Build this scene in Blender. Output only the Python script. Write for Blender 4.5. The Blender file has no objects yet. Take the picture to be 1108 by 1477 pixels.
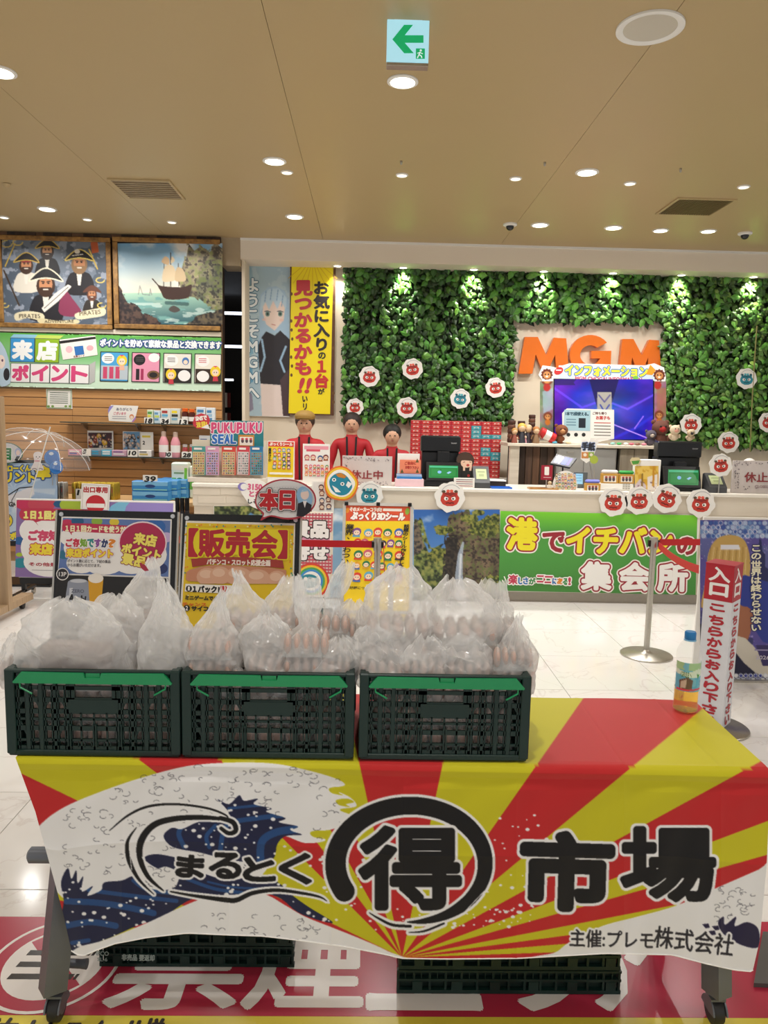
import bpy, bmesh, math, random
import numpy as np
from mathutils import Vector, Matrix, noise as mnoise
random.seed(7); RNG = np.random.default_rng(7)
C = bpy.context.scene
COL = C.collection
PI = math.pi

# ------------------------------------------------------------------ camera
FPX = 1067.0; HC = 1.50; ROLL = math.radians(1.25)
_c, _s = math.cos(ROLL), math.sin(ROLL)
YAW = math.radians(1.28473); PITCH = math.radians(7.1568)
FWD = np.array([math.sin(YAW)*math.cos(PITCH), math.cos(YAW)*math.cos(PITCH), -math.sin(PITCH)])
RGT = np.array([math.cos(YAW), -math.sin(YAW), 0.0]); UPV = np.cross(RGT, FWD)
cam_d = bpy.data.cameras.new('camera'); cam = bpy.data.objects.new('camera', cam_d); COL.objects.link(cam)
cam_d.sensor_fit = 'HORIZONTAL'; cam_d.sensor_width = 36.0; cam_d.lens = 36.0*FPX/1108.0
cam_d.clip_start = 0.05; cam_d.clip_end = 200
_cx = RGT*_c + UPV*_s; _cy = -RGT*_s + UPV*_c
cam.matrix_world = Matrix(((_cx[0], _cy[0], -FWD[0], 0), (_cx[1], _cy[1], -FWD[1], 0), (_cx[2], _cy[2], -FWD[2], HC), (0, 0, 0, 1)))
C.camera = cam

def ray(px, py):
    X, Y = px-554.0, py-738.5
    x = X*_c+Y*_s; y = -X*_s+Y*_c
    return RGT*x - UPV*y + FWD*FPX
def P(px, py, Y):                      # the point of the upright plane y = Y seen at a pixel of the photo
    d = ray(px, py); t = Y/d[1]
    return np.array([d[0]*t, Y, HC+d[2]*t])
def F(px, py, z=0.0):                  # the point of the level plane z
    d = ray(px, py); t = (z-HC)/d[2]
    return np.array([d[0]*t, d[1]*t, z])

# ------------------------------------------------------------------ light
C.view_settings.view_transform = 'Standard'; C.view_settings.look = 'None'
C.view_settings.gamma = 1.0; C.view_settings.use_curve_mapping = False
C.view_settings.exposure = 0.06
W = bpy.data.worlds.new('world'); C.world = W; W.use_nodes = True
_bg = W.node_tree.nodes['Background']; _bg.inputs[0].default_value = (0.98, 0.985, 1.0, 1); _bg.inputs[1].default_value = 0.62
LAMP_W = 11.5          # each ceiling downlight
SPOT_W = 42.0          # each accent spot over the leaf wall
ZC = 3.2               # ceiling height

# ------------------------------------------------------------------ colour and materials
def lin(c):
    return c/12.92 if c <= 0.04045 else ((c+0.055)/1.055)**2.4
def srgb(c):
    if isinstance(c, str):
        c = c.lstrip('#'); c = tuple(int(c[i:i+2], 16)/255 for i in (0, 2, 4))
    return tuple(lin(x) for x in c)
_M = {}
def M(name, col='#808080', rough=0.5, metal=0.0, var=0.06, scale=30.0, bump=0.0, emit=0.0, alpha=1.0, trans=0.0, coat=0.0, ior=1.45, spec=0.5):
    if name in _M: return _M[name]
    m = bpy.data.materials.new(name); m.use_nodes = True; nt = m.node_tree; b = nt.nodes['Principled BSDF']
    r, g, bl = srgb(col)
    b.inputs['Roughness'].default_value = rough; b.inputs['Metallic'].default_value = metal
    b.inputs['IOR'].default_value = ior; b.inputs['Transmission Weight'].default_value = trans
    b.inputs['Coat Weight'].default_value = coat; b.inputs['Alpha'].default_value = alpha
    b.inputs['Specular IOR Level'].default_value = spec
    tc = nt.nodes.new('ShaderNodeTexCoord'); nz = nt.nodes.new('ShaderNodeTexNoise')
    nz.inputs['Scale'].default_value = scale; nz.inputs['Detail'].default_value = 3
    nt.links.new(tc.outputs['Object'], nz.inputs['Vector'])
    mx = nt.nodes.new('ShaderNodeMix'); mx.data_type = 'RGBA'
    mx.inputs['A'].default_value = (r*(1-var), g*(1-var), bl*(1-var), 1)
    mx.inputs['B'].default_value = (min(1, r*(1+var)), min(1, g*(1+var)), min(1, bl*(1+var)), 1)
    nt.links.new(nz.outputs['Fac'], mx.inputs['Factor']); nt.links.new(mx.outputs['Result'], b.inputs['Base Color'])
    if bump:
        bp = nt.nodes.new('ShaderNodeBump'); bp.inputs['Strength'].default_value = bump; bp.inputs['Distance'].default_value = 0.01
        nt.links.new(nz.outputs['Fac'], bp.inputs['Height']); nt.links.new(bp.outputs['Normal'], b.inputs['Normal'])
    if emit:
        b.inputs['Emission Color'].default_value = (r, g, bl, 1); b.inputs['Emission Strength'].default_value = emit
    _M[name] = m
    return m
def attr_mat(name, rough=0.45, emit=0.0, coat=0.0):
    m = bpy.data.materials.new(name); m.use_nodes = True; nt = m.node_tree; b = nt.nodes['Principled BSDF']
    a = nt.nodes.new('ShaderNodeAttribute'); a.attribute_name = 'Col'
    nt.links.new(a.outputs['Color'], b.inputs['Base Color']); b.inputs['Roughness'].default_value = rough
    b.inputs['Coat Weight'].default_value = coat
    if emit:
        nt.links.new(a.outputs['Color'], b.inputs['Emission Color']); b.inputs['Emission Strength'].default_value = emit
    return m
PRINT = attr_mat('printed_paper', 0.5); GLOSSY = attr_mat('glossy_print', 0.22)
SCREEN = attr_mat('lit_screen', 0.3, 0.45)

# ------------------------------------------------------------------ objects, things, parts
def wloc(o):
    v = Vector((0, 0, 0))
    while o is not None: v += o.location; o = o.parent
    return v
def tag(o, label=None, cat=None, group=None, kind=None):
    if label: o['label'] = label
    if cat: o['category'] = cat
    if group: o['group'] = group
    if kind: o['kind'] = kind
    return o
def thing(name, label, cat, loc=(0, 0, 0), group=None, rz=0.0):
    o = bpy.data.objects.new(name, None); COL.objects.link(o); o.empty_display_size = 0.05
    o.location = [float(v) for v in loc]; o.rotation_euler = (0, 0, rz)
    return tag(o, label, cat, group)
def link_mesh(name, me, parent=None, loc=None):
    o = bpy.data.objects.new(name, me); COL.objects.link(o)
    if parent is not None: o.parent = parent
    if loc is not None: o.location = loc
    return o
def dup(o, loc=None, label=None, group=None, parent=None, rz=None):
    c = o.copy(); COL.objects.link(c)
    if parent is not None: c.parent = parent
    if loc is not None: c.location = [float(v) for v in loc]
    if rz is not None: c.rotation_euler = (0, 0, rz)
    if label: c['label'] = label
    if group: c['group'] = group
    for ch in list(o.children): dup(ch, parent=c)
    return c

class MB:
    """collects shapes in world coordinates; build() links them as one mesh object"""
    def __init__(s): s.v = []; s.f = []; s.c = []; s.n = 0
    def add(s, vs, fs, col=None):
        vs = np.asarray(vs, float).reshape(-1, 3); n = s.n
        s.v.append(vs); s.n += len(vs)
        for f in fs: s.f.append(tuple(i+n for i in f)); s.c.append(col)
        return s
    def box(s, x0, x1, y0, y1, z0, z1, col=None, bev=0.0):
        if bev > 0:
            b = min(bev, (x1-x0)/2.01, (y1-y0)/2.01, (z1-z0)/2.01)
            vs = []
            for z, i in ((z0, b), (z0+b, 0), (z1-b, 0), (z1, b)):
                X0, X1, Y0, Y1 = x0+i, x1-i, y0+i, y1-i; k = b*0.6 if i == 0 else 0.0
                vs += [(X0+k, Y0, z), (X1-k, Y0, z), (X1, Y0+k, z), (X1, Y1-k, z), (X1-k, Y1, z), (X0+k, Y1, z), (X0, Y1-k, z), (X0, Y0+k, z)]
            fs = [tuple(range(7, -1, -1)), tuple(range(24, 32))]
            for r in range(3):
                for i in range(8): j = (i+1) % 8; fs.append((r*8+i, r*8+j, r*8+8+j, r*8+8+i))
            return s.add(vs, fs, col)
        vs = [(x0, y0, z0), (x1, y0, z0), (x1, y1, z0), (x0, y1, z0), (x0, y0, z1), (x1, y0, z1), (x1, y1, z1), (x0, y1, z1)]
        return s.add(vs, [(3, 2, 1, 0), (4, 5, 6, 7), (0, 1, 5, 4), (1, 2, 6, 5), (2, 3, 7, 6), (3, 0, 4, 7)], col)
    def beam(s, a, b, w, h, col=None, up=(0, 0, 1)):
        a = Vector(a); b = Vector(b); d = (b-a).normalized(); u = Vector(up)
        sd = d.cross(u)
        if sd.length < 1e-4: sd = d.cross(Vector((0, 1, 0)))
        sd.normalize(); u = sd.cross(d)
        vs = [p+sd*x*w/2+u*z*h/2 for p in (a, b) for x, z in ((-1, -1), (1, -1), (1, 1), (-1, 1))]
        return s.add([tuple(v) for v in vs], [(3, 2, 1, 0), (4, 5, 6, 7), (0, 1, 5, 4), (1, 2, 6, 5), (2, 3, 7, 6), (3, 0, 4, 7)], col)
    def lathe(s, prof, c=(0, 0, 0), n=24, axis='z', col=None, cap=True):
        vs = []
        for r, h in prof:
            for k in range(n):
                a = 2*PI*k/n; x, y = r*math.cos(a), r*math.sin(a)
                p = {'z': (x, y, h), 'y': (x, h, -y) if False else (x, h, y), 'x': (h, x, y)}[axis]
                vs.append((c[0]+p[0], c[1]+p[1], c[2]+p[2]))
        fs = []
        for i in range(len(prof)-1):
            for k in range(n):
                j = (k+1) % n; q = (i*n+k, i*n+j, i*n+n+j, i*n+n+k)
                fs.append(q if axis != 'y' else q[::-1])
        if cap:
            a = tuple(range(n)); b = tuple(range((len(prof)-1)*n, len(prof)*n))
            fs.append(a[::-1] if axis != 'y' else a); fs.append(b if axis != 'y' else b[::-1])
        return s.add(vs, fs, col)
    def tube(s, pts, r, n=8, col=None):
        pts = [Vector(p) for p in pts]; vs = []; rs = r if isinstance(r, (list, tuple)) else [r]*len(pts)
        u = None
        for i, p in enumerate(pts):
            d = (pts[min(i+1, len(pts)-1)]-pts[max(i-1, 0)]).normalized()
            if u is None:
                u = d.orthogonal().normalized()
            else:
                u = (u-d*u.dot(d)); u = u.normalized() if u.length > 1e-6 else d.orthogonal().normalized()
            w = d.cross(u)
            for k in range(n):
                a = 2*PI*k/n; vs.append(tuple(p+(u*math.cos(a)+w*math.sin(a))*rs[i]))
        fs = [(i*n+k, i*n+(k+1) % n, i*n+n+(k+1) % n, i*n+n+k) for i in range(len(pts)-1) for k in range(n)]
        fs += [tuple(range(n))[::-1], tuple(range((len(pts)-1)*n, len(pts)*n))]
        return s.add(vs, fs, col)
    def ball(s, c, r, n=12, m=8, col=None):
        r = r if isinstance(r, (tuple, list)) else (r, r, r)
        prof = [(math.sin(PI*i/m), -math.cos(PI*i/m)) for i in range(m+1)]
        vs = [(c[0]+r[0]*a*math.cos(2*PI*k/n), c[1]+r[1]*a*math.sin(2*PI*k/n), c[2]+r[2]*h) for a, h in prof for k in range(n)]
        fs = [(i*n+k, i*n+(k+1) % n, i*n+n+(k+1) % n, i*n+n+k) for i in range(m) for k in range(n)]
        return s.add(vs, fs, col)
    def slab(s, poly, d, col=None):
        """poly: 3-D points of a flat outline; d: extrusion vector"""
        poly = [np.array(p, float) for p in poly]; d = np.array(d, float); n = len(poly)
        vs = poly+[p+d for p in poly]
        fs = [tuple(range(n)), tuple(range(2*n-1, n-1, -1))]+[(j, i, i+n, j+n) for i in range(n) for j in [(i+1) % n]]
        return s.add(vs, fs, col)
    def arrays(s): return np.concatenate(s.v) if s.v else np.zeros((0, 3))
    def mesh(s, name, mat, org=(0, 0, 0), smooth=False, fix=True):
        me = bpy.data.meshes.new(name); v = s.arrays()-np.array(org)[None, :]
        me.from_pydata(v.tolist(), [], s.f)
        if any(c is not None for c in s.c):
            ca = me.color_attributes.new('Col', 'FLOAT_COLOR', 'CORNER'); buf = []
            for f, c in zip(s.f, s.c):
                q = srgb(c) if c is not None else (0.5, 0.5, 0.5); buf += (list(q)+[1.0])*len(f)
            ca.data.foreach_set('color', buf)
        if mat: me.materials.append(mat)
        if fix and len(s.f) < 60000:
            bm = bmesh.new(); bm.from_mesh(me); bmesh.ops.recalc_face_normals(bm, faces=bm.faces); bm.to_mesh(me); bm.free()
        if smooth: me.polygons.foreach_set('use_smooth', [True]*len(me.polygons))
        me.update()
        return me
    def build(s, name, mat, parent=None, smooth=False, fix=True, label=None):
        org = wloc(parent) if parent is not None else Vector((0, 0, 0))
        if parent is None:                      # its own origin at its base
            v = s.arrays(); org = Vector(((v[:, 0].min()+v[:, 0].max())/2, (v[:, 1].min()+v[:, 1].max())/2, v[:, 2].min()))
        me = s.mesh(name, mat, org, smooth, fix)
        if smooth == 'auto' or smooth:
            try: me.set_sharp_from_angle(angle=math.radians(40))
            except Exception: pass
        o = link_mesh(name, me, parent, org if parent is None else None)
        if label: o['label'] = label
        return o
def struct(name, mb, mat, parent=None, **k):
    o = mb.build(name, mat, parent, **k)
    if parent is None: o['kind'] = 'structure'
    return o

# ------------------------------------------------------------------ lettering (built-in font, as flat triangles)
_G = {}
def glyph(s):
    """bounding-box-normalised triangles of a string: verts in [0,1]^2 (y down), tris, aspect w/h"""
    if s in _G: return _G[s]
    cu = bpy.data.curves.new('t', 'FONT'); cu.body = s; cu.size = 1.0; cu.resolution_u = 3
    o = bpy.data.objects.new('t', cu); me = o.to_mesh()
    n = len(me.vertices); v = np.zeros(n*3); me.vertices.foreach_get('co', v); v = v.reshape(-1, 3)[:, :2]
    me.calc_loop_triangles(); t = np.zeros(len(me.loop_triangles)*3, int); me.loop_triangles.foreach_get('vertices', t); t = t.reshape(-1, 3)
    o.to_mesh_clear(); bpy.data.objects.remove(o); bpy.data.curves.remove(cu)
    if n == 0: v = np.zeros((3, 2)); t = np.zeros((0, 3), int)
    lo, hi = v.min(0), v.max(0); sz = np.maximum(hi-lo, 1e-3)
    q = (v-lo)/sz; q[:, 1] = 1-q[:, 1]
    _G[s] = (q, t, sz[0], sz[1]); return _G[s]
TILT = 0.0218
class Print:
    """flat print on a plane: shapes are given in photo pixels and carried to the plane by mp(px,py)->xyz; nrm = towards the viewer"""
    def __init__(s, mp, nrm=(0, -1, 0), lift=0.0006, step=0.00006, tilt=TILT):
        s.mp = mp; s.n = np.array(nrm, float); s.n /= np.linalg.norm(s.n); s.h = lift; s.step = step; s.mb = MB(); s.tilt = tilt; s.clip = None
    def _put(s, pts, fs, col):
        vs = [s.mp(a, b)+s.n*s.h for a, b in pts]; s.mb.add(vs, fs, col)
    def poly(s, pts, col):
        s.h += s.step
        if s.clip:
            q = s.clip; ar = sum(q[i][0]*q[(i+1) % len(q)][1]-q[(i+1) % len(q)][0]*q[i][1] for i in range(len(q)))
            for i in range(len(q)):
                (ax, ay), (bx, by) = q[i], q[(i+1) % len(q)]; sd = lambda p: ((bx-ax)*(p[1]-ay)-(by-ay)*(p[0]-ax))*(1 if ar > 0 else -1); o = []
                for k in range(len(pts)):
                    a, b = pts[k], pts[(k+1) % len(pts)]; da, db = sd(a), sd(b)
                    if da >= 0: o.append(a)
                    if (da >= 0) != (db >= 0): t = da/(da-db); o.append((a[0]+(b[0]-a[0])*t, a[1]+(b[1]-a[1])*t))
                pts = o
                if len(pts) < 3: return s
        s._put(pts, [tuple(range(len(pts)))], col); return s
    def rect(s, x, y, w, h, col, t=None):
        t = s.tilt if t is None else t
        return s.poly([(x, y), (x+w, y+w*t), (x+w-h*t, y+h+w*t), (x-h*t, y+h)], col)
    def ell(s, x, y, rx, ry, col, n=20, rot=0.0):
        c, q = math.cos(rot), math.sin(rot)
        return s.poly([(x+rx*math.cos(a)*c-ry*math.sin(a)*q, y+rx*math.cos(a)*q+ry*math.sin(a)*c) for a in (2*PI*k/n for k in range(n))], col)
    def star(s, x, y, r, r2, n, col, rot=0.0):
        return s.poly([(x+(r if k % 2 == 0 else r2)*math.sin(rot+PI*k/n), y-(r if k % 2 == 0 else r2)*math.cos(rot+PI*k/n)) for k in range(2*n)], col)
    def line(s, pts, w, col):
        s.h += s.step
        for (a, b), (c, d) in zip(pts[:-1], pts[1:]):
            L = math.hypot(c-a, d-b) or 1; nx, ny = -(d-b)/L*w/2, (c-a)/L*w/2
            s._put([(a+nx, b+ny), (c+nx, d+ny), (c-nx, d-ny), (a-nx, b-ny)], [(0, 1, 2, 3)], col)
        return s
    def _txt(s, q, t, col, bold):
        N = 8 if bold < 1.4 else 12 if bold < 3 else 22
        offs = [(0, 0)] if bold <= 0 else [(bold*math.cos(a), bold*math.sin(a)) for a in (2*PI*k/N for k in range(N))]+[(0, 0)]
        s.h += s.step
        for i, (ox, oy) in enumerate(offs):
            s.h += 0.000006
            s._put([(a+ox, b+oy) for a, b in q], [tuple(f) for f in t.tolist()], col)
    def text(s, st, x, y, w, h, col, bold=0.0, edges=(), t=None, skew=0.0):
        """edges: list of (extra radius, colour) drawn first, widest first"""
        t = s.tilt if t is None else t
        q, tr, _, _ = glyph(st)
        qq = np.stack([x+q[:, 0]*w+(1-q[:, 1])*h*skew-q[:, 1]*h*t, y+q[:, 1]*h+q[:, 0]*w*t], 1)
        for r, c in edges: s._txt(qq, tr, c, r)
        s._txt(qq, tr, col, bold); return s
    def vtext(s, st, x, y, w, h, col, bold=0.0, edges=(), gap=0.08):
        """characters stacked downwards in a column of width w, height h"""
        ch = h/len(st)
        for r, c in list(edges)+[(None, None)]:
            for i, k in enumerate(st):
                if k == ' ': continue
                q, tr, gw, gh = glyph(k)
                if k in 'ー―': q = np.stack([q[:, 1], q[:, 0]], 1); gw, gh = gh, gw
                sc = min(w, ch*(1-gap)); ww = min(w, w*gw/0.92); hh = min(ch*(1-gap), ch*(1-gap)*gh/0.92)
                cx = x+w/2; cy = y+ch*(i+.5)
                qq = np.stack([cx+(q[:, 0]-.5)*ww, cy+(q[:, 1]-.5)*hh], 1)
                if r is None: s._txt(qq, tr, col, bold)
                else: s._txt(qq, tr, c, r)
        return s
    def build(s, name, parent, mat=None, label=None):
        return s.mb.build(name, mat or PRINT, parent, fix=False, label=label)
def onY(Y): return lambda a, b: P(a, b, Y)
def quad(tl, tr, br, bl, p0, p1, p2, p3):
    """map from a photo-pixel quad to a world quad (projective)"""
    A = []; B = []
    w = [np.array(v, float) for v in (p0, p1, p2, p3)]
    o = w[0]; U = w[1]-w[0]; V = w[3]-w[0]
    G = np.linalg.pinv(np.stack([U, V], 1))
    uv = [G @ (q-o) for q in w]
    for (x, y), (u, v) in zip((tl, tr, br, bl), uv):
        A.append([x, y, 1, 0, 0, 0, -u*x, -u*y]); B.append(u)
        A.append([0, 0, 0, x, y, 1, -v*x, -v*y]); B.append(v)
    H = np.append(np.linalg.solve(np.array(A, float), np.array(B, float)), 1).reshape(3, 3)
    def f(a, b):
        q = H @ np.array([a, b, 1.0]); return o+U*q[0]/q[2]+V*q[1]/q[2]
    return f
def on_plane(pt, nrm):
    """map photo pixels to any plane through pt"""
    pt = np.array(pt, float); nrm = np.array(nrm, float); cam0 = np.array([0, 0, HC])
    def f(a, b):
        d = ray(a, b); return cam0+d*(((pt-cam0) @ nrm)/(d @ nrm))
    return f

# ------------------------------------------------------------------ painted picture panels (colour stored on a fine mesh)
class Canvas:
    def __init__(s, x0, y0, x1, y1, res=1.0, bg='#ffffff', ss=2):
        s.x0, s.y0, s.x1, s.y1, s.res, s.ss = x0, y0, x1, y1, res, ss
        s.k = res*ss; s.w = int(round((x1-x0)*s.k)); s.h = int(round((y1-y0)*s.k))
        s.a = np.empty((s.h, s.w, 3)); s.a[:] = s.c(bg)
        s.gy, s.gx = np.mgrid[0:s.h, 0:s.w]; s.gx = s.x0+(s.gx+.5)/s.k; s.gy = s.y0+(s.gy+.5)/s.k
    @staticmethod
    def c(col):
        if isinstance(col, str): col = col.lstrip('#'); return np.array([int(col[i:i+2], 16)/255 for i in (0, 2, 4)])
        return np.array(col, float)
    def put(s, m, col, al=1.0):
        mm = (m*al)[..., None] if m.dtype != bool or al != 1.0 else None
        if mm is None: s.a[m] = s.c(col) if not isinstance(col, np.ndarray) or col.ndim == 1 else col[m]
        else: s.a = s.a*(1-mm)+(s.c(col) if not isinstance(col, np.ndarray) or col.ndim == 1 else col)*mm
        return s
    def mask(s, pts):
        m = np.zeros((s.h, s.w), bool); X = np.array([p[0] for p in pts]); Y = np.array([p[1] for p in pts])
        r0 = max(0, int((Y.min()-s.y0)*s.k)-1); r1 = min(s.h, int((Y.max()-s.y0)*s.k)+2)
        gx = s.gx[0]
        for r in range(r0, r1):
            y = s.y0+(r+.5)/s.k; X2 = np.roll(X, -1); Y2 = np.roll(Y, -1); cr = (Y <= y) != (Y2 <= y)
            if not cr.any(): continue
            xs = np.sort(X[cr]+(y-Y[cr])/(Y2[cr]-Y[cr])*(X2[cr]-X[cr]))
            m[r] = np.searchsorted(xs, gx) % 2 == 1
        return m
    def poly(s, pts, col, al=1.0): return s.put(s.mask(pts), col, al)
    def ell(s, x, y, rx, ry, col, al=1.0): return s.put(((s.gx-x)/rx)**2+((s.gy-y)/ry)**2 < 1, col, al)
    def stroke(s, pts, w, col, al=1.0):
        m = s.smask(pts, w); return s.put(m, col, al)
    def smask(s, pts, w):
        m = np.zeros((s.h, s.w), bool); ws = w if isinstance(w, (list, tuple)) else [w]*len(pts)
        for i in range(len(pts)-1):
            (a, b), (c, d) = pts[i], pts[i+1]; R = max(ws[i], ws[i+1])/2+1
            i0 = max(0, int((min(a, c)-R-s.x0)*s.k)); i1 = min(s.w, int((max(a, c)+R-s.x0)*s.k)+1)
            j0 = max(0, int((min(b, d)-R-s.y0)*s.k)); j1 = min(s.h, int((max(b, d)+R-s.y0)*s.k)+1)
            if i1 <= i0 or j1 <= j0: continue
            gx, gy = s.gx[j0:j1, i0:i1], s.gy[j0:j1, i0:i1]; L = (c-a)**2+(d-b)**2+1e-9
            t = np.clip(((gx-a)*(c-a)+(gy-b)*(d-b))/L, 0, 1)
            m[j0:j1, i0:i1] |= np.hypot(gx-a-t*(c-a), gy-b-t*(d-b)) < (ws[i]*(1-t)+ws[i+1]*t)/2
        return m
    def tmask(s, st, x, y, w, h, t=TILT, skew=0.0):
        q, tr, _, _ = glyph(st); qx = x+q[:, 0]*w+(1-q[:, 1])*h*skew-q[:, 1]*h*t; qy = y+q[:, 1]*h+q[:, 0]*w*t
        m = np.zeros((s.h, s.w), bool)
        for f in tr:
            X, Y = qx[f], qy[f]
            i0 = max(0, int((X.min()-s.x0)*s.k)-1); i1 = min(s.w, int((X.max()-s.x0)*s.k)+2)
            j0 = max(0, int((Y.min()-s.y0)*s.k)-1); j1 = min(s.h, int((Y.max()-s.y0)*s.k)+2)
            if i1 <= i0 or j1 <= j0: continue
            gx, gy = s.gx[j0:j1, i0:i1], s.gy[j0:j1, i0:i1]
            e = [(X[(i+1) % 3]-X[i])*(gy-Y[i])-(Y[(i+1) % 3]-Y[i])*(gx-X[i]) for i in range(3)]
            m[j0:j1, i0:i1] |= ((e[0] >= -1e-6) & (e[1] >= -1e-6) & (e[2] >= -1e-6)) | ((e[0] <= 1e-6) & (e[1] <= 1e-6) & (e[2] <= 1e-6))
        return m
    def grow(s, m, r):
        R = int(math.ceil(r*s.k)); js, is_ = np.where(m)
        if len(js) == 0: return m
        j0, j1, i0, i1 = max(0, js.min()-R), min(s.h, js.max()+R+1), max(0, is_.min()-R), min(s.w, is_.max()+R+1)
        src = m[j0:j1, i0:i1]; out = src.copy(); H, W_ = src.shape
        for dj in range(-R, R+1):
            wdt = int(math.sqrt(max(0, (r*s.k)**2-dj*dj)))
            if abs(dj) > r*s.k: continue
            sj = np.zeros_like(src)
            if dj >= 0: sj[dj:] = src[:H-dj]
            else: sj[:dj] = src[-dj:]
            cs = np.cumsum(np.pad(sj.astype(np.int32), ((0, 0), (wdt+1, wdt))), 1)
            out |= (cs[:, 2*wdt+1:]-cs[:, :W_]) > 0
        g = m.copy(); g[j0:j1, i0:i1] = out; return g
    def noise(s, scale, seed=0, octv=4, sx=1.0, sy=1.0):
        rg = np.random.default_rng(seed); out = np.zeros((s.h, s.w)); amp = 1.0; tot = 0
        for o in range(octv):
            f = scale/(2**o); nx = int((s.x1-s.x0)/(f*sx))+3; ny = int((s.y1-s.y0)/(f*sy))+3; g = rg.random((ny, nx))
            u = (s.gx-s.x0)/(f*sx); v = (s.gy-s.y0)/(f*sy); i = u.astype(int); j = v.astype(int); a = u-i; b = v-j; a = a*a*(3-2*a); b = b*b*(3-2*b)
            out += amp*((g[j, i]*(1-a)+g[j, i+1]*a)*(1-b)+(g[j+1, i]*(1-a)+g[j+1, i+1]*a)*b); tot += amp; amp *= .5
        return out/tot
    def final(s):
        h, w = s.h//s.ss, s.w//s.ss
        return s.a[:h*s.ss, :w*s.ss].reshape(h, s.ss, w, s.ss, 3).mean((1, 3))
    def panel(s, name, mp, parent, mat=None, off=(0, -0.001, 0), label=None):
        im = s.final(); h, w, _ = im.shape
        xs = s.x0+(np.arange(w))*(s.x1-s.x0)/(w-1); ys = s.y0+(np.arange(h))*(s.y1-s.y0)/(h-1)
        org = np.array(wloc(parent)) if parent is not None else np.zeros(3)
        cs = np.array([[mp(x, y) for x in (s.x0, s.x1)] for y in (s.y0, s.y1)])
        V = np.array([[mp(x, y) for x in xs] for y in ys]).reshape(-1, 3)+np.array(off)-org
        return grid_mesh(name, V, w, h, im.reshape(-1, 3), parent, mat or PRINT, label=label)
def grid_mesh(name, V, w, h, cols, parent, mat, smooth=False, label=None):
    me = bpy.data.meshes.new(name); n = w*h; me.vertices.add(n); me.vertices.foreach_set('co', V.astype(np.float32).ravel())
    i = np.arange(h-1)[:, None]*w+np.arange(w-1)[None, :]
    q = np.stack([i, i+w, i+w+1, i+1], -1).reshape(-1, 4)
    me.loops.add(q.size); me.loops.foreach_set('vertex_index', q.ravel().astype(np.int32))
    me.polygons.add(len(q)); me.polygons.foreach_set('loop_start', np.arange(len(q), dtype=np.int32)*4)
    me.update(calc_edges=True)
    if smooth: me.polygons.foreach_set('use_smooth', np.ones(len(q), bool))
    if cols is not None:
        c = np.clip(cols, 0, 1); c = np.where(c <= 0.04045, c/12.92, ((c+0.055)/1.055)**2.4)
        ca = me.color_attributes.new('Col', 'FLOAT_COLOR', 'POINT'); ca.data.foreach_set('color', np.concatenate([c, np.ones((len(c), 1))], 1).astype(np.float32).ravel())
    me.materials.append(mat); me.validate()
    o = link_mesh(name, me, parent)
    if label: o['label'] = label
    return o
# ================================================================== the setting
m_ceil = M('ceiling_paint', '#bca67c', 0.42, var=0.02, scale=2, spec=0.35)
m_fascia = M('cream_paint', '#eadfce', 0.6, var=0.02, scale=3)
m_wall = M('wall_cream', '#e6dac4', 0.7, var=0.02, scale=3)
m_dark = M('dark_recess', '#15110f', 0.6, var=0.2)
m_white = M('white_plastic', '#ecebe6', 0.4, var=0.02)
m_alu = M('brushed_steel', '#b9b4aa', 0.32, 0.9, var=0.1, scale=60)
m_black = M('black_plastic', '#141414', 0.35, var=0.1)
m_glow = M('lamp_glow', '#fff4dc', 0.5, emit=9.0, var=0)

YF, YW, YK = 7.42, 7.80, 6.05       # fascia, leaf wall, counter front
# floor: polished white marble tiles, each a part laid with a thin joint
def marble():
    m = bpy.data.materials.new('polished_marble'); m.use_nodes = True; nt = m.node_tree; b = nt.nodes['Principled BSDF']
    tc = nt.nodes.new('ShaderNodeTexCoord'); oi = nt.nodes.new('ShaderNodeObjectInfo'); ad = nt.nodes.new('ShaderNodeVectorMath'); ad.operation = 'ADD'
    sc = nt.nodes.new('ShaderNodeVectorMath'); sc.operation = 'SCALE'; sc.inputs['Scale'].default_value = 7.0
    nt.links.new(oi.outputs['Location'], sc.inputs[0]); nt.links.new(tc.outputs['Object'], ad.inputs[0]); nt.links.new(sc.outputs[0], ad.inputs[1])
    n1 = nt.nodes.new('ShaderNodeTexNoise'); n1.inputs['Scale'].default_value = 2.6; n1.inputs['Detail'].default_value = 8; n1.inputs['Distortion'].default_value = 0.9
    nt.links.new(ad.outputs[0], n1.inputs['Vector'])
    r = nt.nodes.new('ShaderNodeValToRGB'); e = r.color_ramp.elements
    e[0].position = 0.487; e[0].color = (0.80, 0.78, 0.755, 1); e[1].position = 0.513; e[1].color = (0.80, 0.78, 0.755, 1)
    k = e.new(0.5); k.color = (0.71, 0.67, 0.64, 1)
    nt.links.new(n1.outputs['Fac'], r.inputs['Fac']); nt.links.new(r.outputs['Color'], b.inputs['Base Color'])
    b.inputs['Roughness'].default_value = 0.12; b.inputs['Specular IOR Level'].default_value = 0.35
    return m
m_tile = marble()
m_grout = M('tile_joint', '#8b857c', 0.7)
floor = struct('floor', MB().box(-9, 10, -3.4, 15, -0.05, -0.004), m_grout)
T = 0.6077; TX = 1.1386; TY = 5.232
tme = MB().box(-T/2+.0016, T/2-.0016, -T/2+.0016, T/2-.0016, -0.006, 0.0, bev=0.0008).mesh('tile', m_tile)
cnt = 0
for j in range(-8, 2):
    for i in range(-9, 9):
        cx, cy = TX+(i+.5)*T, TY+(j+.5)*T
        if cy < 0.6: continue
        if abs(cx) > 1.0+cy*0.62: continue
        o = link_mesh('tile', tme, floor, (cx-floor.location.x, cy-floor.location.y, 0-floor.location.z)); cnt += 1
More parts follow.
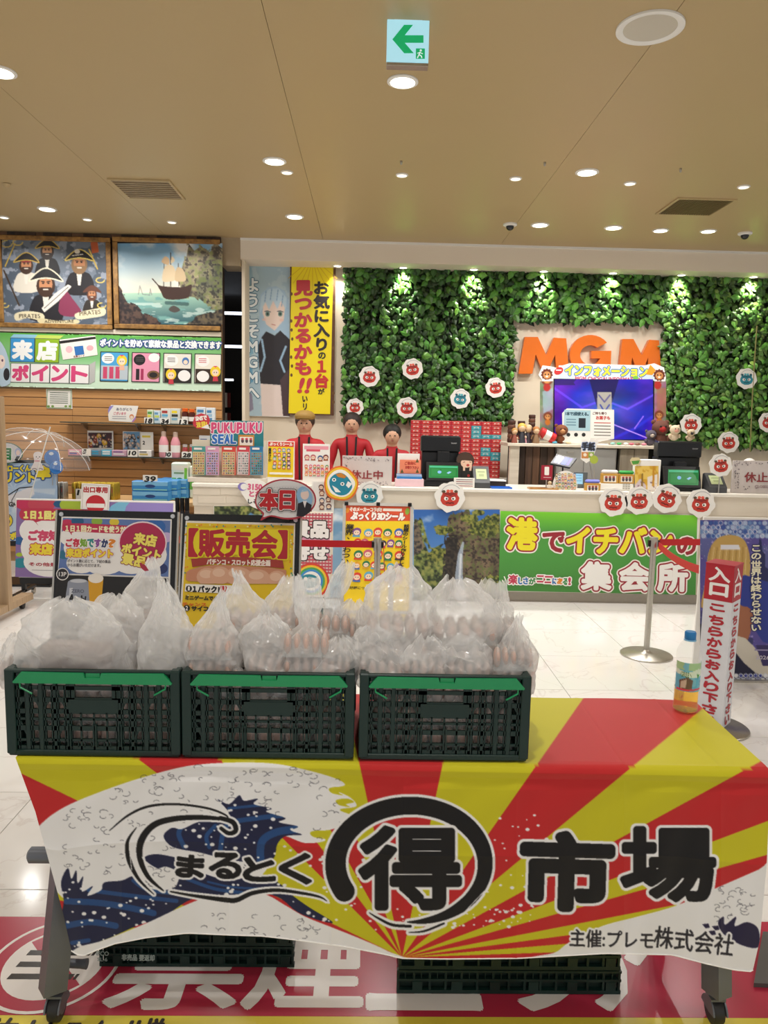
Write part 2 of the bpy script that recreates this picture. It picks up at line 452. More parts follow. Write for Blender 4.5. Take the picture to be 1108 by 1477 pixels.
far = MB()
for j in range(-14, 14):
    for i in range(-14, 14):
        cx, cy = TX+(i+.5)*T, TY+(j+.5)*T
        inn = (-8 <= j < 2 and -9 <= i < 9 and cy >= 0.6 and abs(cx) <= 1.0+cy*0.62)
        if not inn and abs(cx) < 8.5 and -3 < cy < 13: far.box(cx-T/2+.0016, cx+T/2-.0016, cy-T/2+.0016, cy+T/2-.0016, -0.006, 0)
o = far.build('distant_tiles', m_tile, floor); o['kind'] = 'stuff'
# red no-smoking floor sheet
def floor_print(name, parent): pass
matY0, matY1 = F(0, 1465)[1], F(0, 1323)[1]
ft = thing('floor_sheet', 'red floor sheet with big white no-smoking lettering under the table', 'floor sign', (0, (matY0+matY1)/2, 0.0))
MB().box(-1.9, 1.75, matY0, matY1, 0.0006, 0.0022).build('red_sheet', M('red_vinyl', '#b03048', 0.22, var=0.05, scale=4), ft)
MB().box(-1.9, 1.75, matY0-0.24, matY0-0.0008, 0.0006, 0.0022).build('yellow_sheet', M('yellow_vinyl', '#d6c445', 0.25, var=0.05, scale=4), ft, label='yellow strip with black lettering')
fp = Print(lambda a, b: np.array([a, b, 0.0024]), (0, 0, 1), lift=0.0, tilt=0.0)
def ftext(st, x0, x1, y0, y1, col, bold):
    q, tr, _, _ = glyph(st)
    qq = np.stack([x0+q[:, 0]*(x1-x0), y1-q[:, 1]*(y1-y0)], 1); fp._txt(qq, tr, col, bold)
ya, yb = matY0+0.025, matY1-0.035
for ch, a, b in (('禁', 150, 345), ('煙', 352, 520), ('エ', 532, 690), ('リ', 715, 845), ('ア', 850, 990)):
    xa, xb = F(a, 1440)[0], F(b, 1440)[0]
    ftext(ch, xa, xb, ya, yb, '#e9e4e0', 0.008)
# round no-smoking sign
cx, cy, R = F(78, 1392)[0], (ya+yb)/2, (yb-ya)/2+0.005
def ring(r0, r1, col, n=40, a0=0, a1=2*PI):
    fp.h += fp.step
    fp._put([(cx+r*math.cos(a0+(a1-a0)*k/n), cy+r*math.sin(a0+(a1-a0)*k/n)) for k in range(n+1) for r in (r0, r1)], [(2*k, 2*k+1, 2*k+3, 2*k+2) for k in range(n)], col)
fp.ell(cx, cy, R*1.12, R*1.12, '#e9e4e0', 48); fp.ell(cx, cy, R*1.06, R*1.06, '#b03048', 48); fp.ell(cx, cy, R*.84, R*.84, '#e9e4e0', 40)
fp.poly([(cx-R*.62, cy+R*.5), (cx-R*.45, cy+R*.65), (cx+R*.62, cy-R*.5), (cx+R*.45, cy-R*.65)], '#b03048')
for k, (a, b) in enumerate(((-.55, .55), (-.6, .5), (-.62, .45))):
    yy = cy+R*(.3-.28*k); fp.poly([(cx+R*a, yy), (cx+R*b, yy), (cx+R*b-.004, yy-.02), (cx+R*a-.004, yy-.02)], '#2b2626')
    fp.poly([(cx+R*(b+.03), yy), (cx+R*(b+.08), yy), (cx+R*(b+.08)-.004, yy-.02), (cx+R*(b+.03)-.004, yy-.02)], '#2b2626')
ftext('所在 トレスイッサ様', -0.93, F(240, 1470)[0], matY0-0.115, matY0-0.012, '#2b2626', 0.003)
fp.build('lettering', ft, GLOSSY)
# dark grey floor plate, lower right corner of the picture
g0 = [F(1100, 1350), F(1160, 1352), F(1160, 1428), F(1087, 1425)]
MB().slab([p+np.array([0, 0, 0.0026]) for p in g0], (0, 0, .012)).build('floor_plate', M('grey_rubber', '#55524f', .6), None)
tag(bpy.data.objects['floor_plate'], 'dark grey plate on the red floor sheet, lower right corner', 'floor plate')

# ceiling of long boards with hairline seams
ceil = struct('ceiling', MB().box(-9, 10, -3.4, YF+.6, ZC+0.012, ZC+0.1), m_ceil)
seams = [-9.0, F(0, 120, ZC)[0]-.02, F(400, 90, ZC)[0], F(860, 170, ZC)[0], 4.1, 10.0]
for a, b in zip(seams[:-1], seams[1:]):
    MB().box(a+.0012, b-.0012, -3.4, YF+.6, ZC, ZC+0.012).build('ceiling_board', m_ceil, ceil)
# fascia, lower ceiling strip, leaf wall behind
xL = P(347, 400, YF)[0]; zF = P(554, 379, YF)[2]
struct('wall_fascia', MB().box(xL, 9, YF, YF+.07, zF, ZC), m_fascia)
struct('trim_1', MB().box(xL, 9, YF-.012, YF, ZC-.02, ZC), m_white)
struct('ceiling_strip', MB().box(xL, 9, YF+.07, YW, zF+.002, zF+.05), m_fascia)
struct('wall_back', MB().box(xL, 9, YW, YW+.15, 0, ZC), m_wall)
struct('wall_return', MB().box(xL, xL+.03, YF+.07, YW, 0, zF), m_wall)
# slat wall on the left
YS = YF
xS = P(320, 500, YS)[0]
sw = struct('wall_left', MB().box(-9, xS, YS+.03, YS+.15, 0, ZC), M('dark_wood', '#3a2a20', .6, var=.4, scale=12))
def wood(name, c1, c2, rough=.45, sx=1.5, sz=40.0):
    m = bpy.data.materials.new(name); m.use_nodes = True; nt = m.node_tree; b = nt.nodes['Principled BSDF']
    tc = nt.nodes.new('ShaderNodeTexCoord'); mp = nt.nodes.new('ShaderNodeMapping'); mp.inputs['Scale'].default_value = (sx, sx*4, sz)
    n = nt.nodes.new('ShaderNodeTexNoise'); n.inputs['Scale'].default_value = 1.0; n.inputs['Detail'].default_value = 5
    r = nt.nodes.new('ShaderNodeValToRGB'); r.color_ramp.elements[0].position = .3; r.color_ramp.elements[0].color = (*srgb(c1), 1)
    r.color_ramp.elements[1].position = .7; r.color_ramp.elements[1].color = (*srgb(c2), 1)
    nt.links.new(tc.outputs['Object'], mp.inputs[0]); nt.links.new(mp.outputs[0], n.inputs['Vector']); nt.links.new(n.outputs['Fac'], r.inputs['Fac']); nt.links.new(r.outputs['Color'], b.inputs['Base Color'])
    b.inputs['Roughness'].default_value = rough
    return m
m_slat = wood('slat_wood', '#bd8850', '#d09c64')
zt = P(160, 563, YS)[2]; pitch = (P(160, 600, YS)[2]-P(160, 612.6, YS)[2])
slat = MB().box(-2.4, 2.4, -.015, .0, .0045, pitch-.0045, bev=.002).mesh('slat', m_slat)
k = 0; z = zt-pitch
seamx = P(106, 620, YS)[0]
while z > 0.05:
    for a, b in ((-7.0, seamx), (seamx, xS)):
        me = MB().box(a+.001, b-.001, YS-.015+.0, YS+.0, z+.0045, z+pitch-.0045, bev=.002).mesh('slat', m_slat, tuple(sw.location))
        link_mesh('slat', me, sw); 
    z -= pitch
struct('trim_2', MB().box(-7, xS, YS-.0002, YS+.0302, 0, ZC-.05), M('groove_metal', '#b08c62', .4, .2))
# dark plank strips above pictures
m_plank = wood('dark_plank', '#2c2019', '#59402d', .6, 30, 1.5)
xx = -7.0; kk = 0
while xx < xS-.01:
    w_ = (0.07, 0.11, .09)[kk % 3]; x2 = min(xS, xx+w_)
    link_mesh('plank', MB().box(xx+.001, x2-.001, YS-.012-.004*(kk % 2), YS-.0004, zt+.42, ZC-.001).mesh('plank', wood('plank_wood%d' % (kk % 4), ('#2c2019', '#4a3527', '#6b4c33', '#241b16')[kk % 4], ('#4c3626', '#5c4431', '#7d5b3f', '#3a2a20')[kk % 4], .6, 30, 1.5) if kk < 4 else bpy.data.materials['plank_wood%d' % (kk % 4)], tuple(sw.location)), sw)
    xx = x2; kk += 1
# column at the gap, dark hall beyond
xc1 = P(343, 360, YF)[0]
struct('wall_column', MB().box(xS, xL-.001, YF+.0, YF+.3, P(330, 383, YF)[2], ZC), M('column_tan', '#a8977c', .6))
struct('wall_beyond', MB().box(-6, 6, 12.9, 13, 0, ZC).box(-6, 0, 8.2, 13, ZC, ZC+.05), m_dark)
gx = lambda px, py: P(px, py, 11.0)
for i, (px, py) in enumerate(((336, 418), (338, 452), (344, 500), (325, 548))):
    p = gx(px, py); o = MB().box(p[0]-.22, p[0]+.12, 10.95, 11.0, p[2]-.02, p[2]+.015).build('strip_lamp', M('hall_glow', '#e8f0ff', emit=3), None)
    tag(o, 'white strip light glowing in the dark hall beyond the slat wall, %s' % ('topmost', 'second from the top', 'third from the top', 'lowest')[i], 'lamp')
p = P(331, 590, 9.5)
t = thing('magazine_rack', 'dark rack with orange and white papers in the gap right of the slat wall', 'rack', (p[0], 9.5, 0))
MB().box(p[0]-.1, p[0]+.2, 9.45, 9.6, 0, p[2]+.35).build('rack_body', m_black, t)
for i in range(6):
    MB().box(p[0]-.09+.04*(i % 3), p[0]-.055+.04*(i % 3), 9.42, 9.448, p[2]+.02-.25*(i//3), p[2]+.2-.25*(i//3)).build('paper', M('paper%d' % (i % 3), ('#d98a4a', '#e8e2d8', '#7b2d2a')[i % 3]), t)

# ------------------------------------------------------------------ ceiling fittings
def lamp(name, loc, watts, size, colr=(1, .975, .94), spot=None, rx=0.0):
    d = bpy.data.lights.new(name, 'SPOT' if spot else 'AREA'); d.energy = watts; d.color = colr
    if spot: d.spot_size = spot; d.spot_blend = .7; d.shadow_soft_size = size/2
    else: d.shape = 'DISK'; d.size = size; d.spread = math.radians(150)
    o = bpy.data.objects.new(name, d); COL.objects.link(o); o.location = [float(v) for v in loc]; o.rotation_euler = (rx, 0, 0)
    return o
def downlight(x, y, r, label, watts, zc=ZC, name='downlight', grp='ceiling downlights', glow=True):
    t = thing(name, label, 'ceiling light', (x, y, zc), grp)
    MB().lathe([(r*1.28, zc-.0005), (r*1.28, zc-.006), (r*1.02, zc-.010), (r*1.0, zc-.0005)], (x, y, 0), 28, cap=False).build('trim_ring', m_white, t, smooth=True)
    MB().lathe([(r, zc-.0012), (r, zc-.004)], (x, y, 0), 28).build('lens', m_glow if glow else M('lamp_lens', '#f2ead6', .3, emit=2.2), t)
    l = lamp(name+'_light', (0, 0, -.014), watts, r*2); l.parent = t
    return t
_WH = {}
big = [(581, 117, 'round ceiling light glowing just below the exit sign'), (396, 232, 'round ceiling light above the left picture of the light-blue banner wall'), (847, 248, 'round ceiling light in the middle right of the ceiling'),
       (68, 301, 'round ceiling light above the pirate picture'), (425, 312, 'round ceiling light above the yellow hanging banner'), (779, 324, 'round ceiling light just right of the dome camera above the leaf wall'),
       (885, 328, 'round ceiling light in the far row, right of the glowing pair'), (0, 103, 'round ceiling light cut by the left edge of the photo')]
for px, py, lb in big:
    q = F(px, py, ZC); downlight(q[0], q[1], .062, lb, LAMP_W)
for px, py, lb in ((953, 332, 'small ceiling light in the far row below the right vent'), (1022, 333, 'small ceiling light in the far row left of the right dome camera')):
    q = F(px, py, ZC); downlight(q[0], q[1], .055, lb, LAMP_W*.7)
small = [(580, 252, 'small recessed spotlight above the middle of the leaf wall'), (744, 257, 'small recessed spotlight above the left end of the orange letters'), (909, 264, 'small recessed spotlight right of the middle right ceiling light'), (1073, 269, 'small recessed spotlight above the right ceiling vent'),
         (414, 248, 'small recessed spotlight beside the ceiling light right of the left vent'), (248, 320, 'small recessed spotlight above the ship picture'), (126, 316, 'small recessed spotlight above the join of the two pictures'), (6, 313, 'small recessed spotlight at the far left of the ceiling')]
for px, py, lb in small:
    q = F(px, py, ZC); downlight(q[0], q[1], .034, lb, LAMP_W*.6, name='spotlight', grp='small recessed spotlights', glow=False)
# the same ceiling goes on behind and beside the camera
for i, (x, y) in enumerate(((-2.2, 1.4), (2.4, 1.2), (0.2, -0.6), (-2.4, -1.6), (2.4, -1.6), (-4.4, 3.6), (4.4, 3.4), (0.1, 1.3))):
    downlight(x, y, .062, 'round ceiling light of the row behind the photographer', LAMP_W)
# accent spots over the leaf wall
for i, px in enumerate((487, 582, 684, 785, 885, 984, 1088, 1195)):
    py = 380+(px-582)*TILT*.9; q = F(px, py, zF)
    y_ = YF+.2; x_ = q[0]*y_/q[1]
    t = thing('accent_light', 'small accent light over the leaf wall, %s' % ('above the yellow hanging banner', 'first over the leaves from the left', 'second over the leaves from the left', 'third over the leaves, above the left orange letter', 'fourth over the leaves from the left', 'fifth over the leaves from the left', 'last at the right edge', 'outside the right edge')[i], 'accent light', (x_, y_, zF), 'accent lights over the leaf wall')
    MB().lathe([(.05, zF), (.05, zF-.006), (.036, zF-.006), (.036, zF)], (x_, y_, 0), 20, cap=False).build('trim_ring', m_white, t, smooth=True)
    MB().lathe([(.034, zF-.001), (.034, zF-.003)], (x_, y_, 0), 20).build('lens', m_glow, t)
    l = lamp('accent_lamp', (0, 0, -.02), SPOT_W*(.4 if i == 0 else 1), .05, (1, .93, .8), spot=math.radians(75), rx=math.radians(-22)); l.rotation_euler = (math.radians(28), 0, 0); l.parent = t
# vents
def vent(c4, label, n, dark, along_x=True):
    pts = [F(a, b, ZC) for a, b in c4]; x0 = (pts[0][0]+pts[3][0])/2; x1 = (pts[1][0]+pts[2][0])/2; y0 = (pts[2][1]+pts[3][1])/2; y1 = (pts[0][1]+pts[1][1])/2
    y0, y1 = min(y0, y1), max(y0, y1)
    t = thing('ceiling_vent', label, 'vent', ((x0+x1)/2, (y0+y1)/2, ZC))
    MB().box(x0, x1, y0, y1, ZC-.002, ZC-.0002).build('backing', M('vent_dark'+label[:4], dark, .7), t)
    w = .018
    MB().box(x0-w, x1+w, y0-w, y0, ZC-.012, ZC-.0002).box(x0-w, x1+w, y1, y1+w, ZC-.012, ZC-.0002).box(x0-w, x0, y0, y1, ZC-.012, ZC-.0002).box(x1, x1+w, y0, y1, ZC-.012, ZC-.0002).build('frame', m_ceil, t)
    for i in range(n):
        if along_x: MB().box(x0, x1, y0+(y1-y0)*(i+.25)/n, y0+(y1-y0)*(i+.7)/n, ZC-.010, ZC-.003).build('slat', M('vent_slat'+label[:4], '#a08c6c' if along_x else '#75633f', .5), t)
        else: MB().box(x0+(x1-x0)*(i+.25)/n, x0+(x1-x0)*(i+.7)/n, y0, y1, ZC-.010, ZC-.003).build('slat', M('vent_slat'+label[:4], '#a08c6c' if along_x else '#75633f', .5), t)
vent([(160, 258), (243, 260), (262, 285), (187, 284)], 'brown slotted air vent in the left half of the ceiling', 9, '#6b5a48')
vent([(978, 285), (1058, 288), (1024, 309), (952, 307)], 'dark louvred air vent in the right half of the ceiling', 22, '#3b2f22', False)
# ceiling speaker / ring
q = F(938, 39, ZC)
t = thing('ceiling_speaker', 'large round ceiling speaker with a pale ring, upper right', 'speaker', (q[0], q[1], ZC))
MB().lathe([(.142, ZC-.0003), (.142, ZC-.009), (.128, ZC-.012), (.112, ZC-.006), (.112, ZC-.0003)], (q[0], q[1], 0), 48, cap=False).build('rim', m_white, t, smooth=True)
MB().lathe([(.112, ZC-.0004), (.112, ZC-.005)], (q[0], q[1], 0), 48).build('grille', M('speaker_mesh', '#c9c3b4', .6, var=.25, scale=400), t)
# dome cameras
for px, lb in ((736, 'black dome camera on the ceiling left of the far downlights'), (1075, 'black dome camera on the ceiling at the right end of the far row')):
    q = F(px, 323 if px < 800 else 336, ZC); t = thing('dome_camera', lb, 'camera', (q[0], q[1], ZC))
    MB().lathe([(.06, ZC-.0003), (.06, ZC-.012), (.045, ZC-.02)], (q[0], q[1], 0), 24).build('base', m_white, t, smooth=True)
    MB().ball((q[0], q[1], ZC-.022), (.036, .036, .034)).build('dome', M('smoked_dome', '#101218', .08, coat=.5), t, smooth=True)
# sprinkler / detector rings
for i, (px, py) in enumerate(((982, 243), (786, 234), (10, 265), (579, 232))):
    q = F(px, py, ZC); o = MB().lathe([(.008, ZC-.0003), (.03 if i == 2 else .009, ZC-.004), (.02 if i == 2 else .007, ZC-.02), (.004, ZC-.026)], (q[0], q[1], 0), 14).build('sprinkler', m_ceil if i == 2 else m_alu, None, smooth=True)
    tag(o, ('tiny sprinkler head on the ceiling right of the middle right ceiling light', 'tiny sprinkler head on the ceiling left of the middle right ceiling light', 'cream ceiling sensor at the left edge left of the vent', 'tiny sprinkler head above the middle spotlight')[i], 'sprinkler')
# exit sign
YE = 3.4
a, b = P(558, 17, YE), P(619, 95, YE)
ex = thing('exit_sign', 'green and white emergency exit sign with left arrow hanging from the ceiling', 'sign', ((a[0]+b[0])/2, YE, b[2]))
zt_ = P(558, 24, YE)[2]; zb_ = P(558, 88, YE)[2]
MB().box(a[0], b[0], YE, YE+.055, zt_, a[2], bev=.003).build('housing', m_white, ex)
MB().box((a[0]+b[0])/2-.06, (a[0]+b[0])/2+.06, YE+.005, YE+.05, a[2]-.001, ZC-.0003).build('mount', m_white, ex)
MB().box(a[0]+.003, b[0]-.003, YE+.008, YE+.048, zb_, zt_+.002, bev=.002).build('lit_panel', M('exit_panel', '#a8dcec', .3, emit=.62, var=0), ex)
MB().box(a[0]+.003, b[0]-.003, YE+.006, YE+.05, b[2], zb_, bev=.002).build('bottom_bar', m_alu, ex)
pr = Print(onY(YE+.008), lift=.0012, tilt=.01)
pr.poly([(566, 57), (583, 36), (596, 36), (584, 51), (611, 51), (611, 62), (584, 62), (597, 77), (583, 77)], '#0fae6a')
pr.rect(600, 70, 13, 15, '#0fae6a'); pr.ell(607, 73, 1.6, 1.6, '#e8fbff'); pr.line([(606, 75), (604.5, 79), (602, 84)], 1.6, '#e8fbff'); pr.line([(604.5, 79), (608, 81), (608.5, 84)], 1.5, '#e8fbff'); pr.line([(602, 77), (606, 76), (610, 78)], 1.2, '#e8fbff')
pr.build('arrow', ex, attr_mat('lit_arrow', .4, .45))
# ================================================================== leaf wall
m_leaf = bpy.data.materials.new('artificial_leaf'); m_leaf.use_nodes = True
_nt = m_leaf.node_tree; _b = _nt.nodes['Principled BSDF']; _a = _nt.nodes.new('ShaderNodeAttribute'); _a.attribute_name = 'Col'
_nt.links.new(_a.outputs['Color'], _b.inputs['Base Color']); _b.inputs['Roughness'].default_value = .38
_oi = None
def leaf_shape(s, ang, tilt, bend):
    pts = [(0, 0, 0), (.26, .35, 0), (.27, .66, -bend*.4), (0, 1.05, -bend), (-.27, .66, -bend*.4), (-.26, .35, 0), (0, .5, .09)]
    o = []
    for x, y, z in pts:
        x, y, z = x*s, (y-.5)*s, z*s
        y2, z2 = y*math.cos(tilt)-z*math.sin(tilt), y*math.sin(tilt)+z*math.cos(tilt)
        o.append((x*math.cos(ang)-y2*math.sin(ang), -z2, x*math.sin(ang)+y2*math.cos(ang)))
    return o
LF = [(6, 0, 1), (6, 1, 2), (6, 2, 3), (6, 3, 4), (6, 4, 5), (6, 5, 0)]
lw = thing('leaf_wall', 'dense green artificial leaf wall behind the reception counters', 'leaf wall', (P(850, 500, YW)[0], YW-.02, 1.0))
regs = [(497, 384, 737, 612, 0), (737, 389, 966, 468, 0), (963, 394, 1230, 648, 1)]
bk = MB()
greens = ['#2b5219', '#346020', '#427529', '#22451a', '#4c852e', '#5f9a3a', '#305a1d']
right_g = ['#43702a', '#518433', '#659a40', '#375e22', '#7eb04f', '#4e7a32', '#6ea243']
lv = MB(); parts = []
for x0, y0, x1, y1, kind in regs:
    a, b = P(x0+3, y0+4, YW), P(x1-3, y1-4, YW)
    bk.box(a[0], b[0], YW-.03, YW-.001, b[2], a[2])
    A, B = P(x0, y0, YW-.08), P(x1, y1, YW-.08); ar = (B[0]-A[0])*(A[2]-B[2]); n = int(ar/0.0007)
    pal = right_g if kind else greens
    for i in range(n):
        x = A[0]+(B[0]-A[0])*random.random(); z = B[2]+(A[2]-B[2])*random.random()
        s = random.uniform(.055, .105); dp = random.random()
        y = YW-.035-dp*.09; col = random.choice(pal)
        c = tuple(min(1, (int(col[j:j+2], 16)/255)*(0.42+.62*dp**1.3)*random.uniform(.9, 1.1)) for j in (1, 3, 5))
        vs = [(x+p[0], y+p[1], z+p[2]) for p in leaf_shape(s, random.gauss(PI, .9), random.uniform(.1, 1.0), random.uniform(.1, .5))]
        if i % (n//100) == 0 and len(parts) < 290: parts.append((x, YW-.13, z, s*1.25, random.randrange(6)))
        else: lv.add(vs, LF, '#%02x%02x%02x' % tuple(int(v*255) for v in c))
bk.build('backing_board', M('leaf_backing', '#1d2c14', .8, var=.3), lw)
o = lv.build('small_leaves', m_leaf, lw, fix=False); o['kind'] = 'stuff'
proto = []
for i in range(6):
    m = MB(); m.add(leaf_shape(1.0, PI+(-.9, -.4, 0, .3, .8, 1.4)[i], .5+.08*i, .35), LF, (greens+right_g)[4+i]); proto.append(m.mesh('leaf', m_leaf, fix=False))
wl = wloc(lw)
for x, y, z, s, k in parts:
    o = link_mesh('leaf', proto[k], lw, (x-wl.x, y-wl.y, z-wl.z)); o.scale = (s, s, s)
# hanging strings over the right leaves
tag(MB().tube([P(1092, 470, YW-.16), P(1086, 560, YW-.16), P(1082, 652, YW-.16)], .007, 6).build('hanging_vine', M('dry_vine', '#8d8a55', .7), None), 'thin pale vine hanging over the right part of the leaf wall', 'vine')

# ------------------------------------------------------------------ orange letters
def extrude_px(pts, Y, d, name, mat, parent=None, holes=None):
    mb = MB(); poly = [P(a, b, Y) for a, b in pts]
    me_pts = [Vector(p) for p in poly]
    from mathutils.geometry import tessellate_polygon
    tr = tessellate_polygon([me_pts]); n = len(poly)
    vs = poly+[p+np.array([0, d, 0]) for p in poly]
    fs = [tuple(t) for t in tr]+[tuple(i+n for i in t[::-1]) for t in tr]+[(i, (i+1) % n, (i+1) % n+n, i+n) for i in range(n)]
    mb.add(vs, fs); return mb.build(name, mat, parent)
m_orange = M('orange_acrylic', '#e2701c', .3, var=.03, coat=.3)
Lt = [((757, 486), (776, 486), (788, 512), (799, 487), (817, 488), (821, 540), (803, 540), (801, 512), (790, 536), (783, 536), (773, 511), (768, 539), (748, 539)),
      ((898, 489), (914, 489), (926, 512), (937, 490), (951, 491), (954, 543), (936, 543), (935, 516), (926, 539), (920, 539), (912, 515), (909, 543), (892, 542))]
G = [(852+ (30 if 1 else 0)*math.cos(a), 512+29*math.sin(a)) for a in [math.radians(d) for d in range(-38, -325, -12)]]
Gi = [(852+15*math.cos(a), 512+14*math.sin(a)) for a in [math.radians(d) for d in range(-325, -37, 12)]]
Gp = G+[(881, 528), (882, 506), (853, 506), (853, 517), (866, 517)]+Gi[1:]
for i, (pts, lb) in enumerate(((Lt[0], 'big orange letter M, left of the three letters on the cream wall'), (Gp, 'big orange letter G in the middle of the three letters'), (Lt[1], 'big orange letter M, right of the three letters'))):
    o = extrude_px(pts, YW-.07, .06, 'wall_letter', m_orange); tag(o, lb, 'letter', 'orange wall letters')

# ------------------------------------------------------------------ banners on the left of the back wall
def frame_px(x0, y0, x1, y1, Y, d=.01, mat=None, col='#ffffff', t=TILT):
    """thin upright board covering the pixel rectangle"""
    pts = [P(x0, y0, Y), P(x1, y0+(x1-x0)*t, Y), P(x1, y1+(x1-x0)*t, Y), P(x0, y1, Y)]
    X0, X1 = (pts[0][0]+pts[3][0])/2, (pts[1][0]+pts[2][0])/2; Z1, Z0 = (pts[0][2]+pts[1][2])/2, (pts[2][2]+pts[3][2])/2
    return X0, X1, Z0, Z1
m_paper = M('paper_white', '#efece6', .55, var=.02)
def board(name, x0, y0, x1, y1, Y, label, cat, mat=None, d=.012, group=None, root=True):
    X0, X1, Z0, Z1 = frame_px(x0, y0, x1, y1, Y)
    t = thing(name, label, cat, ((X0+X1)/2, Y, Z0), group)
    MB().box(X0, X1, Y, Y+d, Z0, Z1).build('board', mat or m_paper, t)
    return t
YB = YW-.03
def face_girl(c, x, y, s, hair, top, skin='#f0d3c4'):
    c.ell(x, y+.1*s, .62*s, .75*s, hair); c.ell(x, y+.12*s, .42*s, .5*s, skin)
    c.poly([(x-.5*s, y), (x-.45*s, y-.35*s), (x, y-.6*s), (x+.45*s, y-.35*s), (x+.5*s, y), (x+.25*s, y-.1*s), (x+.1*s, y-.02*s), (x-.05*s, y-.1*s), (x-.25*s, y-.02*s)], hair)
    c.ell(x-.18*s, y+.16*s, .07*s, .09*s, '#3d4f4b'); c.ell(x+.18*s, y+.16*s, .07*s, .09*s, '#3d4f4b')
    c.stroke([(x-.06*s, y+.42*s), (x+.06*s, y+.42*s)], max(.04*s, .6), '#b5655a')
# light-blue figure banner
t = board('hanging_banner', 353, 375, 418, 600, YB, 'tall light-blue hanging banner with a silver-haired figure in black', 'banner')
c = Canvas(353, 375, 418, 600, 1.0, '#a9c3cf')
c.put(c.gy > 0, '#aac4d2'); c.put(c.noise(14, 3)*1.0 > .58, '#b8ced8')
hx, hy = 394, 432
hair = '#a7c5dc'
c.poly([(374, 445), (376, 425), (386, 415), (398, 413), (410, 420), (416, 436), (416, 470), (419, 520), (409, 538), (400, 530), (408, 505), (405, 480), (382, 480), (378, 505), (384, 530), (377, 538), (370, 510), (375, 480)], hair)
c.poly([(380, 436), (387, 428), (403, 428), (411, 440), (409, 462), (396, 477), (384, 468), (379, 452)], '#efd9cd')
c.poly([(384, 478), (396, 484), (404, 477), (418, 490), (418, 556), (376, 553), (372, 500), (378, 486)], '#28252c')
c.poly([(376, 553), (418, 556), (418, 600), (378, 600)], '#e6d6cf'); c.poly([(404, 548), (418, 530), (418, 600), (408, 600)], '#4c3a3f')
c.poly([(375, 452), (377, 428), (388, 417), (402, 416), (413, 430), (412, 447), (405, 434), (400, 446), (394, 434), (388, 447), (383, 436)], '#bcd4e4')
for q_ in ((384, 420), (392, 417), (401, 418), (408, 426)): c.stroke([q_, (q_[0]-2, q_[1]+16)], 1.2, '#7fa4c6')
c.stroke([(412, 500), (404, 520), (410, 536)], 3, '#9dc0dc'); c.stroke([(378, 490), (382, 515), (376, 535)], 3, '#9dc0dc')
for ex_ in (386, 404): c.ell(ex_, 453, 3.2, 3.6, '#6b8f86'); c.ell(ex_, 453, 1.3, 1.8, '#22312e'); c.stroke([(ex_-4, 449.5), (ex_, 448.5), (ex_+4, 450)], 1.1, '#3b4653')
c.stroke([(392, 468), (397, 469)], 1.1, '#c47d73'); c.ell(381, 461, 3, 2, '#eebfb0', .6); c.ell(406, 462, 3, 2, '#eebfb0', .6)
for yy, col in ((380, '#8fb5c8'), (480, '#6fa9c6'), (520, '#4a93bd'), (560, '#7c6c86')): c.poly([(353, yy), (364, yy+8), (366, yy+30), (353, yy+38)], col, .7)
c.panel('printed_picture', onY(YB), t)
pr = Print(onY(YB), lift=.0025); pr.vtext('ようこそMGMへ', 355, 400, 19, 178, '#eef4f6', .8, edges=[(2.0, '#4b7792')]); pr.vtext('出玉', 375, 592, 14, 26, '#3f7fae', .5, edges=[(1.4, '#e8f2f8')]) if False else None
pr.build('lettering', t)
# yellow banner
t = board('hanging_banner', 418, 378, 483, 598, YB-.03, 'tall yellow hanging banner with red and black vertical lettering', 'banner', mat=M('banner_back', '#5b3a26', .7))
pr = Print(onY(YB-.03))
pr.rect(421, 380, 60, 216, '#f2dc12'); cx0, cy0 = 451, 372
for k in range(9):
    a = math.radians(40+k*12.5); pr.line([(cx0+14*math.cos(a), cy0+14*math.sin(a)), (cx0+46*math.cos(a), cy0+46*math.sin(a))], .8, '#d9b412')
for k in range(16): pr.ell(421+random.choice((0, 60))+random.uniform(-1, 1), 385+13*k, 1.8, 2.6, '#6e4a24', 8)
for k in range(8): pr.ell(424+8*k, 381+random.random(), 3, 1.6, '#6e4a24', 8)
pr.vtext('お気に入り', 453, 405, 22, 102, '#2a2224', 1.0); pr.vtext('の', 459, 507, 11, 12, '#2a2224', .5)
pr.vtext('１台', 454, 518, 20, 42, '#c8322e', 1.1); pr.vtext('が', 459, 560, 9, 9, '#2a2224', .4)
pr.vtext('見つかるかも', 425, 404, 25, 138, '#c33640', 1.3); pr.text('!!', 430, 546, 15, 20, '#c33640', 1.2, skew=.25); pr.vtext('いリ', 436, 570, 8, 22, '#2a2224', .4)
pr.build('lettering', t)

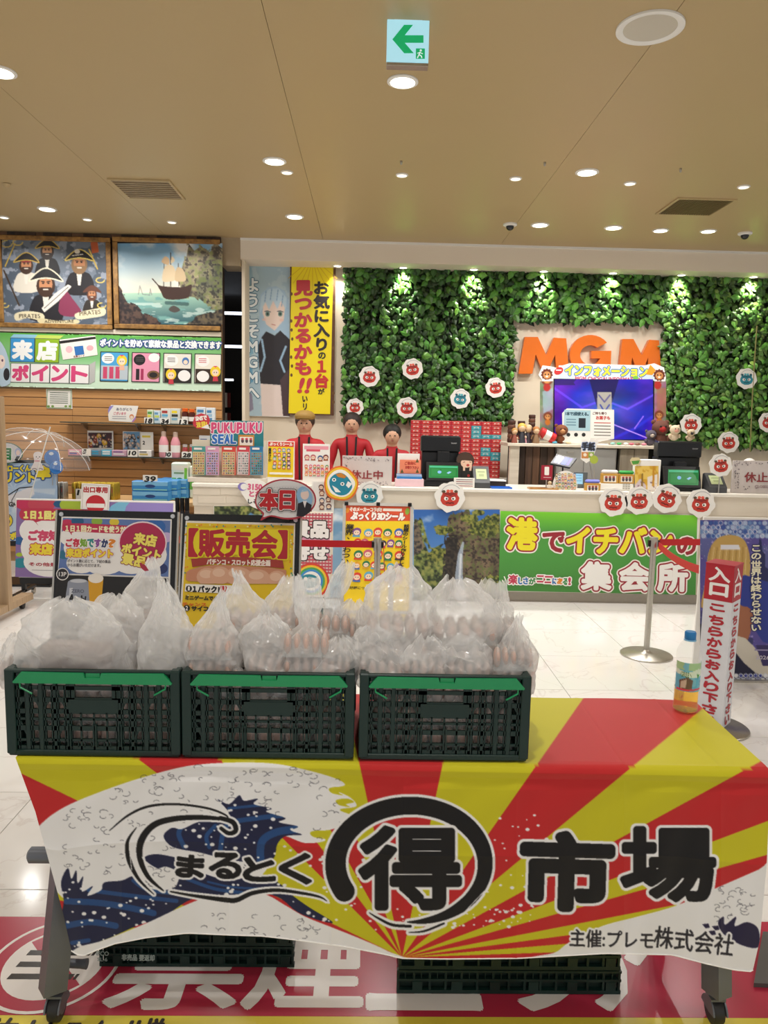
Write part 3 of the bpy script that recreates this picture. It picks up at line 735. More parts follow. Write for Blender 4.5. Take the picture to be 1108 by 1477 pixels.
# ------------------------------------------------------------------ face badges
def badge(x, y, r, Y, label, red=True, rot=0.0, group='lion-dance face badges'):
    p = P(x, y, Y); t = thing('face_badge', label, 'badge', tuple(p), group)
    n = 32; pts = []
    rg = random.Random(int(x*7+y))
    for k in range(n):
        a = 2*PI*k/n+rot; rr = r*(1.0+.05*math.sin(8*a)+.05*rg.random()); pts.append(P(x+rr*math.cos(a), y+rr*math.sin(a), Y))
    MB().slab(pts, (0, .004, 0)).build('white_disc', m_paper, t)
    pr = Print(onY(Y)); u = lambda a, b: (x+(a*math.cos(rot)-b*math.sin(rot))*r, y+(a*math.sin(rot)+b*math.cos(rot))*r)
    base, dk, lt = (('#c53a2c', '#8e2620', '#e8604a') if red else ('#2e8b9c', '#1c6474', '#57b4bf'))
    pr.line([u(.1+.75*math.cos(a), -.05+.8*math.sin(a)) for a in (math.radians(d) for d in range(200, 330, 15))], .05*r, '#b9b9bb')
    pr.poly([u(*q) for q in ((-.62, .0), (-.5, -.22), (-.55, -.42), (-.3, -.3), (-.12, -.38), (.0, -.3), (.14, -.42), (.3, -.3), (.55, -.36), (.52, -.15), (.66, .05), (.6, .3), (.48, .5), (.2, .62), (-.2, .62), (-.5, .48), (-.64, .25))], base)
    pr.poly([u(*q) for q in ((-.5, -.2), (-.1, -.12), (.05, -.05), (.2, -.14), (.5, -.18), (.3, -.3), (-.3, -.3))], dk)
    for sx in (-1, 1):
        e = u(sx*.25, .1); pr.ell(e[0], e[1], .15*r, .14*r, '#f2efe9', 12, rot); e = u(sx*.22, .12); pr.ell(e[0], e[1], .065*r, .07*r, '#2b1c1a', 8)
        pr.line([u(sx*.42, -.1), u(sx*.1, .0)], .07*r, dk); e = u(sx*.42, -.38); pr.ell(e[0], e[1], .13*r, .1*r, '#5d4a34' if red else '#20545f', 10)
        e = u(sx*.12, -.42); pr.ell(e[0], e[1], .12*r, .1*r, lt, 10)
    pr.line([u(-.28, .42), u(-.1, .38), u(0, .44), u(.1, .38), u(.28, .42)], .06*r, '#4a1512' if red else '#103a44')
    pr.build('face', t); return t
YL = YW-.165
for x, y, r, red, lb in ((533, 543, 14.5, 1, 'red face badge on the leaf wall, leftmost of the leaf wall badges'), (595, 532, 14.5, 1, 'red face badge high on the leaf wall left of the cream wall panel'), (587, 588, 14.5, 1, 'red face badge on the leaf wall just above the stacked red boxes, left end'),
        (664, 575, 14, 0, 'teal face badge on the leaf wall left of the orange letters'), (715, 559, 14, 1, 'red face badge at the right edge of the left leaf panel'), (512, 587, 12, 1, 'red face badge low on the leaf wall above the staff'),
        (1077, 546, 14.5, 0, 'teal face badge high on the right leaf wall'), (997, 612, 15, 1, 'red face badge on the right leaf wall above the right cash register'), (1051, 638, 15, 1, 'red face badge on the right leaf wall above the right closed sign'), (1109, 609, 14, 1, 'red face badge cut by the right edge of the photo')):
    badge(x, y, r, YL, lb, bool(red), (x % 5-2)*.06)

# ------------------------------------------------------------------ stacked gift boxes
YX = YW-.34
bx0, by0 = 592, 607
boxw, boxh = 14.35, 6.55
m_redbox = M('red_gift_box', '#c02c38', .4, var=.05); m_tealbox = M('teal_gift_box', '#3f98a5', .4, var=.05)
pa, pb = P(600, 650, YX), P(600+boxw, 650+boxh, YX); bw, bh = pb[0]-pa[0], pa[2]-pb[2]
def gift(name, mat, face, ink):
    t = thing(name, 'x', 'box', (0, 0, 0))
    MB().box(-bw/2+.001, bw/2-.001, 0, .06, .0008, bh-.0008, bev=.002).build('carton', mat, t)
    mp = lambda a, b: np.array([a*bw, 0.0, b*bh])
    pr = Print(mp, lift=.0005, tilt=0)
    pr.poly([(-.3, .12), (.3, .12), (.36, .5), (.2, .8), (-.2, .8), (-.36, .5)], face)
    for sx in (-1, 1): pr.poly([(sx*.06, .48), (sx*.24, .42), (sx*.26, .66), (sx*.08, .66)], '#f0e6dc'); pr.poly([(sx*.12, .48), (sx*.18, .48), (sx*.18, .6), (sx*.12, .6)], ink)
    pr.poly([(-.2, .2), (.2, .2), (.16, .3), (-.16, .3)], ink); pr.poly([(-.46, .86), (.46, .86), (.46, .94), (-.46, .94)], '#e58f84' if face == '#d8473c' else '#9fd0d4')
    pr.build('face_print', t); return t
gr = gift('gift_box', m_redbox, '#d8473c', '#571016'); gt = gift('gift_box', m_tealbox, '#57aebb', '#123c46')
teal = {(1, 6), (2, 6), (3, 6), (3, 7), (3, 8), (6, 7), (7, 7), (7, 8), (8, 8), (2, 6)}
firstr = firstt = True
topZ = P(650, 607, YX)[2]; X00 = P(bx0, 640, YX)[0]
NR = 13; zb0 = topZ-NR*bh
for r in range(NR):
    for q in range(9):
        teal_ = (r, q) in teal
        xx, zz = X00+(q+.5)*bw, topZ-(r+1)*bh
        if q == 0 and r > 2 and False: continue
        lb = ('small teal gift box with a face in the red stacked box wall' if teal_ else 'small red gift box with a face in the stacked box wall behind the counter')
        gp = 'teal boxes in the stacked wall' if teal_ else 'red boxes in the stacked wall'
        src = gt if teal_ else gr
        if (teal_ and firstt) or (not teal_ and firstr):
            src.location = (xx, YX, zz); src['label'] = lb; src['group'] = gp
            if teal_: firstt = False
            else: firstr = False
        else: dup(src, (xx, YX, zz), lb, gp)
zsh = zb0
X0_, X1_ = X00-.02, X00+9*bw+.02
t = thing('back_shelf', 'low white shelf unit carrying the stacked red boxes behind the counter', 'shelf', ((X0_+X1_)/2, YX+.1, 0))
MB().box(X0_, X1_+.3, YX-.06, YW-.21, zsh-.03, zsh-.0005, bev=.003).build('top_board', m_white, t)
MB().box(X0_, X0_+.03, YX-.04, YW-.22, 0, zsh-.03).box(X1_-.03, X1_, YX-.04, YW-.22, 0, zsh-.03).box(X0_+.03, X1_-.03, YX+.05, YX+.07, 0.02, zsh-.03).build('side_panels', m_wall, t)

# ------------------------------------------------------------------ back counter with planks
YC2 = 7.05
x0, x1 = P(736, 650, YC2)[0], P(962, 650, YC2)[0]; zc2 = P(840, 641, YC2)[2]
t = thing('back_counter', 'whitewashed back counter with dark plank front under the screen', 'counter', ((x0+x1)/2, YC2+.2, 0))
m_wwash = wood('whitewash', '#cfc4b0', '#e6dccb', .5, 2, 30)
MB().box(x0-.03, x1+.03, YC2-.03, YW-.16, zc2-.03, zc2, bev=.004).build('counter_top', m_wwash, t)
MB().box(x0, x0+.09, YC2, YC2+.06, 0, zc2-.03).build('side_post', m_wwash, t); MB().box(x1-.09, x1, YC2, YC2+.06, 0, zc2-.03).build('side_post', m_wwash, t)
MB().box(x0, x1, YC2+.09, YC2+.11, 0, zc2-.03).build('back_panel', m_dark, t)
pa_, pb_ = P(750, 650, YC2)[0], P(803, 650, YC2)[0]
pw = (pb_-pa_)/5
for i in range(5):
    MB().box(pa_+i*pw+.002, pa_+(i+1)*pw-.002, YC2+.07-.006*(i % 2), YC2+.089, .05, zc2-.034, bev=.003).build('plank', wood('front_plank%d' % (i % 3), ('#2f221b', '#47362b', '#5d4433')[i % 3], ('#4a382c', '#6a503f', '#7d5b44')[i % 3], .6, 30, 2), t)
ca, cb = P(804, 650, YC2)[0], P(890, 650, YC2)[0]
t2 = thing('grey_cabinet', 'light grey steel cabinet under the back counter, below the screen', 'cabinet', ((ca+cb)/2, YC2+.02, 0))
mg = M('grey_steel', '#a9a8a4', .4, .3, var=.03)
MB().box(ca, cb, YC2-.0, YC2+.085, 0.02, zc2-.034, bev=.004).build('body', mg, t2)
hw = (ca+cb)/2-.03
MB().box(ca+.012, hw-.003, YC2-.012, YC2-.0005, zc2-.4, zc2-.045, bev=.003).build('door', mg, t2); MB().box(hw+.003, cb-.012, YC2-.012, YC2-.0005, zc2-.4, zc2-.045, bev=.003).build('door', mg, t2)
MB().tube([(ca+.09, YC2-.012, zc2-.08), (ca+.09, YC2-.03, zc2-.075), (ca+.15, YC2-.03, zc2-.075), (ca+.15, YC2-.012, zc2-.08)], .004).build('handle', m_alu, t2)
da, db = P(896, 650, YC2)[0], P(938, 650, YC2)[0]
t2 = thing('wooden_cabinet', 'weathered beige cabinet doors under the back counter, left of the right register', 'cabinet', ((da+db)/2, YC2+.03, 0))
mb2 = wood('beige_door', '#8f8473', '#b0a592', .6, 20, 2)
for i in range(2): MB().box(da+i*(db-da)/2+.003, da+(i+1)*(db-da)/2-.003, YC2+.03, YC2+.085, .02, zc2-.036, bev=.003).build('door', mb2, t2)

# information screen with decorated surround
YI = 7.2
X0, X1, Z0, Z1 = frame_px(779, 540, 961, 636, YI); Z0 = zc2+.0006
t = thing('information_screen', 'lit purple-blue screen in a decorated cardboard surround under the orange letters', 'screen', ((X0+X1)/2, YI, Z0))
c = Canvas(779, 520, 963, 640, .9, '#6d6a68')
n1 = c.noise(14, 5); n2 = c.noise(9, 6)
c.put(np.stack([.38+.35*n1, .36+.3*n2, .36+.3*n1], -1)*np.ones_like(c.a) > 9, '#000000') if False else None
c.a = np.stack([.30+.45*n1, .28+.4*n2, .28+.36*n1], -1)
c.poly([(783, 565), (797, 560), (797, 590), (784, 596)], '#9fc2cf', .7); c.poly([(948, 560), (961, 560), (960, 600), (948, 596)], '#b46a4a', .6)
for (x, y, s_) in ((790, 600, 6), (789, 548, 8), (951, 598, 6), (949, 545, 8)):
    c.ell(x, y, s_, s_*1.05, '#7b3a20'); c.ell(x, y+.8, s_*.6, s_*.6, '#d79454'); c.ell(x-s_*.25, y, s_*.12, s_*.15, '#221511'); c.ell(x+s_*.25, y, s_*.12, s_*.15, '#221511'); c.ell(x, y+s_*1.4, s_*.6, s_*.7, '#c8731f' if y > 580 else '#b32a24')
MB().slab([P(a, b, YI+.03) for a, b in ((779, 636), (782, 548), (777, 541), (783, 527), (798, 529), (806, 532), (812, 527), (822, 524), (930, 527), (944, 524), (958, 530), (961, 545), (957, 560), (961, 634))], (0, .02, 0)).build('surround', m_white, t)
MB().slab([P(a, b, YI+.012) for a, b in ((779, 634), (782, 548), (797, 547), (798, 634))], (0, .018, 0)).build('side_panel', m_white, t); MB().slab([P(a, b, YI+.012) for a, b in ((945, 551), (960, 551), (961, 636), (944, 636))], (0, .018, 0)).build('side_panel', m_white, t)
for a0, a1 in ((779, 798), (944, 961)):
    s_ = Canvas(a0, 550, a1, 634, .9); w_ = int((a0-779)*c.k); h_ = int(30*c.k); s_.a = c.a[h_:h_+s_.h, w_:w_+s_.w].copy()
    if s_.a.shape[:2] == (s_.h, s_.w): s_.panel('animal_print', onY(YI+.0115), t)
sc_ = Canvas(800, 547, 942, 634, 1.0)
X = (sc_.gx-871)/71; Yy = (sc_.gy-590)/44; n = sc_.noise(22, 9, sx=2); rad = np.hypot(X, Yy*.8)
v = .5+.5*np.sin(8*X+6*n+3*Yy)
sc_.a = np.stack([(.10+.30*v*n+.2*np.clip(-X-.3, 0, 1))*.8, .04+.22*np.clip(1-rad*1.2, 0, 1)+.1*n, .38+.4*n], -1)
sc_.put(sc_.smask([(800, 560), (840, 588), (862, 580)], 3), '#6d4bff', .5); sc_.put(sc_.smask([(942, 570), (905, 590), (884, 582)], 3), '#7d5bff', .5)
sc_.put(sc_.smask([(942, 600), (915, 618), (880, 634)], 4), '#2c2fd0', .6); sc_.put(sc_.smask([(880, 610), (935, 632)], 1.5), '#c79bff', .9); sc_.put(sc_.smask([(915, 618), (928, 600)], 1.2), '#b07bff', .9)
sc_.poly([(850, 547), (893, 547), (880, 590), (862, 590)], '#120a3a', .8)
sc_.put(((sc_.gx-800)/40 < 1) & (sc_.gy < 556) & (n > .5), '#1c1446', .7)
sc_.poly([(862, 566), (882, 566), (883, 598), (861, 598)], '#b9b49a', .8); sc_.stroke([(864, 570), (872, 580), (880, 570)], 2, '#4e4a7a'); sc_.stroke([(866, 584), (872, 594), (879, 584)], 2, '#2f3b8c')
sc_.stroke([(868, 604), (872, 625)], 12, '#2f5cff', .6)
MB().slab([P(a, b, YI+.018) for a, b in ((799, 546), (944, 549), (943, 636), (798, 633))], (0, .012, 0)).build('screen_bezel', m_black, t)
sc_.panel('screen_picture', onY(YI+.018), t, mat=SCREEN)
pr = Print(onY(YI+.03), lift=.001)
pr.rect(806, 527, 140, 20, '#cfe0ea'); pr.text('インフォメーション', 816, 527, 118, 14, '#f2ea3a', .9, edges=[(2.2, '#3b6fb5')])
pr.text('MGM CHOGAI INFORMATION', 830, 543, 96, 5.5, '#d0506a', .3)
for x, y, s_ in ((789, 540, 9), (951, 541, 9)):
    pr.star(x, y, s_, s_*.82, 11, '#6b2f1b'); pr.ell(x, y+1, s_*.6, s_*.6, '#cf8e52'); pr.ell(x-2.3, y, 1, 1.2, '#1c1210', 8); pr.ell(x+2.3, y, 1, 1.2, '#1c1210', 8); pr.ell(x, y+3, 2, 1.4, '#f1e3cf', 10)
pr.ell(806, 535, 7, 5, '#c93234', rot=-.5); pr.rect(802, 533, 8, 1.6, '#f2efe9'); pr.poly([(932, 540), (938, 526), (946, 534), (941, 541)], '#e89b25'); pr.ell(917, 545, 4, 3, '#7bc24a')
pr.text('BUNKED', 808, 552, 36, 6, '#171238', .3)
pr.build('header_print', t)
# notice sheet in front of the screen
def notice(): 
    Y = 7.08; X0, X1, Z0, Z1 = frame_px(812, 591, 887, 631, Y)
    t = thing('notice_sheet', 'white and pale-blue notice sheet standing in front of the lit screen', 'notice', ((X0+X1)/2, Y, Z0))
    MB().slab([P(a, b, Y) for a, b in ((818, 589), (886, 591), (886, 633), (850, 640), (812, 638), (811, 596))], (0, .004, 0)).build('card', m_paper, t)
    pr = Print(onY(Y)); pr.rect(814, 591, 38, 30, '#a9cbd6'); pr.text('1本で2回使える。', 816, 594, 33, 5, '#2f5060', .35)
    pr.rect(835, 603, 10, 14, '#1d2430'); 
    for k in range(3): pr.rect(817, 604+4*k, 14, 1.6, '#6f95a6')
    for k in range(3): pr.ell(820+11*k, 627, 2.8, 2.8, '#272727')
    pr.rect(853, 592, 32, 40, '#f4f2ec'); pr.text('ご持ち帰り', 855, 594, 20, 4, '#6b4a44', .2); pr.text('お菓子も', 860, 600, 20, 5, '#c94a44', .3)
    for k in range(5): pr.rect(857, 609+4.5*k, 24, 1.3, '#777067' if k else '#cf5b50')
    pr.build('lettering', t)
    MB().box(X0+.05, X1-.05, Y+.003, Y+.05, zc2+.0006, zc2+.012).build('stand', m_white, t)
notice()
# ================================================================== the stall: table, cloth, crates, bags
ZT = 0.70
m_leg = M('charcoal_metal', '#6c7078', .45, .3, var=.05)
YT0 = F(560, 1102, ZT)[1]; YT1 = F(800, 1003, ZT)[1]; XT0 = F(24, 1093, ZT)[0]; XT1 = F(1105, 1110, ZT)[0]
tb = thing('folding_table', 'wheeled folding table with charcoal legs hidden under the printed cloth', 'table', ((XT0+XT1)/2, (YT0+YT1)/2, 0))
MB().box(XT0+.012, XT1-.012, YT0+.014, YT1-.006, ZT-.03, ZT-.004, bev=.006).build('table_top', m_white, tb)
def caster(x, y, parent, r=.033):
    w = MB().lathe([(r*.55, -.013), (r*.95, -.013), (r, -.009), (r, .009), (r*.95, .013), (r*.55, .013)], (x, y, r), 28, axis='x')
    cs = w.build('caster', M('caster_rubber', '#2a2a2c', .5), parent, smooth=True)
    MB().lathe([(r*.5, .0), (r*.5, .016), (r*.2, .018)], (x, y, r), 20, axis='x').build('hub', m_leg, cs, smooth=True)
    hood = MB()
    for sx in (-.019, .015):
        pts = [(x+sx, y+math.cos(a)*r*1.06, r+math.sin(a)*r*1.06) for a in (math.radians(d) for d in range(5, 176, 15))]+[(x+sx, y-r*.2, r)]
        hood.slab(pts, (.004, 0, 0))
    hood.box(x-.019, x+.019, y-r*.5, y+r*.5, r*2.02, r*2.02+.006).lathe([(.009, r*2.02), (.009, r*2.02+.03)], (x, y, 0), 12)
    hood.build('hood', m_leg, cs)
for sx, pt, pb in ((-1, (95, 1215), (76, 1425)), (1, (1022, 1380), (1040, 1428))):
    xb, yb = F(85 if sx < 0 else 1031, 1458, 0.02)[0], YT0+.035
    xt = xb-.0*sx
    T_ = P(pt[0], pt[1], yb+.02); B_ = P(pb[0]-6*(sx > 0), pb[1], yb)
    if sx > 0: T_ = np.array([B_[0]-.012, yb+.03, .40])
    lg = MB().beam((T_[0]+.0, yb+.05, ZT-.035), (T_[0], yb+.03, max(T_[2], .2)), .042, .05).beam((T_[0], yb+.03, T_[2]), (B_[0], yb, .088), .044, .055).build('leg', m_leg, tb)
    caster(B_[0]+.004, yb+.01, tb)
    yr = YT1-.05
    MB().beam((T_[0], yr, ZT-.035), (B_[0], yr, .088), .042, .05).build('leg', m_leg, tb); caster(B_[0]+.004, yr, tb)
    MB().beam((T_[0], yb+.05, .16), (T_[0], yr-.02, .16), .03, .035).build('foot_rail', m_leg, tb)
a, b = P(41, 1233, YT0+.12), P(90, 1236, YT0+.12)
MB().tube([(a[0], a[1], a[2]), (a[0]+.006, a[1], a[2]), (b[0], b[1], a[2])], [.012, .02, .02], 14).build('side_handle', m_leg, tb, smooth=True)
MB().beam((XT0+.06, YT0+.3, .30), (XT1-.08, YT0+.3, .30), .02, .03).build('cross_bar', m_leg, tb)
a = P(100, 1388, YT0+.10)
MB().tube([(a[0]-.05, a[1], a[2]), (a[0]+.03, a[1], a[2]-.004), (a[0]+.045, a[1], a[2]-.004)], [.011, .011, .013], 12).build('brake_bar', m_leg, tb, smooth=True)

# ---- the printed cloth
cv = Canvas(-6, 990, 1130, 1412, 1.0, '#d9cb20')
RED, YEL, WHT, NAV, BLU, BLK = '#bf2426', '#c6be1a', '#eae9e7', '#1c2040', '#22487c', '#0f0e10'
cxr, cyr = 580, 1381
sl = (cv.gx-cxr)/np.maximum(cyr-cv.gy, .3)
fan = [(-99, -9, YEL), (-9, -6, RED), (-6, -4.2, YEL), (-4.2, -3, RED), (-3, -2.55, YEL), (-2.9, -2.07, RED), (-2.07, -1.33, YEL), (-1.33, -.92, RED), (-.92, -.22, YEL), (-.22, .21, RED), (.21, .70, YEL), (.70, 1.207, RED), (1.207, 1.83, YEL), (1.83, 2.68, RED), (2.68, 3.56, YEL), (3.56, 5.2, RED), (5.2, 7.5, YEL), (7.5, 12, RED), (12, 30, YEL), (30, 999, RED)]
for a, b, col in fan: cv.put((sl >= a) & (sl < b), col)
low = cv.gy > 1195
cv.put((sl >= -.56) & (sl < -.38) & low, RED)
cv.put((sl >= -1.0) & (sl < -.74) & low, RED); cv.put((sl >= -1.6) & (sl < -1.0) & low & (cv.gx > 380), YEL)
def sm(pts, n=6, closed=True):
    """rounded outline through points"""
    P_ = [np.array(p, float) for p in pts]; o = []; N = len(P_)
    for i in range(N if closed else N-1):
        p0, p1, p2, p3 = P_[(i-1) % N if closed else max(i-1, 0)], P_[i], P_[(i+1) % N], P_[(i+2) % N if closed else min(i+2, N-1)]
        for k in range(n):
            t = k/n; o.append(tuple(.5*((2*p1)+(-p0+p2)*t+(2*p0-5*p1+4*p2-p3)*t*t+(-p0+3*p1-3*p2+p3)*t**3)))
    return o
rg = random.Random(5)
# sea: pale foam mass, own drawing
foam = sm([(40, 1215), (62, 1186), (95, 1163), (150, 1140), (210, 1120), (270, 1105), (330, 1100), (392, 1101), (440, 1110), (482, 1122), (498, 1132), (482, 1138), (505, 1150), (514, 1163), (490, 1168), (512, 1180), (480, 1196), (452, 1200), (470, 1212), (440, 1216), (408, 1206), (395, 1225), (380, 1260), (330, 1290), (200, 1300), (100, 1300), (60, 1250)])
cv.poly(foam, WHT)
# curls on the foam edge (yellow bites)
for x, y in ((487, 1140), (497, 1157), (460, 1203)): cv.poly(sm([(x-12, y-3), (x+4, y-5), (x+14, y), (x+2, y+3), (x+8, y+7), (x-8, y+4)]), YEL)
# swells of deep blue with paler bands
def swell(out, bands, seed, nd):
    m = cv.mask(out); cv.put(m, NAV)
    for pts, w in bands: cv.put(cv.smask(sm(pts, 8, False), w) & m, BLU)
    r2 = random.Random(seed); xs = [p[0] for p in out]; ys = [p[1] for p in out]; c_ = 0
    while c_ < nd:
        x, y = r2.uniform(min(xs), max(xs)), r2.uniform(min(ys), max(ys)); i, j = int((y-cv.y0)*cv.k), int((x-cv.x0)*cv.k)
        c_ += 1
        if 0 <= i < cv.h and 0 <= j < cv.w and m[i, j]:
            s_ = r2.choice((1.1, 1.4, 1.8, 2.6)); cv.put((((cv.gx-x)/(s_*1.3))**2+((cv.gy-y)/s_)**2 < 1) & m, WHT)
upper = sm([(314, 1153), (330, 1160), (345, 1147), (352, 1155), (372, 1152), (366, 1160), (392, 1166), (384, 1171), (412, 1180), (402, 1186), (430, 1192), (420, 1198), (436, 1204), (412, 1206), (400, 1218), (396, 1236), (380, 1245), (330, 1240), (290, 1230), (250, 1222), (236, 1206), (248, 1194), (262, 1196), (285, 1186), (318, 1180), (330, 1172)], 4)
swell(upper, [([(330, 1166), (360, 1163), (392, 1160)], 4), ([(262, 1192), (258, 1204), (266, 1222)], 7), ([(318, 1225), (328, 1190), (372, 1180), (410, 1176)], 7), ([(302, 1222), (298, 1206), (312, 1190)], 6), ([(376, 1244), (378, 1214), (400, 1200), (432, 1196)], 11)], 2, 90)
lower_ = sm([(88, 1330), (92, 1300), (88, 1272), (98, 1252), (103, 1268), (110, 1255), (112, 1274), (120, 1264), (118, 1286), (134, 1278), (126, 1292), (146, 1284), (150, 1273), (176, 1270), (192, 1264), (206, 1276), (228, 1284), (252, 1280), (262, 1262), (285, 1258), (330, 1270), (372, 1262), (400, 1272), (420, 1290), (445, 1308), (480, 1330), (462, 1328), (430, 1316), (405, 1296), (380, 1289), (345, 1293), (300, 1291), (270, 1300), (236, 1322), (196, 1336), (160, 1352), (126, 1364), (104, 1372)], 4)
swell(lower_, [([(96, 1300), (140, 1302), (180, 1308), (225, 1318)], 9), ([(128, 1284), (190, 1292), (260, 1300)], 6), ([(92, 1336), (130, 1330), (170, 1336)], 9), ([(192, 1270), (215, 1284), (268, 1290)], 5), ([(270, 1268), (310, 1282), (352, 1288)], 5), ([(104, 1360), (130, 1356)], 6), ([(300, 1272), (340, 1280), (400, 1282)], 3)], 4, 190)
cv.poly(sm([(208, 1238), (224, 1232), (250, 1236), (262, 1240), (256, 1248), (262, 1258), (240, 1250), (226, 1252)]), NAV)
# pale hill at the bottom
cv.poly(sm([(96, 1392), (110, 1368), (150, 1356), (210, 1332), (262, 1308), (300, 1294), (345, 1290), (382, 1290), (412, 1306), (440, 1322), (480, 1338), (520, 1354), (560, 1372), (590, 1392), (400, 1400), (200, 1400)]), WHT)
cv.poly([(100, 1380), (112, 1368), (150, 1357), (180, 1348), (180, 1400), (100, 1400)], WHT)
# white sea at the right end
cv.poly(sm([(1130, 1238), (1095, 1254), (1040, 1278), (976, 1306), (920, 1322), (868, 1336), (820, 1360), (800, 1374), (760, 1384), (760, 1412), (1130, 1412)]), WHT)
cv.poly(sm([(1036, 1330), (1044, 1322), (1046, 1334), (1062, 1322), (1060, 1336), (1078, 1330), (1094, 1340), (1094, 1366), (1072, 1364), (1050, 1352), (1040, 1342)], 4), '#231d3e')
for x, y in ((1018, 1335), (1032, 1338), (1027, 1345)): cv.poly([(x-5, y-2), (x+4, y-3), (x+6, y+3), (x, y+4)], '#231d3e')
# fine foam lines
ink = '#55545c'
for i in range(330):
    if i < 260: x, y = rg.uniform(95, 500), rg.uniform(1106, 1290)
    elif i < 305: x, y = rg.uniform(290, 520), rg.uniform(1318, 1366)
    else: x, y = rg.uniform(1030, 1090), rg.uniform(1280, 1330)
    ii, jj = int((y-cv.y0)*cv.k), int((x-cv.x0)*cv.k)
    if not (0 <= ii < cv.h and 0 <= jj < cv.w) or abs(cv.a[ii, jj].mean()-.915) > .02: continue
    s_ = rg.uniform(4, 9); a0 = rg.uniform(0, 6.28); tn = rg.choice((-1, 1))
    arc = [(x+s_*math.cos(a0+tn*k*.45)*(1-.09*k), y+s_*.6*math.sin(a0+tn*k*.45)*(1-.09*k)) for k in range(8)]
    cv.stroke(arc, .75, ink)
# spray
for i in range(170):
    z_ = rg.random()
    if z_ < .45: x, y = rg.uniform(400, 560), rg.uniform(1205, 1350); ok = y > 1205+(x-400)*.25 and y < 1290+(x-400)*.5
    elif z_ < .75: x, y = rg.uniform(690, 790), rg.uniform(1175, 1330); ok = True
    else: x, y = rg.uniform(560, 760), rg.uniform(1300, 1340); ok = True
    s_ = rg.choice((.9, 1.2, 1.7, 2.3))
    if ok: cv.ell(x, y, s_*1.35, s_, WHT)
# brush sweep round the wave
def inked(mask, edge): cv.put(cv.grow(mask, edge), WHT); cv.put(mask, BLK)
def brush(pts, ws, edge=3.0):
    s_ = sm(pts, 8, False); n = len(s_); w_ = [float(np.interp(i/(n-1), np.linspace(0, 1, len(ws)), ws)) for i in range(n)]
    return cv.smask(s_, w_)
m1 = brush([(158, 1198), (185, 1176), (215, 1163), (255, 1160), (300, 1166), (326, 1176), (328, 1182)], [1, 3, 3.5, 3, 3, 2.5, 1])
m2 = brush([(236, 1285), (214, 1265), (202, 1238), (204, 1212), (222, 1190), (252, 1181), (290, 1179), (318, 1181)], [1.5, 6, 8, 10, 9, 8, 7, 5])
m3 = brush([(222, 1290), (200, 1268), (186, 1240), (184, 1214), (198, 1192)], [1, 4, 7, 5, 1])
m4 = brush([(318, 1180), (336, 1186), (340, 1198), (330, 1202), (318, 1194)], [6, 7, 7, 6, 5]) 
m5 = brush([(246, 1286), (280, 1292), (325, 1298), (342, 1298), (365, 1288), (400, 1284), (440, 1289), (462, 1294), (472, 1300)], [2, 4, 7, 7, 6, 5, 4, 3, 1])
inked(m1 | m2 | m3 | m4 | m5, 3.4)
cv.ell(331, 1190, 2.2, 2.2, WHT); cv.stroke([(216, 1256), (205, 1236)], 1.5, WHT); cv.stroke([(190, 1255), (187, 1228)], 1.2, WHT)
mm = cv.tmask('ま', 257, 1233, 38, 30, t=.1) | cv.tmask('る', 304, 1230, 44, 35, t=.05) | cv.tmask('と', 352, 1238, 44, 32, t=0) | cv.tmask('く', 404, 1232, 44, 42, t=0)
inked(cv.grow(mm, 2.2), 3.2)
# big ring with a brushed tail
ringp = []
for d in range(208, -92-1, -4):
    a = math.radians(d); ringp.append((592+108*math.cos(a), 1246-84*math.sin(a)))
nr = len(ringp); wr = [float(np.interp(i/(nr-1), [0, .06, .3, .5, .72, .85, .95, 1], [30, 30, 26, 25, 21, 17, 9, 2])) for i in range(nr)]
mr = cv.smask(ringp, wr) | brush([(592, 1336), (566, 1334), (545, 1324), (532, 1316)], [4, 4, 3, 1]) | brush([(690, 1268), (676, 1298), (650, 1318)], [1.2, 2.4, 1]) | brush([(640, 1332), (612, 1343), (588, 1345)], [3, 3, 1])
mr &= ~(cv.smask([(699, 1285), (664, 1322), (620, 1337)], 1.2))
inked(mr, 4.2)
mk = cv.grow(cv.tmask('得', 521, 1195, 141, 114, t=0.0), 4.6); inked(mk, 4.4)
mk = cv.grow(cv.tmask('市', 757, 1203, 125, 104, t=.03), 6.6) | cv.grow(cv.tmask('場', 899, 1196, 130, 101, t=0.0), 4.7); inked(mk, 4.4)
mk = cv.tmask('主催:プレモ', 823, 1340, 120, 25, t=.035) | cv.tmask('株式会社', 946, 1335, 114, 31, t=.12); mk = cv.grow(mk, .7); cv.put(cv.grow(mk, 3.2), WHT); cv.put(mk, '#26242a')
cimg = cv.final()
# geometry: top lies on the table, front hangs over the edge
NX, NT_, ND = 1290, 90, 330
def polyl(pts): 
    xs = [p[0] for p in pts]; ys = [p[1] for p in pts]; return xs, ys
uu = np.linspace(0, 1, NX)
Ltop = np.array([22, 1092.]); Rtop = np.array([1112, 1112.])
bl = polyl([(103, 1371), (112, 1377), (121, 1378), (140, 1370), (167, 1361), (215, 1352), (273, 1345.6), (324, 1348), (380, 1350), (430, 1356), (500, 1366), (556, 1377), (576, 1382), (640, 1383), (745, 1382), (868, 1375), (965, 1377), (1017, 1390), (1060, 1399), (1083, 1401), (1086, 1399)])
lx = ([1092, 1171, 1317, 1371], [22, 51, 91, 103]); rx_ = ([1112, 1250, 1357, 1400], [1112, 1106, 1096, 1086])
ptsV = np.zeros((NT_+ND, NX, 3))
A3, B3 = F(22, 1092, ZT+.003), F(1112, 1112, ZT+.003); C3 = F(1014, 1021, ZT+.003); D3 = np.array([A3[0], F(800, 1003, ZT+.003)[1], ZT+.003]); C3[1] = F(960, 1008, ZT+.003)[1]-.01
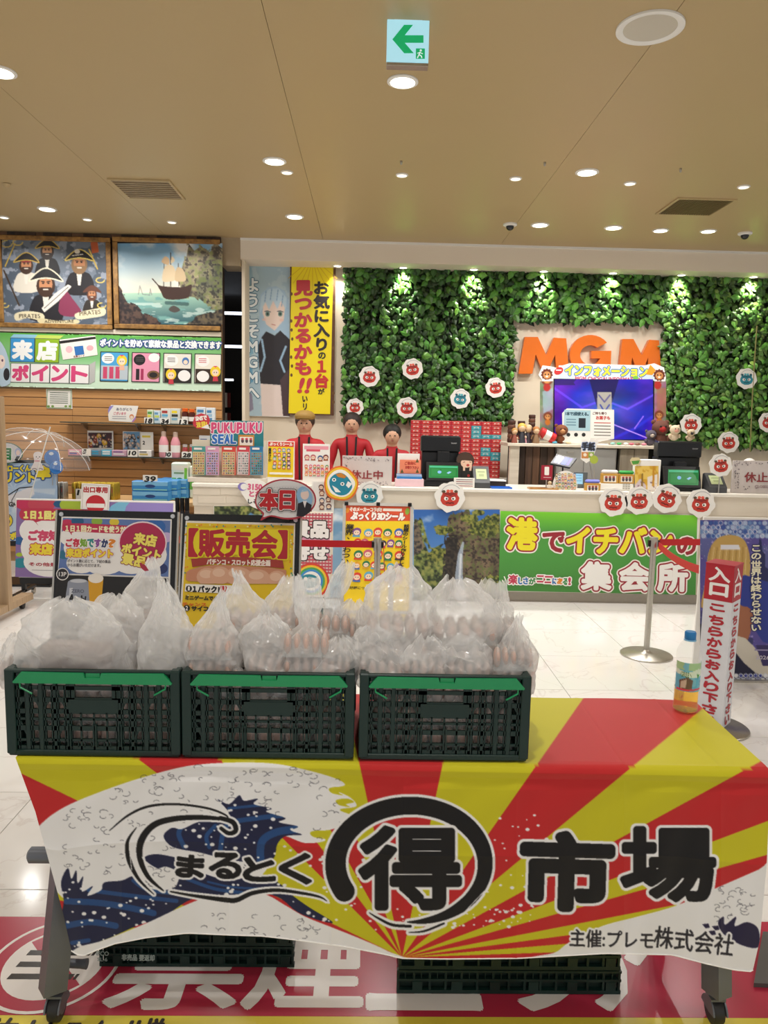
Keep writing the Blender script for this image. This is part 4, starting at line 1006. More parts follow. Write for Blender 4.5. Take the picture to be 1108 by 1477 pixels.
cre_x = [176, 330, 478, 582, 745, 900, 1040]
yedge = (A3[1]+B3[1])/2
for r in range(NT_):
    v = r/(NT_-1)*.965
    row = (D3[None]*(1-uu[:, None])+C3[None]*uu[:, None])*(1-v)+(A3[None]*(1-uu[:, None])+B3[None]*uu[:, None])*v
    row[:, 2] = ZT+.004+.0012*np.sin(uu*23+v*3)*(v < .95)
    for c_ in (745, 900, 1040): row[:, 2] += .0008*np.exp(-((uu-(c_-22)/1090)/.0035)**2)
    ptsV[r] = row
for r in range(ND):
    v = (r+1)/ND
    top = Ltop[None]*(1-uu[:, None])+Rtop[None]*uu[:, None]
    bx = 103+(1086-103)*uu; by = np.interp(bx, bl[0], bl[1])
    py = top[:, 1]*(1-v)+by*v
    xl = np.interp(py, lx[0], lx[1]); xr = np.interp(py, rx_[0], rx_[1]); px = xl*(1-uu)+xr*uu
    # depth of the hanging part: soft folds that open towards the hem, ironed creases, one level crease
    am = .25+.75*v
    dep = -.007+am*(.0065*np.sin(uu*17+.6)+.004*np.sin(uu*41+1.5*v+1)+.0022*np.sin(uu*78+3*v)+.0013*np.sin(uu*140+9*v))
    dep += .0016*np.sin(uu*60+v*22)*np.exp(-((v-.1)/.15)**2)
    for c_ in cre_x: dep -= .0055*np.exp(-np.abs(px-c_)/7)*(.35+.65*v)
    dep -= .0028*np.exp(-np.abs(v-.47)*30)
    dep = dep*min(1, v*8)+.011*min(1, max(0, (v-.035)/.03))
    e = math.exp(-v*40)
    d = np.stack([ray(a, b) for a, b in zip(px, py)]); Yd = yedge-.010+dep+.008*e
    t = Yd/d[:, 1]; ptsV[NT_+r] = np.stack([d[:, 0]*t, Yd, HC+d[:, 2]*t], 1)
Vv = ptsV.reshape(-1, 3)
q = Vv-np.array([0, 0, HC]); dd = q @ FWD; X_ = q @ RGT/dd*FPX; Y_ = -(q @ UPV)/dd*FPX
ipx = 554+X_*_c-Y_*_s; ipy = 738.5+X_*_s+Y_*_c
fx = np.clip(ipx-cv.x0-.5, 0, cimg.shape[1]-1.001); fy = np.clip(ipy-cv.y0-.5, 0, cimg.shape[0]-1.001); i0 = fx.astype(int); j0 = fy.astype(int); a = (fx-i0)[:, None]; b = (fy-j0)[:, None]
colr = (cimg[j0, i0]*(1-a)+cimg[j0, i0+1]*a)*(1-b)+(cimg[j0+1, i0]*(1-a)+cimg[j0+1, i0+1]*a)*b
m_cloth = attr_mat('printed_cloth', .55); m_cloth.node_tree.nodes['Principled BSDF'].inputs['Specular IOR Level'].default_value = .22; m_cloth.node_tree.nodes['Principled BSDF'].inputs['Sheen Weight'].default_value = .15
clo = grid_mesh('printed_tablecloth', Vv, NX, NT_+ND, colr, None, m_cloth, smooth=True)
tag(clo, 'red and yellow rayed cloth with blue sea print and black lettering over the table', 'tablecloth')
hem = MB(); hp = [tuple(ptsV[-1, i]+np.array([0, -.0005, 0])) for i in range(0, NX, 12)]+[tuple(ptsV[-1, -1])]
hem.tube(hp, .0016, 5); hem.build('hem', m_paper, clo)

# ---- crates
m_crate = M('dark_green_crate', '#0e2b26', .38, var=.1); m_hand = M('bright_green_handle', '#1f8f58', .35, var=.04)
YC0 = F(385, 1096, ZT+.006)[1]; ZC0 = ZT+.0065
CH = P(380, 970, YC0)[2]-ZC0
cxs = [(P(8, 1040, YC0)[0], P(254, 1040, YC0)[0]), (P(262, 1040, YC0)[0], P(511, 1040, YC0)[0]), (P(518, 1040, YC0)[0], P(768, 1040, YC0)[0])]
CW = cxs[1][1]-cxs[1][0]; CD = .30
def crate(x0, y0, z0, w, d, h, label, grp, folded=False, rz=0.0):
    t = thing('folding_crate', label, 'crate', (x0+w/2, y0, z0), grp)
    x1, y1, z1 = x0+w, y0+d, z0+h
    # corner posts, rim and base
    po = .022
    fr = MB()
    for X in (x0, x1-po):
        for Y in (y0, y1-po): fr.box(X, X+po, Y, Y+po, z0+.006, z1, bev=.003)
    fr.box(x0+po*.5, x1-po*.5, y0+.001, y0+.014, z1-.010, z1-.0015, bev=.002).box(x0+po*.5, x1-po*.5, y1-.014, y1-.001, z1-.010, z1-.0015, bev=.002)
    fr.box(x0+.001, x0+.014, y0+po*.5, y1-po*.5, z1-.010, z1-.0015, bev=.002).box(x1-.014, x1-.001, y0+po*.5, y1-po*.5, z1-.010, z1-.0015, bev=.002)
    fr.box(x0+.004, x1-.004, y0+.002, y0+.016, z0+.002, z0+.016, bev=.002).box(x0+.012, x1-.012, y0+.006, y1-.006, z0, z0+.006, bev=.002)
    fr.box(x0+.004, x1-.004, y1-.016, y1-.002, z0+.002, z0+.016).box(x0+.002, x0+.016, y0+.01, y1-.01, z0+.002, z0+.016).box(x1-.016, x1-.002, y0+.01, y1-.01, z0+.002, z0+.016)
    fr.build('frame', m_crate, t)
    # lattice walls
    def wall(a0, a1, mk, nx, slot):
        m = MB(); W_ = a1-a0; hh = h-.026; zb = z0+.016
        bx = lambda u0, u1, v0, v1, th=.005, o=0.0: mk(m, a0+W_*u0, a0+W_*u1, zb+hh*v0, zb+hh*v1, th, o)
        for v in ((.0, .05), (.11, .14), (.25, .31), (.385, .415), (.47, .53), (.62, .68), (.78, .83), (.95, 1.0)): bx(0, 1, v[0], v[1], .006)
        for k in range(nx+1):
            u = k/nx
            if slot and .38 < u < .62: bx(u-.006, u+.006, 0, .63, .004)
            else: bx(max(0, u-.009), min(1, u+.009), 0, 1, .014)
        for u in (.075, .925, .16, .84): bx(u-.012, u+.012, 0, 1, .008, -.001)
        for k in range(nx*2):
            u = (k+.5)/(nx*2)
            if not (slot and .36 < u < .64): bx(u-.0035, u+.0035, .0, .83, .006)
            bx(u-.003, u+.003, .035, .10, .003)
        if slot:
            bx(.34, .66, .49, .66, .006, -.001); bx(.34, .66, .90, 1.0, .006); bx(.34, .38, .66, .96, .006); bx(.62, .66, .66, .96, .006)
            for u in (.34, .505, .67): mk(m, a0+W_*(u-.012), a0+W_*(u-.004), zb+hh*.05, zb+hh*.34, .01, -.003); mk(m, a0+W_*(u+.004), a0+W_*(u+.012), zb+hh*.05, zb+hh*.34, .01, -.003)
        return m
    def mkf(Y0, s_):
        def f(m, xa, xb, za, zb, th, o): m.box(xa, xb, min(Y0+s_*(o), Y0+s_*(o+th)), max(Y0+s_*o, Y0+s_*(o+th)), za, zb)
        return f
    def mks(X0, s_):
        def f(m, xa, xb, za, zb, th, o): m.box(min(X0+s_*o, X0+s_*(o+th)), max(X0+s_*o, X0+s_*(o+th)), xa, xb, za, zb)
        return f
    fm = wall(x0+po, x1-po, mkf(y0+.006, 1), 12, True)
    # diagonal ribs
    W_ = w-2*po
    for k in range(12):
        if 4 <= k < 8: continue
        xa, xb = x0+po+W_*k/12, x0+po+W_*(k+1)/12; za, zb = z0+.016+(h-.026)*.49, z0+.016+(h-.026)*.78
        if k % 2: xa, xb = xb, xa
        fm.beam((xa, y0+.0095, za), (xb, y0+.0095, zb), .003, .004)
        za, zb = z0+.016+(h-.026)*.1, z0+.016+(h-.026)*.46
        if k % 3 == 0: fm.beam((xa, y0+.0095, zb), (xb, y0+.0095, za), .003, .004)
    for nm, mm_ in (('front_lattice', fm), ('back_lattice', wall(x0+po, x1-po, mkf(y1-.006, -1), 12, True)), ('side_lattice', wall(y0+po, y1-po, mks(x0+.006, 1), 8, False)), ('side_lattice', wall(y0+po, y1-po, mks(x1-.006, -1), 8, False))):
        o = mm_.build(nm, m_crate, t, fix=False); o['kind'] = 'stuff'
    # green lift bar
    hb = MB(); zt = z1-.006; zb_ = zt-.026; yy = y0-.004
    xa, xb = x0+.035, x1-.030; n0, n1 = xa+(xb-xa)*.44, xa+(xb-xa)*.56
    hb.slab([(xa-.014, yy, zb_+.003), (xa+.006, yy, zt), (n0, yy, zt-.001), (n0+.003, yy, zt-.012), (n1-.003, yy, zt-.012), (n1, yy, zt-.001), (xb-.006, yy, zt), (xb+.014, yy, zb_+.003), (xb+.012, yy, zb_), (xa-.012, yy, zb_)], (0, .012, 0))
    hb.box(n0+.004, n1-.004, yy+.004, yy+.01, zt-.013, zt-.002)
    hd = hb.build('handle', m_hand, t)
    MB().tube([(xa+.001, yy+.004, zb_+.001), (xa+.002, yy+.002, zb_-.010), (xa+.028, yy+.004, zb_-.026)], .0022, 6).build('handle_wire', m_hand, hd); MB().tube([(xb-.001, yy+.004, zb_+.001), (xb-.002, yy+.002, zb_-.010), (xb-.028, yy+.004, zb_-.026)], .0022, 6).build('handle_wire', m_hand, hd)
    return t
labs = ('dark green folding crate at the left end of the table, holding the biggest bags', 'dark green folding crate in the middle of the table, with the tall knotted bag', 'dark green folding crate on the right, beside the bare rayed cloth')
crates = [crate(cxs[i][0], YC0, ZC0, CW, CD, CH, labs[i], 'crates on the table') for i in range(3)]

# folded crates below the table
def folded(x0, x1, y0, ztop, label, n, d=.3):
    w = x1-x0; t = thing('folded_crate', label, 'crate', ((x0+x1)/2, y0, .003), 'folded crates under the table')
    h = ztop/n
    for k in range(n):
        z0 = .003+k*h; o_ = .004*(k % 2)
        MB().box(x0+.006+o_, x1-.006-o_, y0+.014, y0+d-.01, z0, z0+h-.002, bev=.003).build('folded_walls', M('dark_green_deep', '#0d231e', .5, var=.2), t)
        m = MB(); m.box(x0+o_, x1-o_, y0, y0+.012, z0+.001, z0+h*.16).box(x0+o_, x1-o_, y0, y0+.012, z0+h*.52, z0+h*.62).box(x0+o_, x1-o_, y0, y0+.012, z0+h*.88, z0+h-.002)
        for i in range(15):
            xx = x0+o_+(w-2*o_-.008)*i/14; m.box(xx, xx+.006, y0+.001, y0+.011, z0+.001, z0+h-.003)
        for i in range(28):
            if i % 5 == 2: xx = x0+o_+(w-2*o_-.02)*i/28; m.box(xx, xx+.026, y0-.001, y0+.01, z0+h*.16, z0+h*.52)
            xx = x0+o_+(w-2*o_-.004)*i/28; m.box(xx, xx+.0025, y0+.002, y0+.01, z0+h*.62, z0+h*.88)
        o = m.build('lattice_edge', m_crate, t); o['kind'] = 'stuff'
    return t
yl = F(290, 1395, .003)[1]
fo = folded(F(148, 1385, .003)[0], F(424, 1400, .003)[0], yl, P(290, 1335, yl)[2], 'folded dark green crates with white stencilled writing, under the left half of the cloth', 2)
pr = Print(onY(yl-.002), lift=.0004); pr.text('IFCO', 139, 1372, 18, 6, '#8fa39b', .2); pr.text('SL-6', 141, 1381, 14, 5, '#8fa39b', .2); pr.text('非売品 要返却', 176, 1376, 47, 9, '#a9b8b0', .3); pr.rect(560, 0, 1, 1, '#222') if False else None
pr.build('stencil', fo)
yr_ = F(730, 1434, .003)[1]
folded(F(572, 1430, .003)[0], F(893, 1430, .003)[0], yr_, P(730, 1366, yr_)[2], 'folded dark green crates under the cloth, right of the leg of the ring print', 2)['label'] = 'folded dark green crates without writing, under the right half of the cloth'

# ---- thin white carrier bags
def plastic():
    m = bpy.data.materials.new('thin_white_plastic'); m.use_nodes = True; nt = m.node_tree; b = nt.nodes['Principled BSDF']; out = nt.nodes['Material Output']
    b.inputs['Base Color'].default_value = (.97, .97, .965, 1); b.inputs['Roughness'].default_value = .13; b.inputs['Specular IOR Level'].default_value = .9
    tl = nt.nodes.new('ShaderNodeBsdfTranslucent'); tl.inputs['Color'].default_value = (.97,.97,.96,1)
    tr = nt.nodes.new('ShaderNodeBsdfTransparent'); m1 = nt.nodes.new('ShaderNodeMixShader'); m1.inputs[0].default_value = .35
    m2 = nt.nodes.new('ShaderNodeMixShader')
    lw_ = nt.nodes.new('ShaderNodeLayerWeight'); lw_.inputs['Blend'].default_value = .35
    mr_ = nt.nodes.new('ShaderNodeMapRange'); mr_.inputs['To Min'].default_value = .40; mr_.inputs['To Max'].default_value = .93
    nt.links.new(lw_.outputs['Facing'], mr_.inputs['Value'])
    nt.links.new(b.outputs[0], m1.inputs[1]); nt.links.new(tl.outputs[0], m1.inputs[2])
    nt.links.new(mr_.outputs[0], m2.inputs[0]); nt.links.new(tr.outputs[0], m2.inputs[1]); nt.links.new(m1.outputs[0], m2.inputs[2])
    tc = nt.nodes.new('ShaderNodeTexCoord'); n = nt.nodes.new('ShaderNodeTexNoise'); n.inputs['Scale'].default_value = 17; n.inputs['Detail'].default_value = 2; n.inputs['Distortion'].default_value = 2.2
    bp = nt.nodes.new('ShaderNodeBump'); bp.inputs['Strength'].default_value = .65; bp.inputs['Distance'].default_value = .012
    nt.links.new(tc.outputs['Object'], n.inputs['Vector']); nt.links.new(n.outputs['Fac'], bp.inputs['Height']); nt.links.new(bp.outputs[0], b.inputs['Normal'])
    nt.links.new(m2.outputs[0], out.inputs['Surface'])
    return m
m_bag = plastic()
m_egg = M('pinkish_egg', '#cdafa2', .45, var=.12, scale=12)
m_pack = M('clear_pack', '#dfe2e0', .12, alpha=.25, spec=.8)
m_tray = M('grey_tray', '#8d7a72', .4, var=.1)
def egg_pack_mesh():
    m = MB()
    for i in range(5):
        for j in range(2): m.ball(((i-2)*.046, (j-.5)*.048, .028), (.021, .021, .026), 10, 7)
    return m.mesh('eggs', m_egg, smooth=True)
def shell_mesh():
    n, k = 41, 17; vs = []
    for j in range(k):
        for i in range(n):
            x = -.118+.236*i/(n-1); y = -.05+.1*j/(k-1)
            ex = abs(math.sin((x+.115)/.046*PI)); ey = abs(math.sin((y+.048)/.048*PI)); edge = min(1, min(i, n-1-i)/2.5)*min(1, min(j, k-1-j)/2.0)
            vs.append((x, y, .003+edge*(.03+.026*ex**.6*ey**.6)))
    fs = [(j*n+i, j*n+i+1, j*n+n+i+1, j*n+n+i) for j in range(k-1) for i in range(n-1)]
    m = MB(); m.add(vs, fs); return m.mesh('pack_shell', m_pack, smooth=True)
EG, SH = egg_pack_mesh(), shell_mesh()
PROF = {'peak': [(0, .86, .86), (.08, 1, 1), (.35, 1.0, 1.0), (.52, .84, .86), (.7, .52, .55), (.85, .27, .28), (.95, .14, .12), (1, .10, .03)],
        'loaf': [(0, .9, .9), (.1, 1, 1), (.45, .99, 1), (.66, .9, .88), (.82, .70, .62), (.93, .46, .32), (1, .22, .05)],
        'knot': [(0, .9, .9), (.08, 1, 1), (.3, .95, .98), (.42, .66, .7), (.52, .40, .42), (.62, .34, .30), (.75, .46, .26), (.9, .50, .18), (1, .42, .05)],
        'tail': [(0, .9, .9), (.1, 1, 1), (.3, .85, .9), (.42, .45, .5), (.52, .24, .26), (.7, .30, .2), (.88, .34, .14), (1, .24, .04)]}
bag_i = 0
def bag(x0, x1, ybot, ytop, Y, kind, label, apex=0.0, dep=.075, pack=1, tray=False, seed=None, back=0.0, wr=1.0, group='white plastic bags of egg packs'):
    """px extents of the bag at depth Y; apex = sideways shift of the tip in px"""
    global bag_i; bag_i += 1; sd = seed or bag_i*3.7
    a, b = P(x0, ybot, Y), P(x1, ybot, Y); zt = P((x0+x1)/2, ytop, Y)[2]; z0 = a[2]; w = (b[0]-a[0])/2; cx = (a[0]+b[0])/2; H = zt-z0
    ax = apex*Y/FPX
    t = thing('plastic_bag', label, 'bag', (cx, Y, z0), group)
    n, k = 88, 60; vs = np.zeros((k, n, 3)); pf = PROF[kind]; pv = [p[0] for p in pf]
    for j in range(k):
        v = j/(k-1); rx = np.interp(v, pv, [p[1] for p in pf])*w; ry = np.interp(v, pv, [p[2] for p in pf])*dep
        for i in range(n):
            th = 2*PI*i/n; c_, s_ = math.cos(th), math.sin(th); e = 2.0/(2.9-.9*v)
            x = math.copysign(abs(c_)**e, c_)*rx; y = math.copysign(abs(s_)**e, s_)*ry
            # creases run towards the tie; flatter, sharper ones on the body
            g1 = mnoise.noise(Vector((c_*2.6+sd, s_*2.6, v*1.3))); g2 = mnoise.noise(Vector((c_*7+sd, s_*7, v*2.2+5))); g3 = mnoise.noise(Vector((c_*3+v*4+sd, s_*3-v*3, v*5+9)))
            g4 = mnoise.noise(Vector((c_*13+sd, s_*13, v*3.0+2)))
            rdg = (1-abs(g2)*2.6); r3 = (1-abs(g3)*2.4); r4 = (1-abs(g4)*2.4)
            qx, qy, qz = x*13+sd, y*13, v*H*13; h1 = mnoise.noise(Vector((qx+2*v, qy, qz))); h2 = 1-abs(mnoise.noise(Vector((qx*1.7+4, qy*1.7+qz*.8, qz*1.3-qx))))*3.2; h3 = 1-abs(mnoise.noise(Vector((qx*3.2-qz*1.5, qy*3.2+1, qz*2.6+qx))))*3.2
            up_ = max(0.0, (v-.45)/.55)
            am = wr*(.017*h1+.0045*h2+.0012*h3+up_*(.004*rdg+.001*r4)); am *= min(1, .3+v*3)*(1.0 if v < .8 else .75)
            L = math.hypot(c_, s_); x += c_*am; y += s_*am
            dx = ax*v**1.6+w*.10*math.sin(v*3+sd)*v; dy = back*v**1.5
            z = z0+H*v+.010*wr*g3*(v > .1)+(.016*mnoise.noise(Vector((c_*2.2+sd*2, s_*2, 3)))*v**3)
            vs[j, i] = (cx+x+dx, Y+y+dy, z)
    V = vs.reshape(-1, 3); fs = [(j*n+i, j*n+(i+1) % n, j*n+n+(i+1) % n, j*n+n+i) for j in range(k-1) for i in range(n)]
    m = MB(); m.add(V, fs); m.build('bag_skin', m_bag, t, smooth=True, fix=False)
    if tray:
        MB().box(cx-w*.62, cx+w*.62, Y-dep*.55, Y+dep*.55, z0+.012, z0+H*.5, bev=.01).build('tray', m_tray, t); 
    elif pack:
        for q_ in range(max(pack, min(3, int(H*.62/.058)))):
            sc_ = min(1.0, w*.86/.12); e = link_mesh('eggs', EG, t); e.scale = (sc_, min(1, dep*.8/.05), 1.0); e.location = (0, -dep*.12, .012+.058*q_); e.rotation_euler = (0, 0, 0)
            s2 = link_mesh('pack_shell', SH, t); s2.scale = e.scale; s2.location = e.location
    return t
T0 = YC0
bag(150, 252, 960, 806, T0+.20, 'peak', 'tallest bag in the left crate, small red mark near its tip', apex=18, dep=.085, tray=True, back=.01)
bag(118, 214, 965, 858, T0+.13, 'loaf', 'creased bag over a grey tray behind the front bag of the left crate', apex=10, dep=.06, tray=True)
bag(34, 196, 985, 866, T0+.068, 'loaf', 'widest white bag along the front of the left crate', apex=-20, dep=.055, tray=True, wr=1.1)
bag(6, 50, 985, 916, T0+.10, 'loaf', 'small crumpled bag at the far left corner of the left crate', dep=.05, pack=1)
bag(200, 284, 985, 838, T0+.075, 'peak', 'upright pointed bag at the right front corner of the left crate', apex=-6, dep=.055, pack=0)
# the small print on the tallest bag
pr = Print(onY(T0+.115), lift=0); pr.poly([(201, 812), (206, 811), (211, 817), (215, 823), (209, 824), (203, 819)], '#a3263f'); pr.poly([(203, 810), (207, 809), (210, 813), (206, 814)], '#c99b2a')
bpy_b = [o for o in bpy.data.objects if o.name == 'plastic_bag'][0]
pr.build('printed_mark', bpy_b)
# middle crate
bag(268, 345, 985, 852, T0+.072, 'peak', 'pointed bag at the left front of the middle crate', apex=16, dep=.05)
bag(312, 402, 950, 826, T0+.17, 'peak', 'rounded-tip bag at the back left of the middle crate', apex=-14, dep=.07, pack=2)
bag(374, 442, 945, 832, T0+.21, 'loaf', 'bag with a square open top left of the tall knotted bag', dep=.06, apex=6, pack=2)
bag(352, 432, 982, 888, T0+.085, 'loaf', 'squat bag bulging with egg packs at the centre front of the middle crate', dep=.05, pack=1, wr=1.2)
bag(404, 482, 980, 834, T0+.075, 'knot', 'tall knotted bag with gathered neck right of the centre of the middle crate', apex=-4, dep=.055, pack=1)
bag(430, 512, 950, 812, T0+.19, 'tail', 'bag whose long twisted tail points up to the right, back of the middle crate', apex=30, dep=.06)
bag(446, 512, 986, 920, T0+.075, 'loaf', 'low bag at the right front corner of the middle crate', dep=.045, apex=10)
bag(470, 545, 960, 868, T0+.20, 'loaf', 'bag of egg packs at the back between the middle and right crates', dep=.06, pack=2)
bag(272, 356, 1000, 950, T0+.06, 'loaf', 'flat bag lowest at the left front of the middle crate', dep=.03)
bag(372, 450, 1000, 955, T0+.06, 'loaf', 'flat bag lowest at the centre front of the middle crate', dep=.028)
# right crate
bag(518, 626, 955, 818, T0+.14, 'loaf', 'large rounded bag on top of the right crate, left of its two big ones', dep=.075, apex=8, pack=1, wr=1.15)
bag(610, 722, 960, 836, T0+.14, 'loaf', 'large bag on top of the right crate, right of its two big ones', dep=.075, apex=-10, pack=1, wr=1.2)
bag(672, 742, 955, 838, T0+.21, 'knot', 'bag with an upright flap at the back right of the right crate', dep=.05, apex=2)
bag(510, 590, 985, 906, T0+.08, 'loaf', 'bag at the left front corner of the right crate', dep=.055, apex=-12, pack=1)
bag(572, 646, 985, 918, T0+.08, 'loaf', 'round bag at the centre front of the right crate', dep=.05, pack=1)
bag(636, 712, 985, 916, T0+.085, 'loaf', 'bag with a bluish sheen right of the centre front of the right crate', dep=.05, pack=1)
bag(700, 768, 998, 888, T0+.09, 'peak', 'slumped bag at the right front corner of the right crate', dep=.06, apex=8, pack=1)
bag(722, 770, 985, 905, T0+.17, 'tail', 'small bag with a thin twisted tip at the back right corner of the right crate', dep=.045, apex=-2)
bag(690, 748, 960, 868, T0+.16, 'loaf', 'crumpled bag behind the slumped bag of the right crate', dep=.05, pack=2)
# egg packs lying in the crates, seen through the lattice
eg0 = thing('egg_pack', 'clear pack of ten eggs lying inside a dark green crate', 'egg pack', (0, 0, 0), 'egg packs inside the crates')
link_mesh('eggs', EG, eg0); link_mesh('pack_shell', SH, eg0)
first = True
for ci in range(3):
    x0 = cxs[ci][0]
    for lv_ in range(3):
        for sx in (.29, .71):
            for yy in (.078, .20):
                loc = (x0+CW*sx*1.0, YC0+yy, ZC0+.008+lv_*.057)
                if lv_ == 2 and yy > .1: continue
                lb = 'clear pack of ten eggs inside the %s crate, seen through its lattice' % ('left', 'middle', 'right')[ci]
                if first: eg0.location = loc; eg0['label'] = lb; first = False
                else: dup(eg0, loc, lb)
for o in [o for o in bpy.data.objects if o.name.startswith('egg_pack')]:
    for ch in o.children: ch.scale = (.74, 1, 1)

# ---- tea bottle
yb_ = F(988, 1024, ZT+.005)[1]; pb = F(988, 1024, ZT+.005); rB = 19.5*math.hypot(1, .45)*yb_/FPX; HB = P(990, 911, yb_)[2]-pb[2]; bz = ZT+.006
bt = thing('tea_bottle', 'half-empty clear tea bottle with blue cap and blue-green label on the cloth corner', 'bottle', (pb[0], yb_, bz))
rB = .0335
prof = [(.0, .004), (.55, .0), (.9, .004), (1, .02), (1, .08), (.96, .10), (1, .12), (1, .40), (.97, .41), (.97, .66), (1, .68), (.98, .74), (.86, .80), (.62, .86), (.42, .89), (.40, .92)]
shell = MB().lathe([(r*rB, bz+h*HB) for r, h in prof], (pb[0], yb_, 0), 32, cap=False)
m_pet = bpy.data.materials.new('clear_bottle'); m_pet.use_nodes = True; _n = m_pet.node_tree; _p = _n.nodes['Principled BSDF']; _p.inputs['Roughness'].default_value = .06; _p.inputs['Base Color'].default_value = (.92, .95, .94, 1); _p.inputs['Alpha'].default_value = .13; _p.inputs['Specular IOR Level'].default_value = .5
shell.build('bottle_body', m_pet, bt, smooth=True)
m_tea = M('amber_tea', '#ffc21a', .02, var=.1, scale=25, trans=.9, ior=1.1)
MB().lathe([(r*rB*.955, bz+h*HB) for r, h in [(.5, .006), (.88, .009), (.99, .024), (.985, .08), (.95, .10), (.985, .12), (.985, .295), (.0, .30)]], (pb[0], yb_, 0), 28).build('tea', m_tea, bt, smooth=True)
MB().lathe([(.44*rB, bz+.905*HB), (.46*rB, bz+.915*HB), (.46*rB, bz+.985*HB), (.40*rB, bz+HB)], (pb[0], yb_, 0), 28).build('cap', M('blue_cap', '#2277b8', .35), bt, smooth=True)
MB().lathe([(.42*rB, bz+.885*HB), (.50*rB, bz+.888*HB), (.50*rB, bz+.9*HB), (.42*rB, bz+.904*HB)], (pb[0], yb_, 0), 24).build('neck_ring', M('blue_ring', '#7db4d6', .35), bt, smooth=True)
lc = Canvas(0, 0, 120, 60, 1.0, '#5fb3cf')
lc.put(lc.gy < 16, '#a9cf9a'); lc.put(lc.noise(20, 3) > .55, '#79bfd0'); lc.poly([(0, 14), (40, 20), (80, 12), (120, 18), (120, 26), (60, 30), (0, 24)], '#d9ebd6')
lc.poly([(18, 38), (44, 30), (62, 36), (60, 56), (20, 56)], '#6b5648'); lc.poly([(24, 40), (42, 34), (40, 52), (24, 54)], '#c9b9a4'); lc.poly([(74, 22), (86, 24), (80, 34)], '#3c9c3a')
lc.put(lc.tmask('GREEN', 22, 20, 34, 9, 0), '#4b7a2a'); lc.put(lc.tmask('茶', 88, 36, 16, 18, 0), '#2f6f9c'); lc.stroke([(10, 57), (112, 54)], 4, '#d9485a')
def wrap(a, b):
    th = -PI*.98+(a/120.0)*PI*.96*1.0; 
    return np.array([pb[0]+rB*1.012*math.cos(th), yb_+rB*1.012*math.sin(th), bz+HB*(.64-(b/60)*.36)])
w_, h_ = 60, 30; im = lc.final(); Vw = np.array([[wrap(i*120/(w_-1), j*60/(h_-1)) for i in range(w_)] for j in range(h_)]).reshape(-1, 3)-np.array(wloc(bt))
cc = np.array([[im[min(59, int(j*60/(h_-1))), min(119, int(i*120/(w_-1)))] for i in range(w_)] for j in range(h_)]).reshape(-1, 3)
grid_mesh('label_sleeve', Vw, w_, h_, cc, bt, GLOSSY, smooth=True)
# ================================================================== front counter
m_cnt = wood('counter_laminate', '#d8ccb9', '#e0d6c5', .4, 1.2, 14)
zK = P(850, 708, YK)[2]; xK0 = P(277, 700, YK)[0]; zFa = P(850, 739.8, YK)[2]
ct = thing('front_counter', 'long cream reception counter running across the picture behind the stall', 'counter', ((xK0+5)/2, YK+.3, 0))
MB().box(xK0, 6.2, YK-.012, YK+.50, zK-.03, zK, bev=.005).build('counter_top', M('counter_white', '#efe9dd', .25, var=.02), ct)
MB().box(xK0+.005, 6.2, YK, YK+.48, zFa, zK-.03).build('upper_band', m_cnt, ct)
MB().box(xK0+.012, 6.2, YK+.012, YK+.46, .085, zFa).build('body', m_cnt, ct)
MB().box(xK0+.02, 6.2, YK+.03, YK+.44, 0, .085).build('kick_plate', M('grey_kick', '#a39b8f', .35, .3), ct)
for k, (a, b) in enumerate(((277, 318), (318, 360), (360, 400))):      # block courses at the left end
    for j, (c_, d_) in enumerate(((703, 715), (715, 727))):
        p0, p1 = P(a+.5+(8 if j else 0), c_+.7, YK), P(b-.5+(8 if j else 0), d_-.7, YK)
        MB().box(max(p0[0], xK0+.006), p1[0], YK-.004, YK, p1[2], min(p0[2], zK-.031), bev=.002).build('facing_block', M('cream_block', '#ddd2c0', .5, var=.05, scale=8), ct)
YP = YK-.002
def panel_px(x0, y0, x1, y1, Y=YP): return frame_px(x0, y0, x1, y1, Y)
# picture panels on the counter front
def scenery(c, seed, sky=('#2f66b5', '#7fb0e0')):
    k = np.clip((c.gy-c.y0)/(c.y1-c.y0), 0, 1)[..., None]; c.a = c.c(sky[0])*(1-k)+c.c(sky[1])*k
    n = c.noise(28, seed, 5, sx=1.7); c.put(np.clip((n-.5)*5, 0, 1)*np.clip(1.2-(c.gy-c.y0)/(.5*(c.y1-c.y0)), 0, 1), '#eef3f8')
def foliage(c, m, seed, cols, sc=7):
    n = np.clip((c.noise(sc*1.6, seed, 5)-.25)*2, 0, 1)[..., None]; n2 = c.noise(sc*.55, seed+1, 4)
    a = c.c(cols[0])*(1-n)+c.c(cols[1])*n; h = np.clip((n2-.5)*5, 0, .75)[..., None]; a = a*(1-h)+c.c(cols[2])*h; h = np.clip((.47-n2)*6, 0, .85)[..., None]; c.put(m, a*(1-h)+c.c(cols[3])*h)
def wavy(c, pts, seed, amp=4, sc=6):
    m = c.mask(pts); n = c.noise(sc, seed, 3); g = c.grow(m, amp); return m | (g & (n > .5))
